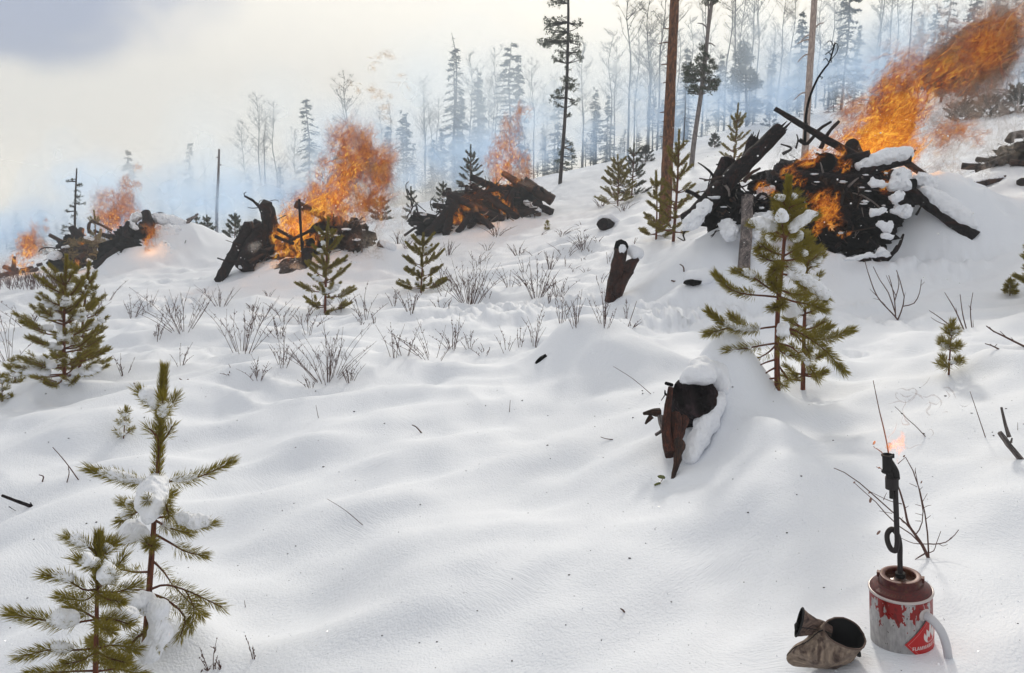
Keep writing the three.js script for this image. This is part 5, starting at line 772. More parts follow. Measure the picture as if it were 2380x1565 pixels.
tangle('brownish green slash pile burning behind, second from the left', 'green', {
  c: [200, 590, 26], rx: 78, ry: 42, rz: 1.2, seed: 405, logs: 12, lw: 0.11, sticks: 80, sw: 0.022, mats: [M.char, M.brownLog, M.brownLog, M.darkBark], stickMat: M.brownLog,
  core: [[150, 610, 25.6, 30, 26, 0.4], [200, 590, 26, 50, 26, 0.5], [170, 570, 26, 26, 22, 0.4]],
  snow: [[[118, 598, 25, 7], [130, 592, 25, 9]], [[198, 552, 25.2, 5], [215, 556, 25.2, 5]], [[228, 580, 25, 4], [246, 574, 25, 4]], [[145, 575, 25.2, 4], [158, 573, 25.2, 5]], [[205, 604, 24.8, 5], [215, 610, 24.8, 4]]],
  roots: [{ p: [r7(445, 1100, 25.4), r7(480, 1060, 25.4), r7(560, 1045, 25.4), r7(640, 1055, 25.4), r7(710, 1050, 25.4)], a: 1, b: 2 }, { p: [r7(655, 960, 25.4), r7(690, 1010, 25.4), r7(710, 1060, 25.4)], a: 1.6, b: 2 }, { p: [r7(1035, 880, 25.6), r7(1030, 780, 25.6), r7(1060, 745, 25.6), r7(1180, 790, 25.8), r7(1300, 850, 26)], a: 4, b: 3, m: M.brownLog }, { p: [r7(1090, 850, 25.8), r7(1200, 890, 25.8), r7(1330, 900, 26)], a: 3, b: 2 }, { p: [r7(1190, 900, 25.6), r7(1280, 935, 25.6), r7(1400, 960, 25.7)], a: 5, b: 4 }, { p: [r7(1250, 920, 25.6), r7(1255, 850, 25.6)], a: 1.4, b: 0.8 }, { p: [r7(1375, 930, 25.6), r7(1380, 865, 25.6)], a: 1.2, b: 0.8 }, { p: [r7(1150, 940, 25.5), r7(1165, 880, 25.5), r7(1170, 830, 25.5)], a: 4, b: 3, m: M.needleDead }, { p: [r7(850, 1130, 25.2), r7(1000, 1120, 25.2), r7(1200, 1150, 25.2)], a: 3, b: 2, m: M.needleDead }],
});
{ const o = thing('pine_slash', 'heap of yellow-green cut pine boughs on the second left pile', 'brush', W([205, 600, 25.2]), null), r = rng(88), n = new MB(); for (let k = 0; k < 190; k++) { const u = 150 + r() * 118, v = 560 + r() * 62 - Math.max(0, 40 - Math.abs(u - 205)) * 0.3; tuft(n, W([u, v, 25.1 + r() * 0.9]).sub(o.position), 0.2, 14, r, 0.06); } n.build('needle_sprays', M.needleDead, o, 'stuff'); }
log('charred_log', 'dark stub sloping up left on the second left pile', 'log', GL, r7(940, 950, 25.6), r7(830, 815, 25.6), 12, 8, M.char, { dome: 0.3 });
log('charred_log', 'small black round log end left of the second left pile', 'log', GL, r7(750, 1030, 25.4), r7(738, 975, 25.3), 5, 5, M.soot, { dome: 0.4 });
log('charred_log', 'black log under a snow cushion left of the second left pile', 'log', GL, r7(560, 1190, 25), r7(680, 1170, 25.2), 6, 6, M.soot, { snow: [[0.2, 7, 0], [0.5, 10, 0], [0.9, 10, 0]] });
// ---- far left pile
tangle('small far slash pile burning at the left edge', 'far', {
  c: [50, 640, 32], rx: 50, ry: 14, rz: 1.0, seed: 406, logs: 8, lw: 0.12, sticks: 24, sw: 0.03, mats: [M.brownLog, M.char],
  roots: [{ p: [r7(150, 1330, 31.6), r7(158, 1240, 31.6), r7(165, 1150, 31.6)], a: 6, b: 3.5, m: M.brownLog }, { p: [r7(40, 1270, 31.6), r7(90, 1290, 31.6), r7(200, 1310, 31.6)], a: 5, b: 6, m: M.brownLog }, { p: [r7(240, 1310, 31.5), r7(320, 1290, 31.5), r7(380, 1275, 31.5)], a: 4, b: 3 }, { p: [r7(430, 1255, 31.4), r7(460, 1245, 31.4), r7(485, 1238, 31.4)], a: 4, b: 3.5 }],
});
// ---- pile cut by the right edge
tangle('dark unlit slash pile at the right edge of the view', 'edge', {
  c: [2385, 385, 15.5], rx: 95, ry: 62, rz: 1.2, seed: 407, logs: 40, lw: 0.085, sticks: 170, sw: 0.02, mats: [M.char, M.char, M.brownLog],
  core: [[2385, 375, 15.7, 60, 40, 0.5]],
  roots: [{ p: [[2268, 468, 14.2], [2285, 440, 14.3], [2297, 422, 14.4]], a: 3, b: 2 }, { p: [[2345, 330, 15], [2352, 316, 15], [2380, 312, 15.2]], a: 9, b: 9, name: 'log' }],
  snow: [[[2255, 428, 14.4, 6], [2285, 422, 14.5, 6], [2330, 412, 14.6, 6]], [[2385, 430, 14.3, 9], [2400, 426, 14.3, 9]]],
});
log('charred_log', 'long low log under thin snow before the right edge pile', 'log', 'logs of the right edge pile', [2230, 438, 14.3], [2375, 404, 14.8], 7, 7, M.brownLog);
log('charred_log', 'log butt in the snow at the right edge, below the edge pile', 'log', 'logs of the right edge pile', [2372, 425, 14.0], [2400, 420, 14.1], 10, 10, M.darkBark, { dome: 0.3 });

// sooty, melted ground under the fires
function ashBed(label, u, v, ru, rv, seed) {
  const g = G(u, v), r = rng(seed), mb = new MB(), N = 44, R = 9, rx = px(ru, g.z), rz = rv, o = thing('ash_bed', label, 'ash', g.p, 'sooty melted ground under the fires');
  mb.v(0, groundY(g.p.x, g.p.z) - g.p.y + 0.012, 0, 0, 1, 0, 0, 0);
  for (let j = 1; j <= R; j++) for (let k = 0; k < N; k++) { const a = k / N * 6.2832, q = j / R * (0.8 + 0.22 * n2(Math.cos(a) * 1.2 + seed, Math.sin(a) * 1.2) + 0.07 * n2(Math.cos(a) * 4 + seed, Math.sin(a) * 4)), x = Math.cos(a) * q * rx, z = Math.sin(a) * q * rz; mb.v(x, groundY(g.p.x + x, g.p.z + z) - g.p.y + (j === R ? -0.004 : 0.012), z, 0, 1, 0, x, z); }
  for (let k = 0; k < N; k++) { mb.tri(0, 1 + (k + 1) % N, 1 + k); for (let j = 1; j < R; j++) { const A = 1 + (j - 1) * N + k, B = 1 + (j - 1) * N + (k + 1) % N; mb.tri(A, B, A + N); mb.tri(B, B + N, A + N); } }
  const m = mb.build('ash', ashM, o); m.geometry.computeVertexNormals(); return o;
}
const ashM = mat({ name: 'wet ash and soot', map: texture(256, 256, (u, v) => { const a = tile(u, v, 8, 51, 5), b = smooth(0.15, 0.45, tile(u, v, 14, 57, 4)); return [0, 1, 2].map((k) => lerp([0.16, 0.145, 0.15][k] + a * 0.14, [0.62, 0.62, 0.65][k], b * 0.8)); }), roughness: 0.95, bumpMap: barkBump, bumpScale: 0.02 });
ashBed('sooty ash at the foot of the middle fire', 686, 602, 50, 0.9, 3);
ashBed('sooty ash under the front of the centre fire', 1110, 512, 66, 1.1, 5);
// ---------------------------------------------------------------- flames and smoke: clouds of small torn sheets, each with its own tatters
const puffTex = (seed, flame) => texture(256, 256, (u, v) => {
  const x = u * 2 - 1, y0 = v * 2 - 1, y = y0 * (flame ? 0.8 : 1), wx = 0.6 * fbm2(x * 1.3 + seed, y * 1.3, 4), wy = 0.6 * fbm2(x * 1.3, y * 1.3 + seed * 2, 4);
  const f = fbm2((x + wx) * 1.3 + seed, (y + wy) * 1.3 - seed, 4), g2 = fbm2((x - wy) * 1.5 + seed * 3, (y + wx) * 1.5, 3), ridge = 1 - Math.abs(g2) * 2.4, rad = Math.hypot(x, y0);
  let a = smooth(0.92, 0.10, rad + 0.45 * f) * smooth(-0.28, 0.36, f + 0.45 * g2);
  if (flame) { const h = clamp(0.40 + 1.0 * f + 0.42 * (ridge - 0.5) + 0.30 * (0.5 - rad)); return [lerp(0.34, 1, Math.pow(h, 0.75)), lerp(0.13, 0.84, Math.pow(h, 1.3)), lerp(0.05, 0.38, Math.pow(h, 2.3)), a * smooth(0.88, 0.6, rad)]; }
  const g = clamp(0.86 + 0.2 * f); return [g, g, g, a * smooth(0.88, 0.6, rad)];
}, true, false);
const hazeTex = texture(128, 128, (u, v) => { const x = u * 2 - 1, y = v * 2 - 1, f = fbm2(x * 1.1 + 4, y * 1.1 - 7, 3), rad = Math.hypot(x, y); return [1, 1, 1, smooth(0.86, 0.0, rad + 0.25 * f) * clamp(0.75 + 0.6 * f) * smooth(0.84, 0.45, rad)]; }, true, false);
const flameTex = [puffTex(3.1, true), puffTex(8.7, true), puffTex(14.2, true)], smokeTex = [puffTex(21.3, false), puffTex(27.9, false)];
const flameMat = (t, k, o, tint) => mat({ name: 'flame', map: flameTex[t], color: rgb(0.16, 0.10, 0.07), emissive: rgb(...tint), emissiveMap: flameTex[t], emissiveIntensity: k, transparent: true, opacity: o, roughness: 1 });
const FM = {
  core: flameMat(0, 1.4, 0.95, [1, 1, 0.8]), flame: flameMat(1, 1.1, 0.80, [1, 0.90, 0.7]), wisp: flameMat(2, 0.72, 0.52, [1, 0.82, 0.64]), ember: flameMat(0, 1.0, 0.95, [1, 0.80, 0.5]),
  brown: phys({ name: 'brown smoke', map: smokeTex[0], color: rgb(0.42, 0.25, 0.16), transparent: true, opacity: 0.55, roughness: 1, transmission: 0.92, thickness: 0 }),
  ochre: phys({ name: 'sunlit ochre smoke', map: smokeTex[1], color: rgb(0.80, 0.47, 0.18), transparent: true, opacity: 0.50, roughness: 1, transmission: 0.92, thickness: 0 }),
  grey: phys({ name: 'grey smoke', map: smokeTex[1], color: rgb(0.56, 0.47, 0.37), transparent: true, opacity: 0.26, roughness: 1, transmission: 0.92, thickness: 0 }),
  dun: phys({ name: 'dun smoke', map: smokeTex[0], color: rgb(0.50, 0.40, 0.35), transparent: true, opacity: 0.42, roughness: 1, transmission: 0.92, thickness: 0 }),
  dark: phys({ name: 'dark smoke', map: smokeTex[0], color: rgb(0.13, 0.12, 0.14), transparent: true, opacity: 0.35, roughness: 1, transmission: 0.92, thickness: 0 }),
  veil: phys({ name: 'thin blue veil', map: hazeTex, color: rgb(0.74, 0.86, 0.98), transparent: true, opacity: 0.34, roughness: 1, transmission: 0.92, thickness: 0 }),
  blue: phys({ name: 'blue smoke haze', map: hazeTex, color: rgb(0.54, 0.73, 0.97), transparent: true, opacity: 0.46, roughness: 1, transmission: 0.92, thickness: 0 }),
  cream: phys({ name: 'pale smoke', map: hazeTex, color: rgb(0.98, 0.97, 0.93), transparent: true, opacity: 0.45, roughness: 1, transmission: 0.92, thickness: 0 }),
};
function puff(mb, c, s, r, stretch, dir) {
  const q = new THREE.Quaternion().setFromEuler(new THREE.Euler(r() * 6.283, r() * 6.283, r() * 6.283));
  if (dir === 'bank') { q.setFromEuler(new THREE.Euler((r() - 0.5) * 0.7, (r() - 0.5) * 1.5, r() * 6.283)); dir = null; }
  if (dir) { const yv = dir.clone().add(V3(r() - 0.5, r() - 0.5, r() - 0.5).multiplyScalar(1.5)).normalize(); q.setFromUnitVectors(V3(0, 1, 0), yv).multiply(new THREE.Quaternion().setFromAxisAngle(V3(0, 1, 0), r() * 6.283)); }
  const K = 10, b = mb.count, bend = (r() - 0.5) * 0.7, tw = (r() - 0.5) * 0.8, p = V3(0, 0, 0), n = V3(0, 0, 1).applyQuaternion(q);
  const put = (x, y) => { p.set(x * s * (dir ? 0.88 : 1), y * s * (dir ? 1.15 : 1), (bend * (x * x + y * y) + tw * x * y) * s * 0.7).applyQuaternion(q); if (!dir) p.y *= stretch; p.add(c); mb.v(p.x, p.y, p.z, n.x, n.y, n.z, x * 0.5 + 0.5, y * 0.5 + 0.5); };
  put(0, 0); for (const R of [0.45, 0.88]) for (let i = 0; i < K; i++) { const a = i / K * 6.2832; put(Math.cos(a) * R, Math.sin(a) * R); }
  for (let i = 0; i < K; i++) { const j = (i + 1) % K, A = b + 1 + i, B = b + 1 + j; mb.tri(b, A, B); mb.tri(A, A + K, B + K); mb.tri(A, B + K, B); }
}
// beads: [u, v, depth, radius, number of sheets, sheet size] in view pixels; sheets fill a ball round each bead
function cloudOf(root, part, m, beads, seed, stretch = 1.15, zs = 0.8, dir = null, dens = 1) {
  const r = rng(seed), mb = new MB();
  for (const [u, v, z, R, n0, s0] of beads) { const n = dens === 1 ? n0 : Math.max(1, Math.round(n0 * dens)), s = s0 * (dens === 1 ? 1 : 1.25); const c = W([u, v, z]).sub(root.position), rr = px(R, z); for (let k = 0; k < n; k++) { const d = V3(r() - 0.5, r() - 0.5, (r() - 0.5) * zs).normalize().multiplyScalar(Math.pow(r(), 0.45) * rr); puff(mb, c.clone().add(d), px(s * (0.6 + 0.8 * r()), z), r, stretch, dir); } }
  return mb.build(part, m, root);
}
function fire(label, at, parts, seed, lamp, lean = [0.1, 1, 0]) {
  const root = thing('flame', label, 'fire', W(at), 'open fires on the slash piles');
  parts.forEach(([kind, beads0, st], k) => { const beads = kind === 'wisp' ? beads0.map(([u, v, z, R, n, s]) => [u, v, z, R * 1.15, Math.round(n * 1.4), s * 1.25]) : beads0; cloudOf(root, kind === 'core' || kind === 'ember' ? 'flame_core' : kind === 'flame' ? 'flame_tongue' : kind === 'wisp' ? 'flame_wisp' : 'smoke', FM[kind], beads, seed + k * 17, st, 0.8, kind === 'brown' ? null : V3(...lean).normalize(), kind === 'ember' ? 1.001 : kind === 'wisp' ? 0.72 : 0.66); });
  root.children.forEach((c, k) => { if (parts[k][0] === 'ember') c.userData.kind = 'stuff'; });
  for (const [u, v, z, I, rad] of lamp) { const l = new THREE.PointLight(new THREE.Color(1, 0.42, 0.10), I * 0.34); l.name = 'fire light'; l.position.copy(W([u, v, z])); l.shadow.radius = rad; l.castShadow = true; scene.add(l); }
  return root;
}
fire('huge orange flames leaning right over the big right pile', [1985, 440, 11.2], [
  ['core', [[2000, 350, 11.7, 38, 24, 40], [2050, 335, 11.7, 46, 30, 46], [2095, 325, 11.7, 42, 26, 44], [2075, 295, 11.8, 42, 20, 44], [2020, 310, 11.8, 36, 16, 38], [2120, 345, 11.6, 30, 14, 34], [1975, 335, 11.6, 26, 12, 30], [2090, 265, 11.9, 40, 10, 44]]],
  ['flame', [[1975, 310, 11.7, 26, 8, 34], [2030, 270, 11.8, 44, 14, 46], [2095, 255, 11.9, 48, 16, 50], [2075, 225, 12, 44, 12, 48], [2140, 215, 12.1, 50, 7, 54], [2175, 175, 12.2, 44, 4, 54], [2120, 300, 11.7, 40, 12, 44], [1965, 340, 11.6, 22, 8, 30]]],
  ['wisp', [[2085, 185, 12.2, 44, 11, 50], [2200, 150, 12.3, 54, 7, 60], [2250, 120, 12.4, 60, 6, 66], [2310, 110, 12.6, 60, 5, 70], [2335, 85, 12.7, 50, 4, 64], [2190, 318, 12, 26, 10, 30], [2235, 312, 12.1, 24, 10, 28], [2275, 318, 12.2, 16, 5, 22], [1985, 275, 11.8, 32, 8, 40], [2370, 60, 12.9, 50, 5, 60]]],
  ['ember', [[1905, 480, 10.0, 26, 14, 22], [1922, 500, 9.95, 26, 14, 20], [1932, 470, 10.0, 20, 9, 18], [1940, 490, 10.0, 18, 8, 18], [1905, 525, 9.9, 14, 8, 14], [1900, 540, 9.85, 9, 5, 10], [1955, 548, 9.85, 8, 5, 9], [1975, 545, 9.85, 5, 4, 8], [1770, 438, 10.15, 14, 7, 14], [1792, 445, 10.15, 12, 6, 12], [1858, 418, 10.1, 12, 6, 14], [1838, 395, 10.2, 14, 7, 16], [1880, 370, 10.3, 18, 8, 20], [1948, 360, 10.4, 14, 7, 18], [1960, 385, 10.3, 14, 7, 16], [1875, 450, 10.0, 10, 5, 12], [2065, 430, 9.95, 14, 5, 14], [2060, 400, 10.8, 22, 6, 20], [2118, 400, 10.6, 10, 5, 14], [1930, 330, 11.3, 18, 6, 20], [1842, 430, 10.5, 10, 4, 12]]],
  ['brown', [[2200, 190, 12.6, 60, 12, 64], [2260, 150, 12.7, 64, 14, 70], [2330, 140, 12.9, 60, 12, 70], [2215, 100, 12.8, 60, 10, 70], [2310, 60, 13, 60, 12, 74], [2370, 30, 13, 50, 8, 70], [2170, 380, 12, 44, 8, 50], [1960, 240, 12.2, 50, 6, 56]]],
], 700, [[2050, 350, 11.3, 9, 18], [1915, 490, 10.35, 2.2, 8], [1960, 390, 10.9, 3, 8]], [0.75, 0.7, -0.1]);
fire('tall orange flames billowing up from the middle pile', [690, 600, 17.8], [
  ['core', [[655, 545, 17.6, 22, 22, 20], [680, 540, 17.55, 28, 32, 24], [705, 560, 17.5, 24, 24, 22], [660, 590, 17.4, 22, 18, 20], [668, 508, 17.7, 22, 18, 22], [712, 512, 17.7, 26, 18, 24], [700, 590, 17.3, 22, 12, 18], [740, 490, 17.8, 30, 18, 28], [760, 455, 17.9, 32, 14, 32], [790, 425, 18, 28, 8, 30]]],
  ['flame', [[740, 450, 18, 34, 12, 36], [785, 430, 18, 44, 18, 44], [810, 480, 18, 40, 14, 40], [775, 490, 17.9, 36, 12, 36], [835, 400, 18.1, 42, 8, 44], [800, 385, 18.1, 38, 8, 42], [860, 420, 18.1, 32, 5, 38], [690, 480, 17.9, 26, 6, 30]]],
  ['wisp', [[830, 345, 18.2, 42, 12, 46], [870, 360, 18.2, 34, 9, 40], [800, 330, 18.2, 24, 6, 34], [885, 395, 18.2, 24, 7, 32], [845, 460, 18.1, 40, 9, 44], [720, 470, 18, 30, 6, 36], [812, 308, 18.3, 14, 4, 22], [900, 375, 18.2, 16, 5, 26], [895, 430, 18.1, 20, 6, 30], [850, 318, 18.2, 14, 4, 20], [870, 470, 18, 30, 7, 36], [760, 385, 18.1, 16, 4, 24]]],
  ['ember', [[645, 575, 17.4, 12, 6, 12], [690, 600, 17.3, 16, 7, 14], [672, 618, 17.2, 16, 7, 14], [652, 620, 17.2, 12, 5, 12], [735, 560, 17.4, 12, 5, 12]]],
  ['brown', [[800, 520, 17.6, 34, 8, 36], [770, 545, 17.5, 26, 6, 30], [850, 510, 17.8, 36, 7, 40], [850, 385, 18.4, 50, 8, 46], [880, 440, 18.2, 44, 8, 44], [840, 330, 18.5, 30, 5, 36], [820, 560, 17.3, 34, 7, 34]]],
], 740, [[690, 540, 17.3, 9, 14], [780, 450, 17.7, 7, 20]], [0.35, 1, -0.1]);
fire('small orange flames flickering up from the centre pile', [1140, 500, 24], [
  ['ember', [[1058, 500, 23.7, 16, 10, 15], [1085, 480, 23.8, 18, 10, 16], [1122, 492, 23.6, 12, 6, 12], [1110, 455, 23.9, 18, 8, 18], [1145, 458, 23.9, 20, 9, 18], [1175, 480, 23.7, 18, 9, 16], [1125, 515, 23.4, 9, 4, 10], [1190, 495, 23.6, 12, 5, 12], [1035, 518, 23.6, 10, 4, 11], [1150, 420, 24, 14, 5, 16]]],
  ['flame', [[1165, 400, 24.3, 26, 9, 30], [1180, 360, 24.4, 26, 9, 30], [1170, 430, 24.2, 34, 9, 34], [1195, 325, 24.4, 22, 7, 26], [1215, 370, 24.4, 16, 5, 22]]],
  ['wisp', [[1190, 300, 24.5, 22, 9, 26], [1165, 340, 24.5, 18, 6, 24], [1205, 265, 24.6, 14, 5, 20], [1215, 400, 24.5, 24, 6, 30], [1150, 390, 24.4, 20, 5, 28], [1205, 245, 24.6, 8, 3, 14]]],
  ['brown', [[1180, 400, 24.6, 40, 8, 40], [1210, 440, 24.2, 36, 7, 38]]],
], 780, [[1110, 475, 23.2, 8, 14], [1175, 400, 24.0, 5, 14]]);
fire('pale orange flames behind the snow-covered left pile', [270, 555, 27], [
  ['flame', [[262, 520, 26.6, 20, 11, 22], [280, 535, 26.5, 16, 7, 18], [255, 540, 26.4, 20, 6, 22], [266, 498, 26.7, 14, 6, 16], [195, 545, 26, 8, 4, 10]]],
  ['wisp', [[262, 490, 26.8, 28, 8, 30], [290, 480, 26.8, 24, 6, 28], [295, 458, 26.9, 10, 4, 12], [305, 430, 27, 16, 6, 18], [318, 425, 27, 9, 4, 12], [268, 455, 26.9, 9, 3, 12], [300, 510, 26.6, 22, 5, 26], [240, 500, 26.7, 16, 4, 22], [325, 392, 27.1, 8, 3, 9]]],
], 820, [[270, 525, 26, 7, 14]]);
fire('dull red fire in the mouth of the snow-covered left pile', [345, 585, 23.3], [['ember', [[345, 568, 22.85, 11, 8, 11], [350, 550, 22.95, 9, 5, 10], [338, 580, 22.8, 8, 4, 9]]], ['wisp', [[350, 540, 22.95, 13, 6, 14], [360, 530, 23, 10, 4, 13]]]], 840, [[345, 565, 22.6, 1.2, 8]]);
fire('bright orange flames at the far left edge', [55, 635, 31.8], [
  ['core', [[52, 610, 31.4, 18, 8, 20], [60, 590, 31.5, 16, 6, 18], [48, 630, 31.3, 12, 5, 14]]],
  ['flame', [[58, 585, 31.7, 22, 9, 24], [70, 565, 31.8, 18, 7, 22], [58, 562, 31.8, 16, 5, 20]]],
  ['wisp', [[72, 548, 31.9, 16, 6, 20], [85, 570, 31.9, 12, 4, 18], [25, 622, 31.6, 12, 4, 18], [102, 530, 32, 7, 3, 10], [105, 515, 32, 5, 2, 8]]],
], 860, [[55, 595, 31, 7, 14]]);
fire('glow of embers low in the second left pile', [215, 615, 25.2], [['ember', [[180, 610, 24.9, 6, 3, 8], [178, 612, 24.9, 5, 3, 7], [188, 567, 25, 6, 3, 8]]]], 880, [[185, 606, 24.7, 0.6, 6]]);
// smoke that has left the fires
function smokeCloud(label, at, kind, beads, seed, cat = 'smoke', st = 1) { const root = thing('smoke_plume', label, cat, W(at), 'smoke drifting off the fires', 'stuff'); cloudOf(root, 'smoke', FM[kind], beads, seed, st, 0.9, ['blue', 'veil', 'cream'].includes(kind) ? 'bank' : null, ['blue', 'veil', 'cream'].includes(kind) ? 1 : kind === 'ochre' ? 0.8 : 0.6); return root; }
smokeCloud('grey-brown smoke sinking right of the middle fire', [870, 540, 17.4], 'grey', [[850, 470, 17.6, 40, 9, 44], [900, 500, 17.4, 48, 10, 52], [870, 550, 17.2, 44, 10, 44], [930, 540, 17.2, 40, 7, 48], [835, 580, 17, 30, 7, 32], [905, 440, 17.7, 36, 6, 44], [880, 580, 16.9, 30, 5, 36]], 901);
smokeCloud('ochre tatters of smoke drifting high above the middle fire', [870, 215, 22], 'ochre', [[850, 205, 22, 22, 9, 20], [880, 218, 22, 16, 8, 16], [905, 222, 22, 10, 5, 12], [820, 195, 22, 16, 5, 18], [930, 190, 22.2, 22, 4, 24], [870, 150, 22.4, 18, 5, 20], [900, 130, 22.4, 20, 5, 20], [940, 175, 22.2, 14, 4, 16], [880, 145, 22.4, 12, 3, 14], [780, 200, 22, 24, 3, 22], [900, 270, 22.2, 30, 4, 30]], 902, 'smoke', 0.6);
smokeCloud('buff smoke spreading over the snow right of the big fire', [2240, 370, 12.2], 'grey', [[2180, 370, 11.9, 44, 9, 44], [2230, 380, 12, 44, 9, 46], [2290, 355, 12.2, 44, 7, 48], [2200, 410, 11.7, 36, 6, 38], [2330, 320, 12.6, 44, 5, 50], [2260, 290, 12.8, 44, 5, 50]], 903);
smokeCloud('dun smoke drifting up to the right edge over the slope', [2290, 180, 13.4], 'dun', [[2300, 210, 13.6, 80, 12, 84], [2210, 255, 13.4, 66, 10, 74], [2360, 130, 13.8, 76, 12, 90], [2250, 120, 13.8, 70, 9, 84], [2330, 280, 13.2, 60, 8, 70], [2180, 170, 13.6, 50, 7, 66], [2310, 40, 14, 70, 9, 90]], 908);
smokeCloud('dark bluish smoke curling over the left of the right pile', [1830, 380, 10.4], 'dark', [[1820, 370, 10.35, 24, 9, 26], [1800, 395, 10.3, 24, 8, 26], [1850, 350, 10.5, 20, 6, 24], [1780, 410, 10.3, 18, 5, 22]], 904);
smokeCloud('thin white smoke around the foot of the middle fire', [680, 630, 16.8], 'cream', [[650, 625, 16.8, 20, 5, 22], [690, 632, 16.7, 18, 4, 20], [590, 570, 17, 14, 3, 18]], 905);
smokeCloud('grey smoke over the burning mouth of the snow-covered pile', [370, 540, 22.8], 'grey', [[372, 545, 22.8, 16, 6, 18], [385, 525, 22.9, 18, 5, 22], [340, 520, 23, 16, 4, 18]], 906);
smokeCloud('blue smoke lying along the edge pile', [2290, 400, 14], 'dark', [[2300, 390, 14.2, 18, 4, 22], [2285, 405, 14.1, 14, 3, 18]], 907);
{ // smoke bank between the slope and the forest
  const r = rng(55), foot = (u) => u < 900 ? lerp(575, 440, Math.max(0, u) / 900) : u < 1400 ? lerp(440, 355, (u - 900) / 500) : u < 1800 ? lerp(355, 250, (u - 1400) / 400) : lerp(250, 180, (u - 1800) / 580);
  const bank = (n, z0, z1, up0, up1, s0, s1) => { const l = []; for (let k = 0; k < n; k++) { const u = -80 + 2560 * (k + r()) / n, z = lerp(z0, z1, r()); l.push([u, foot(u) - lerp(up0, up1, r()), z, 30, 1, lerp(s0, s1, r())]); } return l; };
  smokeCloud('bluish smoke lying along the foot of the forest', [1190, 430, 50], 'blue', [...bank(50, 34, 42, -10, 60, 90, 130), ...bank(40, 36, 50, 0, 130, 140, 200)], 910, 'smoke', 0.7);
  smokeCloud('thin blue smoke veil among the trunks of the forest', [1190, 300, 52], 'veil', [...bank(42, 35, 48, 60, 270, 150, 220).map(([u, v, ...w]) => [u, u < 950 ? v + 70 : v, ...w])], 912, 'smoke', 1);
  const left = []; for (let k = 0; k < 22; k++) { const u = -80 + 1250 * (k + r()) / 22; left.push([u, 520 - r() * 130, lerp(44, 66, r()), 40, 1, 150 + 90 * r()]); }
  smokeCloud('pale smoke hanging in the trees on the left', [500, 400, 52], 'cream', left, 911, 'smoke', 0.8);
}
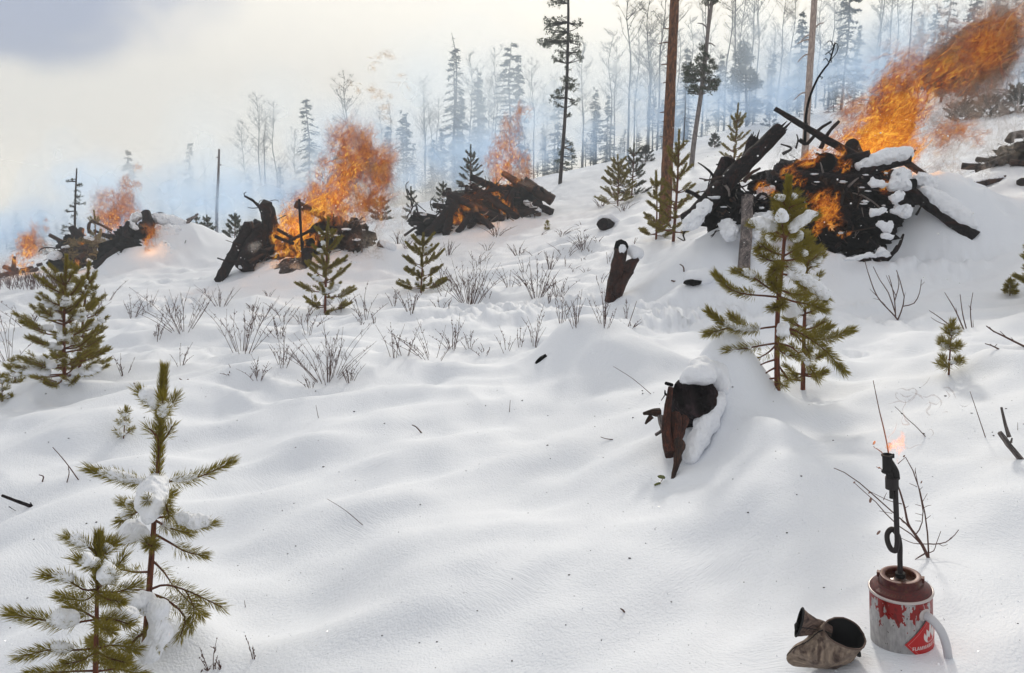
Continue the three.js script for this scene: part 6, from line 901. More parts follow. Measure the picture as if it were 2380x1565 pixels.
// ---------------------------------------------------------------- stumps
{ // black-faced stump in the foreground; enlarged crop to view
  const S = (x, y, z) => W([1235.8 + x * 0.4036, 512.6 + y * 0.4036, z]), g = G(1572, 1105), z0 = g.z + 0.42, base = g.p.clone();
  const root = thing('burnt_stump', 'hollow black stump leaning under a dome of snow, right of centre', 'stump', base), L = (x, y, d) => S(x, y, z0 + d).sub(base), u1 = 0.4036 * z0 / FOCAL;
  const tb = new MB(), a = L(840, 1420, 0.30), b = L(900, 1130, 0.22), c = L(935, 1015, 0.0);
  const lo = V3(1e9, 1e9, 1e9), hi = V3(-1e9, -1e9, -1e9); for (const p of [a, b, c]) { lo.min(p.clone().subScalar(0.3)); hi.max(p.clone().addScalar(0.3)); }
  const T = c.clone().sub(b).normalize(), face = c.clone().addScaledVector(T, 0.06), R = 132 * u1;
  const stump = (x, y, z) => {
    let d = smin(capsule(x, y, z, a, b, R * 0.55, R * 0.95), capsule(x, y, z, b, c, R * 0.95, R), 0.05);
    const ax = (x - c.x) * T.x + (y - c.y) * T.y + (z - c.z) * T.z, nn = n3(x * 9, y * 9, z * 9);
    d += 0.012 * n3(x * 14, y * 5, z * 14) + 0.006 * n3(x * 40, y * 14, z * 40);
    d = Math.max(d, ax - 0.035 - 0.03 * nn);
    const hol = Math.hypot(x - face.x - T.x * 0.05, y - face.y - T.y * 0.05, z - face.z - T.z * 0.05) - R * 0.62 - 0.012 * nn; return Math.max(d, -hol);
  };
  nets(tb, stump, lo, hi, 0.011);
  tb.build('trunk', M.char, root);
  const piece = (name, m, pts, r0, r1, o = {}) => { const k = new MB(); bar(k, curve(pts, 8), (t) => lerp(r0, r1, t), 9, { lump: 0.2, freq: 9, ...o }); return k.build(name, m, root); };
  const rust = mat({ name: 'red-brown rotten wood', map: grain(93, 1, [0.13, 0.055, 0.035], [0.42, 0.22, 0.14]), roughness: 0.95, bumpMap: barkBump, bumpScale: 0.012 });
  piece('root', rust, [L(800, 960, -0.10), L(782, 1100, -0.14), L(775, 1220, -0.22), L(800, 1350, -0.32)], 14 * u1, 34 * u1, { lump: 0.25 });
  piece('root', rust, [L(830, 1120, -0.14), L(835, 1220, -0.22), L(825, 1330, -0.30)], 30 * u1, 26 * u1, { lump: 0.25 });
  piece('root', rust, [L(880, 1140, -0.12), L(860, 1220, -0.2), L(830, 1300, -0.28)], 26 * u1, 16 * u1, { lump: 0.25 });
  piece('bark_slab', M.brownLog, [L(848, 1280, -0.27), L(840, 1370, -0.36), L(812, 1490, -0.44)], 34 * u1, 8 * u1, { lump: 0.3, sides: 7 });
  piece('bark_slab', M.greyLog, [L(742, 1130, -0.14), L(750, 1180, -0.18), L(775, 1250, -0.24)], 18 * u1, 12 * u1, { lump: 0.25 });
  piece('branch_stub', M.greyLog, [L(800, 1170, -0.14), L(760, 1205, -0.18), L(714, 1235, -0.2)], 12 * u1, 9 * u1);
  piece('branch_stub', M.brownLog, [L(735, 1110, 0.0), L(690, 1105, -0.02), L(645, 1112, -0.04)], 24 * u1, 10 * u1, { lump: 0.3 });
  piece('branch_stub', M.brownLog, [L(690, 1130, -0.02), L(670, 1150, -0.03), L(655, 1172, -0.04)], 16 * u1, 5 * u1, { lump: 0.3 });
  piece('branch_stub', M.soot, [L(810, 950, -0.02), L(785, 942, -0.04), L(772, 938, -0.05)], 10 * u1, 9 * u1);
  piece('branch_stub', M.soot, [L(790, 1010, -0.02), L(770, 1000, -0.04), L(768, 978, -0.05)], 9 * u1, 3 * u1); piece('twig', M.soot, [L(772, 1000, -0.04), L(758, 1020, -0.04), L(746, 1038, -0.04)], 3 * u1, 2 * u1);
  const s = new MB(); snowChain(s, [[L(872, 915, -0.02), 26 * u1], [L(930, 888, -0.02), 46 * u1], [L(1000, 890, 0.0), 54 * u1], [L(960, 850, 0.10), 50 * u1], [L(985, 850, 0.14), 62 * u1], [L(1060, 890, 0.18), 72 * u1], [L(1100, 960, 0.14), 60 * u1]], 0.012, 0.8, 0.12); s.build('snow_cap', M.snowCap, root);
  const s2 = new MB(); snowChain(s2, [[L(1085, 1020, 0.1), 36 * u1], [L(1050, 1060, 0.02), 56 * u1], [L(1010, 1160, -0.04), 62 * u1], [L(955, 1270, -0.16), 50 * u1], [L(915, 1370, -0.26), 40 * u1]], 0.012, 0.8, 0.14); s2.build('snow_bank', M.snowCap, root);
  const leafP = S(745, 1480, g.z - 0.02), lf = thing('leafy_twig', 'two dull green leaves on a twig at the foot of the black stump', 'plant', leafP), tw = new MB(), lm = mat({ name: 'dull green leaf', color: rgb(0.12, 0.13, 0.03), roughness: 0.6 });
  const Q = (x, y) => S(x, y, g.z - 0.03).sub(leafP); bar(tw, curve([Q(722, 1555), Q(735, 1520), Q(755, 1490)], 6), 0.0016, 4, {}); tw.build('stem', M.twig, lf);
  for (const [x, y, w, h, an] of [[748, 1478, 30, 12, -0.65], [724, 1518, 20, 10, 0.1]]) { const k = new MB(); lump(k, Q(x, y), w * u1, h * u1, 0.004, { amp: 0.1, q: new THREE.Quaternion().setFromEuler(new THREE.Euler(0.5, 0.3, an)) }); k.build('leaf', lm, lf); }
}
{ // red-brown leaning stump left of the big pile
  const S = (x, y, z) => W([1235.8 + x * 0.4036, 512.6 + y * 0.4036, z]), g = G(1437, 692), z0 = g.z, base = g.p.clone(), root = thing('rotten_log', 'red-brown log stub with black rim leaning left of the big pile', 'stump', base), u1 = 0.4036 * z0 / FOCAL, L = (x, y, d = 0) => S(x, y, z0 + d).sub(base);
  const m = M.brownLog.clone(); m.color = rgb(0.62, 0.42, 0.36); m.name = 'damp red-brown wood';
  const b = new MB(); bar(b, curve([L(470, 470, 0.1), L(480, 380, 0.08), L(498, 260, 0.02), L(514, 165, -0.02)], 12), (t) => lerp(56, 38, Math.pow(t, 0.6)) * u1, 14, { lump: 0.12, freq: 4, dome: 0.3 }); b.build('trunk', m, root);
  const c = new MB(); bar(c, curve([L(540, 300, 0.06), L(575, 250, 0.06), L(612, 222, 0.08)], 6), (t) => lerp(46, 14, t) * u1, 9, { lump: 0.2 }); bar(c, curve([L(485, 440, 0), L(530, 340, 0.02), L(570, 290, 0.06)], 6), (t) => lerp(34, 26, t) * u1, 9, { lump: 0.2 }); c.build('root', m, root);
  const e = new MB(); lump(e, L(515, 150, -0.03), 41 * u1, 38 * u1, 0.06, { amp: 0.12 }); e.build('charred_end', M.soot, root);
  const s = new MB(); lump(s, L(522, 162, -0.1), 22 * u1, 24 * u1, 0.02, { amp: 0.2 }); s.build('snow_patch', M.snowCap, root);
  const s2 = new MB(); snowChain(s2, [[L(575, 170, 0.12), 34 * u1], [L(610, 190, 0.16), 36 * u1], [L(590, 205, 0.06), 22 * u1]], 0.03, 0.6, 0.1); s2.build('snow_cap', M.snowCap, root);
}
{ const g = G(1400, 533), root = thing('log_butt', 'dark snow-capped log butt alone on the snow below the bushy pair', 'stump', g.p), z = g.z, q = new MB(), L = (u, v, d) => W([u, v, z + d]).sub(g.p);
  bar(q, curve([L(1425, 528, 0.5), L(1412, 523, 0.2), L(1400, 522, 0)], 5), (t) => px(15, z), 12, { lump: 0.15, dome: 0.4 }); q.build('wood', M.char, root); const s = new MB(); snowChain(s, [[L(1398, 508, 0.1), px(9, z)], [L(1415, 508, 0.3), px(12, z)], [L(1432, 516, 0.4), px(10, z)]], 0.04, 0.6, 0.1); s.build('snow_cap', M.snowCap, root); }
{ const g = G(1256, 842), root = thing('buried_stick', 'black stick end showing at the left foot of the rounded mound', 'stick', g.p), q = new MB(), L = (u, v) => W([u, v, g.z + 0.03]).sub(g.p); bar(q, curve([L(1249, 848), L(1257, 836), L(1270, 826)], 5), (t) => px(lerp(7, 4, t), g.z), 6, { lump: 0.3 }); q.build('wood', M.soot, root); }
{ const g = G(1612, 662), root = thing('log_butt', 'small black butt under a snow cushion left of the grey post', 'stump', g.p), q = new MB(); lump(q, V3(0, 0.03, -0.05), px(22, g.z), px(9, g.z), 0.12, { amp: 0.2 }); q.build('wood', M.soot, root); const s = new MB(); snowChain(s, [[V3(px(-4, g.z), px(14, g.z), -0.08), px(17, g.z)], [V3(px(30, g.z), px(16, g.z), -0.1), px(22, g.z)]], 0.02, 0.6, 0.08); s.build('snow_cap', M.snowCap, root); }

// ---------------------------------------------------------------- drip torch
{
  const K = 0.4446, S = (x, y) => [1785 + x * K, 869.6 + y * K], zt = 2.12, mm = K * zt / FOCAL, [u0, v0] = S(693, 1045), top = W([u0, v0, zt]);
  const Rc = 172 * mm, drop = 0.285, base = top.clone().add(V3(drop * Math.sin(0.11), -drop, 0));
  const root = thing('drip_torch', 'dented red and silver drip torch burning at its tip, stuck in the snow', 'drip torch', base);
  root.rotation.set(0.0, 0, 0.11); root.scale.set(0.87, 1, 0.87);
  const h = drop, prof = (l) => l.map(([r, y]) => new THREE.Vector2(r, y));
  const lathe = (l, seg = 56) => new THREE.LatheGeometry(prof(l), seg);
  const canTex = texture(1024, 512, (u, v) => {
    const patch = fbm2(u * 9 + 3, v * 3.2, 5) + 0.35 * fbm2(u * 40, v * 16, 3), up = smooth(0.50, 0.62, v) * 0.55 + smooth(0.86, 0.97, v) * 0.5, red = smooth(0.02, 0.06, patch - 0.27 + smooth(0.82, 0.90, v) * 0.52 - 0.5 * smooth(0.84, 0.72, v));
    const g = 0.60 + 0.10 * fbm2(u * 24, v * 10, 4) + 0.05 * fbm2(u * 130, v * 6, 2), dark = smooth(0.52, 0.62, fbm2(u * 34 + 9, v * 14, 3)) * 0.75, rust = smooth(0.2, 0.5, fbm2(u * 16 - 4, v * 7, 4)) * smooth(0.5, 0.8, v);
    const s = [g * 1.0, g * 0.985, g * 0.985], rr = [0.50 - 0.12 * rust, 0.055, 0.045]; return [0, 1, 2].map((k) => lerp(lerp(s[k], rr[k], red), [0.14, 0.10, 0.09][k], dark));
  });
  const canRough = texture(256, 256, (u, v) => { const g = 0.42 + 0.22 * tile(u, v, 9, 3, 4); return [g, g, 0.55]; }, false);
  const canM = mat({ name: 'scuffed aluminium with flaking red paint', map: canTex, roughness: 0.9, roughnessMap: canRough, metalness: 0.25, bumpMap: canRough, bumpScale: 0.0025 });
  const can = new THREE.Mesh(lathe([[0, -0.07], [Rc * 0.97, -0.07], [Rc, -0.06], [Rc, 0.05], [Rc * 1.0, h * 0.55], [Rc, h - 0.044]]), canM); can.name = 'can'; root.add(can);
  { const p = can.geometry.attributes.position; for (let i = 0; i < p.count; i++) { const x = p.getX(i), y = p.getY(i), z = p.getZ(i), r = Math.hypot(x, z); if (r > 0.02) { const f = 1 + 0.014 * n3(x * 14, y * 12, z * 14); p.setX(i, x * f); p.setZ(i, z * f); } } can.geometry.computeVertexNormals(); }
  const redTex = texture(512, 256, (u, v) => { const a = fbm2(u * 14, v * 6, 5), b = smooth(0.15, 0.5, fbm2(u * 8 + 5, v * 4, 5)), c = smooth(0.3, 0.5, fbm2(u * 50, v * 20, 3)); const base = [0.30 + 0.12 * a, 0.035 + 0.02 * a, 0.03]; const rust = [0.20, 0.10, 0.06]; return [0, 1, 2].map((k) => lerp(lerp(base[k], rust[k], b * 0.7), 0.10, c * 0.5)); });
  const redM = mat({ name: 'worn dark red paint', map: redTex, roughness: 0.42, metalness: 0.1, bumpMap: canRough, bumpScale: 0.001 });
  const brassM = mat({ name: 'rusty red collar', map: texture(512, 128, (u, v) => { const b = smooth(-0.1, 0.4, fbm2(u * 10 + 5, v * 3, 5) + smooth(0.6, 0.9, v) * 0.3), a = fbm2(u * 30, v * 8, 3); return [lerp(0.26, 0.32, b) + 0.08 * a, lerp(0.03, 0.18, b) + 0.05 * a, lerp(0.03, 0.10, b) + 0.03 * a]; }), roughness: 0.45, metalness: 0.25 });
  const rimM = mat({ name: 'bare aluminium bead', color: rgb(0.46, 0.42, 0.41), roughness: 0.4, metalness: 0.5 });
  const part = (name, geo, m, p = root) => { const o = new THREE.Mesh(geo, m); o.name = name; o.castShadow = o.receiveShadow = true; p.add(o); return o; };
  const torus = (R, r, y) => { const g = new THREE.TorusGeometry(R, r, 10, 64); g.rotateX(Math.PI / 2); g.translate(0, y, 0); return g; };
  part('rim', torus(Rc * 1.0, 0.0042, h - 0.043), rimM);
  const sh = part('shoulder', lathe([[Rc * 0.995, h - 0.041], [Rc * 0.97, h - 0.036], [Rc * 0.86, h - 0.031], [0.070, h - 0.026], [0.066, h - 0.023]]), redM);
  const Rk = 0.0605;
  part('collar', lathe([[0.066, h - 0.024], [Rk * 1.02, h - 0.022], [Rk * 1.03, h - 0.006], [Rk * 1.0, h - 0.001], [Rk * 0.97, h], [0.046, h], [0.044, h - 0.004], [0.043, h - 0.016]]), brassM);
  part('lid', lathe([[0.044, h - 0.015], [0.020, h - 0.0145], [0.012, h - 0.008], [0.0095, h - 0.006], [0.0, h - 0.006]], 40), mat({ name: 'oily brown lid', color: rgb(0.06, 0.028, 0.02), roughness: 0.25, metalness: 0.2 }));
  { const lug = new MB(); for (const a of [2.6, -0.5]) { const g = new THREE.BoxGeometry(0.012, 0.014, 0.016); g.translate(Rk * 1.03, h - 0.007, 0); g.rotateY(a); lug.add(g); } lug.build('lug', brassM, root); const bolt = new THREE.SphereGeometry(0.006, 12, 8); bolt.scale(1.2, 0.5, 1); bolt.translate(0.028, h - 0.036, Rc * 0.80); part('rivet', bolt, redM, sh); }
  { // embossed letters round the shoulder
    const c = document.createElement('canvas'); c.width = 512; c.height = 96; const x = c.getContext('2d'); x.fillStyle = 'rgb(74,16,13)'; x.fillRect(0, 0, 512, 96); x.font = 'bold 66px sans-serif'; x.textAlign = 'center'; x.fillStyle = 'rgb(150,96,80)'; x.fillText('S E C U R I T Y', 258, 72); x.fillStyle = 'rgb(34,14,14)'; x.fillText('S E C U R I T Y', 256, 69);
    const t = new THREE.CanvasTexture(c); t.colorSpace = THREE.SRGBColorSpace; const mb = new MB(), N = 24, a0 = -1.42, a1 = -0.30; for (let j = 0; j < 2; j++) for (let k = 0; k <= N; k++) { const a = lerp(a0, a1, k / N), r = j ? Rc * 0.80 : Rc * 0.955, y = (j ? h - 0.0288 : h - 0.0350); mb.v(Math.sin(a) * r, y + 0.0012, Math.cos(a) * r, Math.sin(a) * 0.3, 0.95, Math.cos(a) * 0.3, k / N, j); } for (let k = 0; k < N; k++) { mb.tri(k, k + 1, k + N + 1); mb.tri(k + 1, k + N + 2, k + N + 1); } mb.build('embossed_lettering', mat({ name: 'lettering', map: t, roughness: 0.5 }), sh); }
  { // the hazard sticker
    const c = document.createElement('canvas'); c.width = c.height = 1024; const x = c.getContext('2d'); x.fillStyle = 'rgb(176,18,20)'; x.fillRect(0, 0, 1024, 1024);
    x.strokeStyle = 'rgb(206,120,116)'; x.lineWidth = 7; x.beginPath(); x.moveTo(512, 62); x.lineTo(962, 512); x.lineTo(512, 962); x.lineTo(62, 512); x.closePath(); x.stroke();
    x.fillStyle = 'rgb(208,204,202)';
    x.beginPath(); x.moveTo(420, 505); x.bezierCurveTo(330, 440, 350, 360, 372, 318); x.bezierCurveTo(392, 362, 402, 372, 408, 388); x.bezierCurveTo(424, 330, 408, 300, 420, 262); x.bezierCurveTo(446, 292, 470, 300, 478, 330); x.bezierCurveTo(508, 262, 478, 220, 520, 152); x.bezierCurveTo(536, 214, 580, 236, 566, 306); x.bezierCurveTo(590, 286, 580, 262, 622, 240); x.bezierCurveTo(612, 282, 650, 300, 640, 352); x.bezierCurveTo(656, 340, 660, 330, 668, 318); x.bezierCurveTo(702, 396, 690, 452, 606, 505); x.closePath(); x.fill();
    x.fillStyle = 'rgb(176,18,20)'; x.beginPath(); x.moveTo(452, 500); x.bezierCurveTo(420, 450, 452, 430, 462, 402); x.bezierCurveTo(480, 430, 482, 430, 494, 440); x.bezierCurveTo(520, 410, 512, 380, 540, 350); x.bezierCurveTo(546, 400, 580, 420, 572, 446); x.bezierCurveTo(590, 440, 590, 430, 596, 424); x.bezierCurveTo(612, 460, 600, 480, 580, 500); x.closePath(); x.fill();
    x.fillStyle = 'rgb(208,204,202)'; x.fillRect(430, 516, 172, 5); x.font = 'bold 92px sans-serif'; x.textAlign = 'center'; x.save(); x.translate(512, 618); x.scale(0.86, 1); x.fillText('FLAMMABLE LIQUID', 0, 0); x.restore();

    const t = new THREE.CanvasTexture(c); t.colorSpace = THREE.SRGBColorSpace; const mb = new MB(), N = 22, ac = 0.56, ah = 0.92, yc = h - 0.166, yh = 0.082;
    for (let j = 0; j <= N; j++) for (let i = 0; i <= N; i++) { const p = i / N, q = j / N, s = p - q, w = p + q - 1, a = ac + s * ah, R = Rc + 0.0016 + 0.0016; mb.v(Math.sin(a) * R, yc + w * yh, Math.cos(a) * R, Math.sin(a), 0, Math.cos(a), 0.5 + s * 0.5, 0.5 + w * 0.5); }
    for (let j = 0; j < N; j++) for (let i = 0; i < N; i++) { const k = j * (N + 1) + i; mb.tri(k, k + 1, k + N + 1); mb.tri(k + 1, k + N + 2, k + N + 1); }
    const l = mb.build('hazard_label', mat({ name: 'red hazard sticker', map: t, roughness: 0.5 }), root); l.userData.label = 'red diamond sticker with white flame and the words FLAMMABLE LIQUID';
  }
  const q = (x, y, d) => V3((x - 693) * mm, h - (y - 1045) * mm * 1.03, d * 0.001);
  { const hb = new MB(); bar(hb, curve([q(756, 1200, 78), q(778, 1208, 104), q(808, 1250, 122), q(832, 1320, 128), q(848, 1410, 126), q(858, 1500, 118), q(858, 1600, 96)], 30), 0.0125, 14, { dome: 0.1 }); const hm = hb.build('handle', mat({ name: 'grey worn handle', color: rgb(0.50, 0.50, 0.53), roughness: 0.5, metalness: 0.2, bumpMap: canRough, bumpScale: 0.001 }), root); const w = new THREE.SphereGeometry(0.019, 20, 14); w.scale(1.3, 1.2, 0.5); w.rotateY(0.45); w.translate(q(756, 1198, 0).x, q(756, 1198, 0).y, 0.079); part('weld_plate', w, rimM, hm); }
  const iron = mat({ name: 'sooty iron', color: rgb(0.008, 0.007, 0.007), roughness: 0.85, metalness: 0, bumpMap: canRough, bumpScale: 0.001 });
  const pm = mat({ name: 'heat-stained pipe', color: rgb(0.012, 0.008, 0.009), roughness: 0.7, metalness: 0, bumpMap: canRough, bumpScale: 0.001 });
  { const b = new MB(); bar(b, curve([q(693, 1055, 0), q(692, 960, 0), q(692, 880, 0), q(686, 832, -8), q(664, 808, -17), q(640, 828, -20), q(632, 865, -14), q(642, 902, 0), q(657, 902, 10), q(665, 862, 13), q(665, 790, 12), q(665, 690, 10), q(666, 600, 6), q(667, 520, 3)], 90), 0.0080, 12, {}); b.build('spout_pipe', pm, root); }
  { const b = new MB(); bar(b, [q(693, 1058, 0), q(693, 1036, 0)], 0.015, 12, {}); b.build('pipe_nut', iron, root); }
  { const g = new THREE.CylinderGeometry(0.0195, 0.0195, 0.032, 20); g.translate(...q(648, 543, 4).toArray()); const c = part('clamp', g, pm); const b = new MB(); bar(b, [q(637, 512, 12), q(638, 618, 12)], 0.0068, 10, {}); b.build('return_tube', iron, root); }
  { const b = new MB(); bar(b, curve([q(668, 525, 3), q(664, 492, 2), q(650, 465, 0), q(634, 440, 0)], 10), 0.0145, 14, {}); bar(b, [q(634, 530, 8), q(632, 480, 6)], 0.011, 10, {}); b.build('wick_neck', iron, root); }
  { const c = q(627, 440, 0), g = lathe([[0, -0.026], [0.0165, -0.027], [0.0185, -0.024], [0.0145, -0.021], [0.0145, 0.018], [0.0175, 0.021], [0.0175, 0.024], [0.013, 0.025], [0.011, 0.012], [0, 0.010]], 28); g.translate(c.x, c.y, 0); const n = part('nozzle', g, iron); const b = new THREE.BoxGeometry(0.006, 0.012, 0.004); b.translate(c.x + 0.0165, c.y + 0.02, 0.004); part('tab', b, iron, n); }
  root.traverse((o) => { if (o.isMesh) o.castShadow = o.receiveShadow = true; });
  // its flame and the sooty wisps above it
  const fz = zt + 0.0, F = (x, y, R, n, s) => { const [u, v] = S(x, y); return [u, v, fz, R * K, n, s * K]; };
  const tf = thing('torch_flame', 'small pinkish flame blown right from the torch tip', 'flame', W([...S(640, 390), fz]));
  const pinkM = mat({ name: 'thin torch flame', map: flameTex[1], color: rgb(0.3, 0.2, 0.15), emissive: rgb(1, 0.52, 0.34), emissiveIntensity: 1.0, transparent: true, opacity: 0.40, roughness: 1 });
  cloudOf(tf, 'flame_core', flameMat(0, 1.0, 0.8, [1, 0.75, 0.6]), [F(630, 382, 16, 7, 20), F(640, 372, 10, 4, 16)], 61); cloudOf(tf, 'flame_wisp', pinkM, [F(665, 370, 26, 7, 34), F(690, 345, 24, 6, 32), F(708, 322, 12, 4, 22), F(690, 400, 22, 4, 28), F(685, 450, 12, 3, 20), F(700, 370, 14, 3, 26)], 62);
  const lp = new THREE.PointLight(new THREE.Color(1, 0.5, 0.25), 0.05); lp.name = 'torch flame light'; lp.position.copy(W([...S(655, 372), fz])); lp.castShadow = true; scene.add(lp);
  const ws = thing('smoke_wisp', 'thin brownish curls of soot drifting above the torch flame', 'smoke', W([...S(720, 300), fz]), null, 'stuff'), wm = phys({ name: 'sooty curl', color: rgb(0.30, 0.20, 0.17), roughness: 1, transparent: true, opacity: 0.26 }), wb = new MB(), rr = rng(3);
  const curl = (pts, w) => { const c = curve(pts.map(([x, y]) => { const [u, v] = S(x, y); return W([u, v, fz + 0.03 * rr()]).sub(ws.position); }), 16), b = wb.count; c.forEach((p, k) => { const T = c[Math.min(16, k + 1)].clone().sub(c[Math.max(0, k - 1)]).normalize(), s = V3(-T.y, T.x, 0.3).normalize().multiplyScalar(w * mm * Math.sin((k + 0.5) / 17 * Math.PI) * (0.6 + 0.8 * rr())); wb.v(p.x + s.x, p.y + s.y, p.z + s.z, 0, 0, 1, 0, 0); wb.v(p.x - s.x, p.y - s.y, p.z - s.z, 0, 0, 1, 1, 1); if (k) wb.i.push(b + k * 2 - 2, b + k * 2 - 1, b + k * 2, b + k * 2, b + k * 2 - 1, b + k * 2 + 1); }); };
  for (const [c, w] of [[[[628, 360], [632, 330], [660, 300], [672, 265], [668, 235]], 3], [[[700, 240], [712, 215], [720, 240], [738, 262], [705, 262], [698, 235]], 6], [[[716, 232], [706, 180], [722, 150], [710, 130]], 3], [[[612, 160], [650, 152], [690, 142], [720, 150], [750, 130], [775, 100]], 4], [[[672, 85], [700, 75], [730, 85], [760, 75], [778, 90], [760, 130], [735, 150]], 5], [[[672, 90], [670, 120], [690, 140]], 3], [[[800, 112], [830, 122], [860, 110], [890, 122], [908, 150], [895, 178]], 5], [[[840, 130], [850, 165], [830, 195], [845, 215], [862, 205]], 5], [[[820, 165], [845, 150], [880, 160], [900, 140]], 4], [[[918, 75], [940, 70], [965, 90], [985, 130]], 5], [[[930, 85], [950, 115], [940, 125]], 4], [[[1000, 160], [1035, 170], [1058, 150]], 3], [[[905, 205], [930, 198], [946, 200]], 3], [[[800, 70], [830, 45], [850, 10]], 4], [[[835, 300], [855, 290], [866, 310], [850, 330]], 3], [[[715, 385], [745, 388], [780, 372], [815, 370]], 3], [[[750, 95], [790, 110], [815, 135]], 5], [[[690, 100], [720, 120], [755, 110]], 6]]) curl(c, w);
  wb.build('curls', wm, ws, 'stuff');
}
// ---------------------------------------------------------------- leather gloves dropped in the snow
{
  const kk = 0.1111, z = G(1935, 1545).z - 0.04, S = (x, y, d = 0) => W([1821.6 + x * kk, 1391.4 + y * kk, z + d * kk * z / FOCAL]), gp = G(1935, 1540).p;
  const leather = texture(512, 512, (u, v) => { const a = tile(u, v, 9, 33, 5), b = smooth(0.05, 0.5, tile(u, v, 4, 37, 4)), c = tile(u, v, 40, 3, 3); const t = clamp(0.5 + 0.6 * a + 0.2 * c); return [lerp(0.33, 0.60, t) - 0.18 * b, lerp(0.28, 0.53, t) - 0.18 * b, lerp(0.25, 0.46, t) - 0.16 * b]; });
  const lm = mat({ name: 'worn tan leather', map: leather, roughness: 0.8, bumpMap: leather, bumpScale: 0.002 }), lm2 = mat({ name: 'worn brown leather', map: leather, color: rgb(0.55, 0.48, 0.50), roughness: 0.8, bumpMap: leather, bumpScale: 0.002 }), lin = mat({ name: 'black lining', color: rgb(0.008, 0.008, 0.009), roughness: 0.95 });
  const glove = (label, rings, m) => {
    const root = thing('leather_glove', label, 'glove', gp, 'pair of leather work gloves in the snow'), N = 40, out = [], rn = rng(5);
    const fine = []; for (let k = 0; k < rings.length - 1; k++) for (let j = 0; j < 6; j++) { const t = j / 6, A = rings[k], B = rings[k + 1]; fine.push(A.map((p, i) => p.map((q, c) => lerp(q, B[i][c], t)))); } fine.push(rings[rings.length - 1]);
    const ringPts = (R, sc) => Array.from({ length: N + 1 }, (_, i) => { const a = i / N * 6.2832, c = Math.cos(a) * sc, s = Math.sin(a) * sc, w = 1 + 0.05 * Math.sin(a * 3 + R[0][0] * 0.01) + 0.02 * n2(a * 2, R[0][0] * 0.02); return S(R[0][0] + (R[1][0] * c + R[2][0] * s) * w, R[0][1] + (R[1][1] * c + R[2][1] * s) * w, R[0][2] + (R[1][2] * c + R[2][2] * s) * w).sub(gp); });
    const skin = (list, sc, name, mt, parent) => { const mb = new MB(), P2 = list.map((R) => ringPts(R, sc)); P2.forEach((row, j) => row.forEach((p, i) => mb.v(p.x, p.y, p.z, 0, 1, 0, i / N * 2, j / list.length))); for (let j = 0; j + 1 < P2.length; j++) for (let i = 0; i < N; i++) { const k = j * (N + 1) + i; mb.tri(k, k + 1, k + N + 1); mb.tri(k + 1, k + N + 2, k + N + 1); } const e = mb.build(name, mt, parent); e.geometry.computeVertexNormals(); return e; };
    const outer = skin(fine, 1, 'cuff', m, root); skin(fine, 0.965, 'lining', lin, outer);
    const hem = new MB(); bar(hem, ringPts(rings[0], 0.985), 0.0024, 8, { caps: false }); hem.build('hem', m === lm ? lm2 : lin, outer);
    const seam = new MB(), si = Math.round(N * (m === lm ? 0.42 : 0.3)); bar(seam, fine.map((R) => { const p = ringPts(R, 1.008)[si]; return p; }), 0.0013, 6, {}); seam.build('seam', lin, outer); return root;
  };
  glove('tan leather glove with wide black opening, nearer the torch', [[[1280, 730, 0], [430, 210, 0], [-110, 260, -400]], [[1090, 960, 90], [400, 340, 0], [-190, 250, -360]], [[820, 1120, 200], [370, 300, 0], [-220, 210, -320]], [[540, 1180, 330], [280, 210, 0], [-200, 160, -250]], [[300, 1260, 420], [200, 140, 0], [-150, 120, -200]]], lm);
  const g2 = glove('brown leather glove lying behind the tan one, opening left', [[[335, 500, -60], [75, -300, 40], [50, 20, -190]], [[470, 540, 40], [60, -240, 20], [40, 10, -190]], [[640, 590, 120], [40, -170, 0], [30, 10, -180]], [[830, 620, 200], [25, -140, 0], [30, 10, -170]], [[1000, 700, 300], [20, -120, 0], [20, 10, -150]]], lm2);
  const st = new MB(); bar(st, [S(300, 520, -60).sub(gp), S(262, 560, -60).sub(gp), S(270, 650, -50).sub(gp)], 40 * kk * z / FOCAL, 6, {}); st.build('strap', lin, g2);
  const tabm = new MB(); bar(tabm, [S(1510, 1060, -120).sub(gp), S(1570, 1120, -110).sub(gp), S(1580, 1210, -100).sub(gp)], 45 * kk * z / FOCAL, 6, {}); tabm.build('strap', lin, scene.getObjectByName('leather_glove'));
}

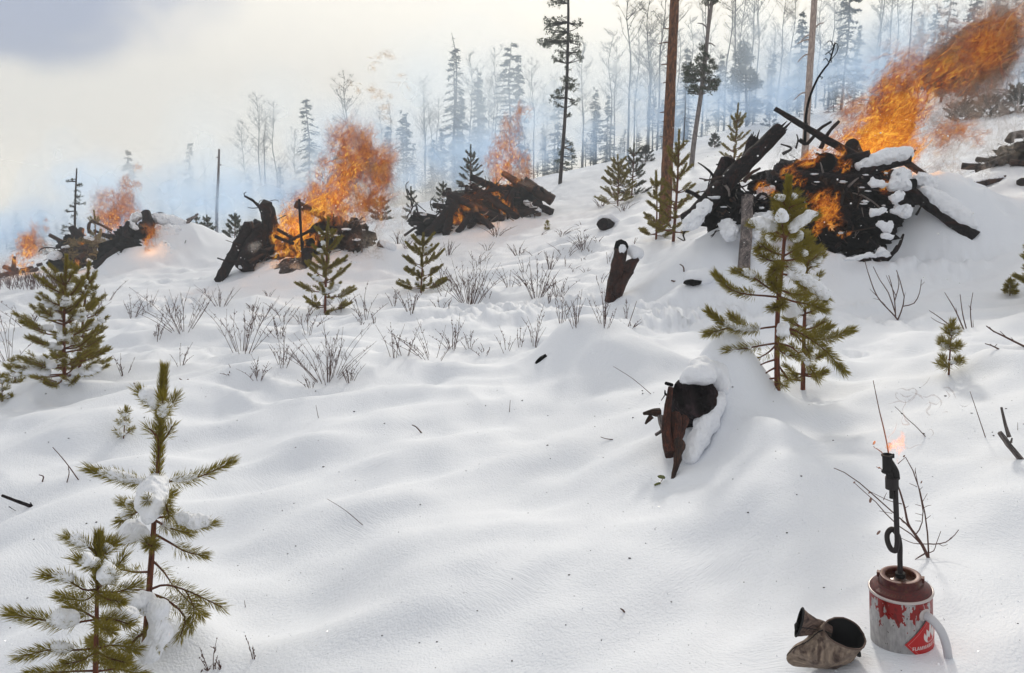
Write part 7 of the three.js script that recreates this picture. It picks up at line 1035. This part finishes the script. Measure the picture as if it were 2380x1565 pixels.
// ---------------------------------------------------------------- bare shrubs, stems and fallen sticks
function shrub(o) { // stems that fork and fork again
  const g = G(o.u, o.v), z = g.z, r = rng(Math.round(o.u * 11 + o.v * 3)), mb = new MB(), H = px(o.h, z), S = px(o.w ?? o.h * 0.5, z), th = Math.max(0.0016, z * 0.00025) * (o.t ?? 1);
  const n = o.n ?? 5;
  for (let k = 0; k < n; k++) {
    const a = r() * 6.283, q = Math.sqrt(r()), ox = Math.cos(a) * q * S * 0.16, oz = Math.sin(a) * q * S * 0.16, dx = Math.cos(a) * q * S * 0.75 + (o.lean ?? 0) * S, dz = Math.sin(a) * q * S * 0.75, h = H * (0.45 + 0.55 * r()), gy = groundY(g.p.x + ox, g.p.z + oz) - g.p.y - 0.03;
    const st = [V3(ox, gy, oz), V3(ox + dx * 0.45, gy + h * 0.55, oz + dz * 0.45), V3(ox + dx + (r() - 0.5) * S * 0.3, gy + h, oz + dz + (r() - 0.5) * S * 0.2)], c = curve(st, 7);
    bar(mb, c, (t) => th * lerp(1.5, 0.5, t), 4, { caps: false });
    const m = Math.round((o.side ?? 5) * (0.6 + 0.8 * r()));
    for (let j = 0; j < m; j++) { const f = 0.3 + 0.65 * r(), i = Math.floor(f * 7), p = c[Math.min(7, i)], L = h * (0.08 + 0.22 * r()) * (1.15 - f), e = p.clone().add(V3((r() - 0.5) * 1.5, 0.75 + r() * 0.4, (r() - 0.5) * 1.5).multiplyScalar(L)); bar(mb, [p, p.clone().lerp(e, 0.5).add(V3((r() - 0.5) * L * 0.3, 0, 0)), e], [th * 0.75, th * 0.6, th * 0.4], 3, { caps: false }); for (let b = 0; b < 3; b++) { const w = p.clone().lerp(e, 0.3 + 0.7 * r()); bar(mb, [w, w.clone().add(V3((r() - 0.5) * 1.4, 0.4 + r() * 0.6, (r() - 0.5) * 1.4).multiplyScalar(L * 0.45))], [th * 0.6, th * 0.4], 3, { caps: false }); }
      if (z < 12) for (let b = 0; b < 3; b++) { const w = p.clone().lerp(e, r()); lump(mb, w, th * 1.5, th * 2.2, th * 1.5, { u: 4, w: 3, amp: 0 }); } }
    if (z < 12) for (let b = 0; b < 6; b++) { const w = c[1 + Math.floor(r() * 6.9)]; lump(mb, w, th * 1.7, th * 2.2, th * 1.7, { u: 4, w: 3, amp: 0 }); }
  }
  const s = thing('bare_shrub', o.label, 'shrub', g.p, 'bare brown shrubs poking through the snow'); mb.build('stems', M.twig, s); return s;
}
const SHRUBS = [
  [425, 768, 112, 110, 16, 'dense round shrub below the snow-covered left pile'], [305, 740, 66, 50, 5, 'sparse stems left of the dense round shrub, under the left pile'], [345, 725, 60, 40, 4, 'few thin stems just left of the dense round shrub'], [512, 712, 58, 60, 8, 'shrub by the foot of the slim log, left end of the middle fire'], [585, 716, 18, 18, 7, 'tiny dark tuft on the snow below the middle fire'], [622, 690, 32, 22, 4, 'little sprig right above the tiny dark tuft, below the middle fire'], [560, 818, 150, 130, 15, 'broad spreading shrub, two right of the snow-plastered pine'], [650, 785, 70, 50, 6, 'upright shrub just right of the broad spreading shrub'], [600, 876, 58, 60, 9, 'low shrub on the drift edge below the broad spreading shrub'], [535, 862, 18, 34, 4, 'flat twigs left of the low shrub on the drift edge'], [418, 850, 66, 34, 4, 'thin stems above the top of the tall foreground pine'], [288, 872, 90, 34, 4, 'two thin upright stems right of the snow-plastered pine'], [760, 880, 150, 120, 24, 'largest twiggy shrub, left of centre on the drift edge'], [655, 850, 90, 60, 8, 'shrub leaning left beside the largest twiggy shrub'], [722, 902, 44, 30, 4, 'small stems in front of the largest twiggy shrub'], [812, 888, 56, 40, 8, 'short brushy shrub right of the largest twiggy shrub'], [20, 838, 125, 80, 8, 'tall stems at the left edge beside the snowy pines'], [64, 760, 70, 70, 7, 'shrub behind the snow-plastered pine at the left'], [215, 735, 45, 40, 5, 'low shrub right behind the narrow leaning pine'],
  [916, 832, 96, 40, 4, 'shrub of few stems, leftmost of the row right of the largest shrub'], [940, 826, 90, 46, 4, 'crooked stems second in the row right of the largest shrub'], [1006, 838, 92, 110, 10, 'broad shrub in the middle of the row left of the mound'], [1052, 812, 80, 46, 8, 'dense upright shrub behind the broad shrub, left of the mound'], [1092, 808, 60, 36, 5, 'small shrub right of the dense upright one, left of the mound'], [1126, 822, 32, 44, 4, 'low sprigs between the shrub row and the mound'], [1178, 815, 62, 44, 3, 'two leaning stems just left of the mound'], [1240, 803, 102, 66, 5, 'thin shrub standing behind the left shoulder of the mound'], [1208, 808, 62, 26, 2, 'single stem left of the thin shrub by the mound'], [870, 752, 34, 8, 2, 'short dark stub upright on the drift right of the first small pine'], [846, 738, 78, 64, 7, 'fan of stems right of the pine before the middle fire'], [790, 728, 40, 60, 5, 'low stems at the foot of the pine before the middle fire'], [955, 726, 62, 46, 8, 'shrub in front of the yellowish pine'], [915, 708, 44, 36, 3, 'slanting stems left of the yellowish pine'],
  [1090, 705, 122, 96, 26, 'tall dense shrub, the largest right of the yellowish pine'], [1247, 692, 96, 76, 16, 'second tall dense shrub, left of the leaning rotten log'], [1185, 668, 56, 44, 5, 'shrub between the two tall dense ones'], [1305, 752, 96, 44, 5, 'few curved stems behind the rounded mound'], [1340, 756, 100, 46, 6, 'stems behind the crest of the rounded mound'], [1406, 758, 108, 64, 9, 'twiggy shrub right in front of the leaning rotten log'], [1456, 740, 62, 16, 2, 'single stem right of the leaning rotten log'], [1464, 760, 22, 34, 5, 'tiny twigs at the foot of the single stem'], [1357, 578, 48, 42, 11, 'round shrub below the dark log butt'], [1278, 626, 50, 26, 6, 'small shrub far up the field, left of the rotten log'], [1314, 594, 34, 44, 6, 'low shrub left below the round one'], [1300, 690, 60, 60, 6, 'stems between the second tall shrub and the rotten log'],
  [925, 566, 36, 30, 6, 'shrub on the snow rise left of the centre pile foot'], [942, 577, 32, 26, 6, 'second shrub left of the centre pile foot'], [1153, 546, 46, 50, 10, 'shrub right below the centre fire'], [1205, 592, 40, 36, 7, 'shrub in the open snow below the centre fire'], [1040, 594, 40, 36, 6, 'shrub below the left end of the centre fire'], [1307, 546, 24, 40, 7, 'low shrub near the tiny pine tip'], [1010, 600, 36, 36, 6, 'shrub right above the yellowish pine'], [1110, 612, 30, 50, 7, 'flat shrub above the tall dense one'], [1395, 480, 26, 30, 6, 'shrub at the foot of the bushy green pine'], [1450, 490, 26, 36, 6, 'shrub below the dark open pine'],
  [493, 1556, 112, 34, 4, 'budded stems in the bottom foreground right of the two pines'], [516, 1550, 52, 14, 2, 'short budded stem right of the bottom foreground stems'], [592, 1531, 86, 18, 2, 'lone budded sprig in the bottom foreground'], [452, 1566, 40, 18, 2, 'slanting sprig at the bottom edge left of the budded stems'],
];
for (const [u, v, h, w, n, label] of SHRUBS) shrub({ u, v, h, w: w * 1.15, n: v > 1000 ? n : Math.ceil(n * 1.2), label, t: v > 1000 ? 0.9 : 1 });
{ const r = rng(44); for (const [n, u0, v0, u1, v1, where] of [[20, 1020, 580, 1420, 740, 'in the snow field left of the rotten log'], [12, 560, 680, 900, 820, 'in the snow field below the middle fire'], [8, 230, 690, 400, 800, 'in the snow field below the left piles'], [8, 1180, 520, 1480, 600, 'on the snow far up below the centre fire']]) for (let k = 0; k < n; k++) { const u = lerp(u0, u1, r()), v = lerp(v0, v1, r()); shrub({ u, v, h: (v - 430) * (0.08 + 0.13 * r()), w: (v - 430) * (0.08 + 0.16 * r()), n: 2 + Math.floor(r() * 3), label: 'small sparse twigs ' + where }); } }
// low dark brush at the far left
{ const r = rng(91), mb = new MB(), o = thing('low_brush', 'reddish brown low brush along the far left fire', 'brush', G(60, 668).p, null, 'stuff'); for (let k = 0; k < 420; k++) { const u = -30 + r() * 180, v = 640 + r() * 34, g = G(u, v), h = px(7 + r() * 12, g.z), a = r() * 6.28, b = g.p.clone().sub(o.position); bar(mb, [b, b.clone().add(V3(Math.cos(a) * h * 0.4, h, Math.sin(a) * h * 0.4))], [0.012, 0.005], 3, { caps: false }); if (r() < 0.5) bar(mb, [b.clone().add(V3(0, h * 0.3, 0)), b.clone().add(V3(-Math.cos(a) * h * 0.4, h * 0.8, h * 0.2))], [0.008, 0.004], 3, { caps: false }); } mb.build('stems', mat({ name: 'reddish brush', color: rgb(0.10, 0.05, 0.05), roughness: 0.9 }), o, 'stuff'); }
function stem(name, label, cat, pts, w, m, z, o = {}) { // one thin stem or stick along view points
  const gz = z ?? G(pts[0][0], pts[0][1]).z, base = W([pts[0][0], pts[0][1], gz]), root = thing(name, label, cat, base, o.group), mb = new MB(); bar(mb, curve(pts.map(([u, v, d]) => W([u, v, gz + (d ?? 0)]).sub(base)), Math.max(6, pts.length * 4)), (t) => px(lerp(w, w * (o.taper ?? 0.5), t), gz), o.sides ?? 6, { lump: o.lump ?? 0.12, freq: 20 }); const m0 = mb.build('stem', m, root);
  for (const [q, ww] of o.side ?? []) { const b = new MB(); bar(b, curve(q.map(([u, v, d]) => W([u, v, gz + (d ?? 0)]).sub(base)), 6), (t) => px(lerp(ww, ww * 0.5, t), gz), 5, { lump: 0.1 }); b.build('twig', m, m0); }
  for (const [u, v, a, b, an, d] of o.leaves ?? []) { const k = new MB(); lump(k, W([u, v, gz + (d ?? 0)]).sub(base), px(a, gz), px(b, gz), 0.0015, { amp: 0.1, u: 10, w: 8, q: new THREE.Quaternion().setFromEuler(new THREE.Euler(0.3, 0.5, an)) }); k.build('leaf', dryLeaf, root); }
  return root;
}
const dryLeaf = mat({ name: 'dry brown leaf', color: rgb(0.20, 0.115, 0.085), roughness: 0.75 });
{ // bare birch sapling behind the torch
  const T = (x, y, d) => [1785 + x * 0.4446, 869.6 + y * 0.4446, d ?? 0], z = G(2160, 1296).z;
  stem('birch_twig', 'bare birch sapling with a few brown leaves behind the torch', 'sapling', [T(840, 962), T(810, 900), T(770, 840), T(735, 785), T(715, 700), T(690, 610), T(683, 590)], 4.2, M.twig, z, { taper: 0.4, side: [
    [[T(772, 842), T(720, 780), T(650, 720), T(560, 640), T(480, 570), T(400, 515), T(345, 492)], 1.9], [[T(800, 890), T(740, 830), T(650, 770), T(585, 690), T(530, 640), T(450, 567)], 1.6], [[T(842, 960), T(836, 860), T(832, 780), T(815, 700), T(795, 610), T(770, 530), T(735, 460), T(712, 430), T(680, 470)], 1.9], [[T(772, 842), T(800, 800), T(812, 720), T(795, 630), T(770, 500)], 1.5], [[T(838, 888), T(880, 890), T(930, 880), T(970, 850), T(998, 815)], 1.6], [[T(842, 935), T(868, 925), T(880, 890), T(905, 822)], 1.3], [[T(836, 890), T(760, 885), T(700, 860)], 1.2], [[T(820, 940), T(790, 958), T(770, 970)], 1.8], [[T(735, 790), T(700, 770), T(705, 748)], 0.9], [[T(720, 700), T(736, 690)], 0.9], [[T(700, 680), T(640, 665), T(540, 618)], 1.2], [[T(605, 660), T(612, 640), T(622, 620)], 0.9], [[T(780, 590), T(740, 572)], 0.9], [[T(800, 690), T(770, 682)], 0.9], [[T(815, 700), T(835, 690), T(855, 686)], 0.9], [[T(808, 670), T(820, 650), T(834, 625)], 0.9], [[T(812, 740), T(770, 728)], 0.9], [[T(826, 760), T(852, 740)], 0.9], [[T(800, 770), T(770, 768)], 0.9], [[T(650, 730), T(580, 716)], 0.8], [[T(790, 610), T(810, 590)], 0.8], [[T(770, 520), T(772, 490)], 0.8], [[T(890, 885), T(915, 900), T(940, 892)], 0.8], [[T(930, 880), T(945, 870), T(960, 852)], 0.8]],
    leaves: [[...T(579, 830).slice(0, 2), 7, 6, 0], [...T(537, 660).slice(0, 2), 5, 9, 0.3], [...T(532, 620).slice(0, 2), 5, 3, 0], [...T(452, 567).slice(0, 2), 4, 2.6, -0.3], [...T(712, 430).slice(0, 2), 4, 3, -0.3], [...T(803, 566).slice(0, 2), 2.6, 4, 0]] });
  stem('budded_stem', 'thin upright budded stem rising behind the torch tip', 'stem', [T(640, 480), T(622, 360), T(600, 260), T(585, 200), T(570, 130), T(551, 34)], 1.7, M.twig, zTorch(0.06), { taper: 0.45, side: [[[T(598, 412), T(575, 395), T(552, 380)], 1.4], [[T(612, 515), T(590, 495), T(566, 486)], 1.2]], leaves: [[...T(556, 360).slice(0, 2), 4.6, 5.6, 0.1], [...T(582, 491).slice(0, 2), 4.5, 2.4, -0.3]] });
  stem('fallen_twig', 'thin dead stalk lying on the snow beyond the torch flame', 'twig', [T(824, 327), T(770, 270), T(735, 240), T(690, 195), T(664, 170)], 1.1, M.twig, null, { taper: 0.6 });
}
function zTorch(d) { return 2.12 + d; }
const ST = 'thin dry stalks on the snow';
stem('dead_stick', 'charred stick lying at the left edge, above the small pine', 'stick', [[74, 1178], [40, 1166], [4, 1152]], 4, M.char, null, { taper: 0.8, side: [[[[74, 1178], [70, 1168]], 2], [[[60, 1173], [46, 1168], [42, 1166]], 1.4], [[[66, 1186], [52, 1190], [36, 1190]], 2.6], [[[20, 1178], [36, 1188]], 1]] });
stem('forked_branch', 'dark forked branch reaching in at the right edge beyond the torch', 'branch', [[2420, 1140], [2385, 1085], [2350, 1040], [2324, 1006]], 8, M.greyLog, 3.6, { taper: 0.8, lump: 0.15, side: [[[[2346, 1016], [2338, 990], [2328, 947]], 5], [[[2350, 1030], [2353, 1018]], 3], [[[2340, 1020], [2336, 1022]], 2]] });
stem('dead_stick', 'thin dead branch lying at the right edge above the pine tip', 'stick', [[2382, 806], [2340, 785], [2310, 770], [2293, 758]], 2.6, M.twig, null, { side: [[[[2340, 785], [2325, 770]], 1.2], [[[2360, 796], [2350, 784]], 1], [[[2310, 772], [2300, 760]], 1.2]] });
stem('fallen_twig', 'short dark twig lying left of the branch at the right edge', 'twig', [[2322, 812], [2306, 804], [2290, 799]], 2, M.twig, null, { side: [[[[2306, 804], [2302, 800]], 1.4], [[[2312, 807], [2318, 800]], 1]] });
stem('curved_sapling', 'bare curved-stem shrub on the snow right of the big pile', 'shrub', [[2088, 745], [2080, 735], [2040, 690], [2020, 640], [2010, 605]], 1.9, M.twig, null, { taper: 0.4, side: [[[[2082, 740], [2080, 700], [2072, 660], [2066, 640]], 1.5], [[[2082, 730], [2065, 680], [2045, 650], [2030, 620]], 1.4], [[[2088, 742], [2098, 715], [2102, 690], [2088, 640], [2084, 628]], 1.6], [[[2100, 712], [2125, 705], [2138, 680], [2142, 650]], 1.4], [[[2080, 700], [2090, 660], [2086, 640]], 1.2], [[[2058, 710], [2045, 698], [2030, 694]], 0.9], [[[2040, 690], [2022, 672]], 0.9], [[[2084, 690], [2074, 670], [2060, 640]], 1], [[[2140, 665], [2150, 655]], 0.7], [[[2102, 690], [2105, 680]], 0.7]] });
stem('thin_sapling', 'three slim stems behind the pine tip beyond the torch', 'shrub', [[2240, 765], [2220, 720], [2196, 680]], 1.6, M.twig, null, { taper: 0.4, side: [[[[2248, 770], [2238, 730], [2232, 684]], 1.5], [[[2260, 768], [2256, 720], [2262, 680]], 1.3], [[[2206, 755], [2180, 735], [2160, 722]], 1.4], [[[2200, 756], [2180, 748], [2164, 738]], 1], [[[2258, 720], [2252, 710]], 0.8], [[[2263, 766], [2262, 745]], 0.8], [[[2225, 728], [2222, 715]], 0.8]] });
for (const [pts, l, w] of [
  [[[182, 1116], [150, 1072], [122, 1040]], 'thin straight stalk leaning left above the charred stick', 1.4], [[[740, 972], [737, 958], [734, 942]], 'faint upright stalk below the largest twiggy shrub', 0.7], [[[843, 1221], [800, 1185], [760, 1160]], 'thin grass stalk lying across the empty snow in the middle', 0.8], [[[1184, 958], [1185, 944], [1186, 930]], 'short upright stalk below the rounded mound', 0.8], [[[1513, 916], [1470, 880], [1426, 852]], 'long thin stalk lying across the shadow of the mound', 0.8], [[[2291, 1017], [2272, 960], [2255, 910]], 'slender reddish stalk leaning left of the forked branch', 1.0], [[[155, 1122], [160, 1100], [158, 1085]], 'withered stem crossing the thin straight stalk', 1.2], [[[98, 1120], [100, 1108], [90, 1104]], 'withered curled leaf stalk left of the thin straight stalk', 1.6], [[[980, 1007], [966, 992], [957, 988]], 'small hooked twig alone on the central snow', 1.6], [[[1425, 1022], [1408, 1020], [1396, 1016]], 'small twig lying left of the black stump', 1.1], [[[1452, 1424], [1447, 1418], [1442, 1415]], 'tiny dark bark chip low on the central snow', 2.2], [[[688, 1040], [680, 1046], [676, 1052]], 'small dark tuft by the little hump left of centre', 1.2], [[[310, 890], [322, 905], [330, 930]], 'thin stalk leaning just left of the tall foreground pine top', 1.2], [[[438, 882], [428, 886], [416, 880]], 'drooping twig with dry leaves right of the tall foreground pine top', 1.6], [[[570, 1412], [569, 1405], [568, 1396]], 'short stalk right of the tall foreground pine foot', 0.8], [[[1460, 760], [1470, 730], [1480, 700]], 'single leaning stalk right of the rotten log foot', 1.0], [[[2366, 1000], [2366, 990], [2366, 982]], 'short faint stalk at the right edge', 0.6], [[[1590, 632], [1588, 620], [1580, 614]], 'small black twig on the snow left of the grey post', 1.8], [[[1568, 655], [1560, 652], [1580, 656]], 'tiny black twig beside the small black butt', 1.6],
]) stem('dry_stalk', l, 'stalk', pts, w, M.twig, null, { taper: 0.6, group: ST });
// tiny bark crumbs on the snow, and ash flakes in the air before the dark pile
{
  const r = rng(17), mb = new MB(), o = thing('bark_crumbs', 'scattered tiny dark bark crumbs on the snow', 'debris', V3(0, 0, -4), null, 'stuff');
  for (let k = 0; k < 240; k++) { const v = 900 + Math.pow(r(), 1.4) * 660, u = r() * 2380, g = G(u, v), s = px(0.7 + 1.5 * Math.pow(r(), 3), g.z); lump(mb, g.p.clone().sub(o.position).add(V3(0, s * 0.3, 0)), s * (1 + r()), s * 0.6, s * (0.7 + r()), { u: 5, w: 4, amp: 0.2 }); } mb.build('crumbs', M.darkBark, o, 'stuff');
  const fb = new MB(), f = thing('ash_flakes', 'white ash flakes drifting before the dark piles', 'ash', W([1950, 500, 9.2]), null, 'stuff'), fm = mat({ name: 'white ash', color: rgb(0.85, 0.85, 0.86), roughness: 0.8 });
  for (let k = 0; k < 150; k++) { const z = 6 + r() * 3.5, p = W([1560 + r() * 720, 250 + r() * 420, z]).sub(f.position), s = px(0.7 + 2.0 * Math.pow(r(), 5), z); lump(fb, p, s, s, s, { u: 6, w: 4, amp: 0.2 }); }
  for (let k = 0; k < 60; k++) { const z = 13 + r() * 3, p = W([510 + r() * 420, 440 + r() * 230, z]).sub(f.position), s = px(0.6 + 1.0 * Math.pow(r(), 4), z); lump(fb, p, s, s, s, { u: 6, w: 4, amp: 0.2 }); }
  fb.build('flakes', fm, f, 'stuff');
  const sb = new MB(), so = thing('snow_crystals', 'glinting loose snow crystals on the near snow', 'snow crystals', V3(0, 0, -3), null, 'stuff'), sm = mat({ name: 'ice crystals', color: rgb(0.9, 0.92, 0.95), roughness: 0.12 });
  for (let k = 0; k < 5200; k++) { const z = 1.7 + 5.5 * Math.pow(r(), 1.3), x = (r() - 0.5) * z * 1.5, p = V3(x - so.position.x, groundY(x, -z) + 0.002, -z - so.position.z), s = 0.0011 + 0.0016 * r() * r(), q = new THREE.Quaternion().setFromEuler(new THREE.Euler((r() - 0.5) * 1.6, r() * 6, (r() - 0.5) * 1.6)), n = V3(0, 1, 0).applyQuaternion(q), i = sb.count; for (const [a, b] of [[-1, -1], [-1, 1], [1, 1], [1, -1]]) { const w = V3(a * s, 0, b * s).applyQuaternion(q).add(p); sb.v(w.x, w.y, w.z, n.x, n.y, n.z, 0, 0); } sb.tri(i, i + 1, i + 2); sb.tri(i, i + 2, i + 3); }
  sb.build('crystals', sm, so, 'stuff');
}
renderer.render(scene, camera);
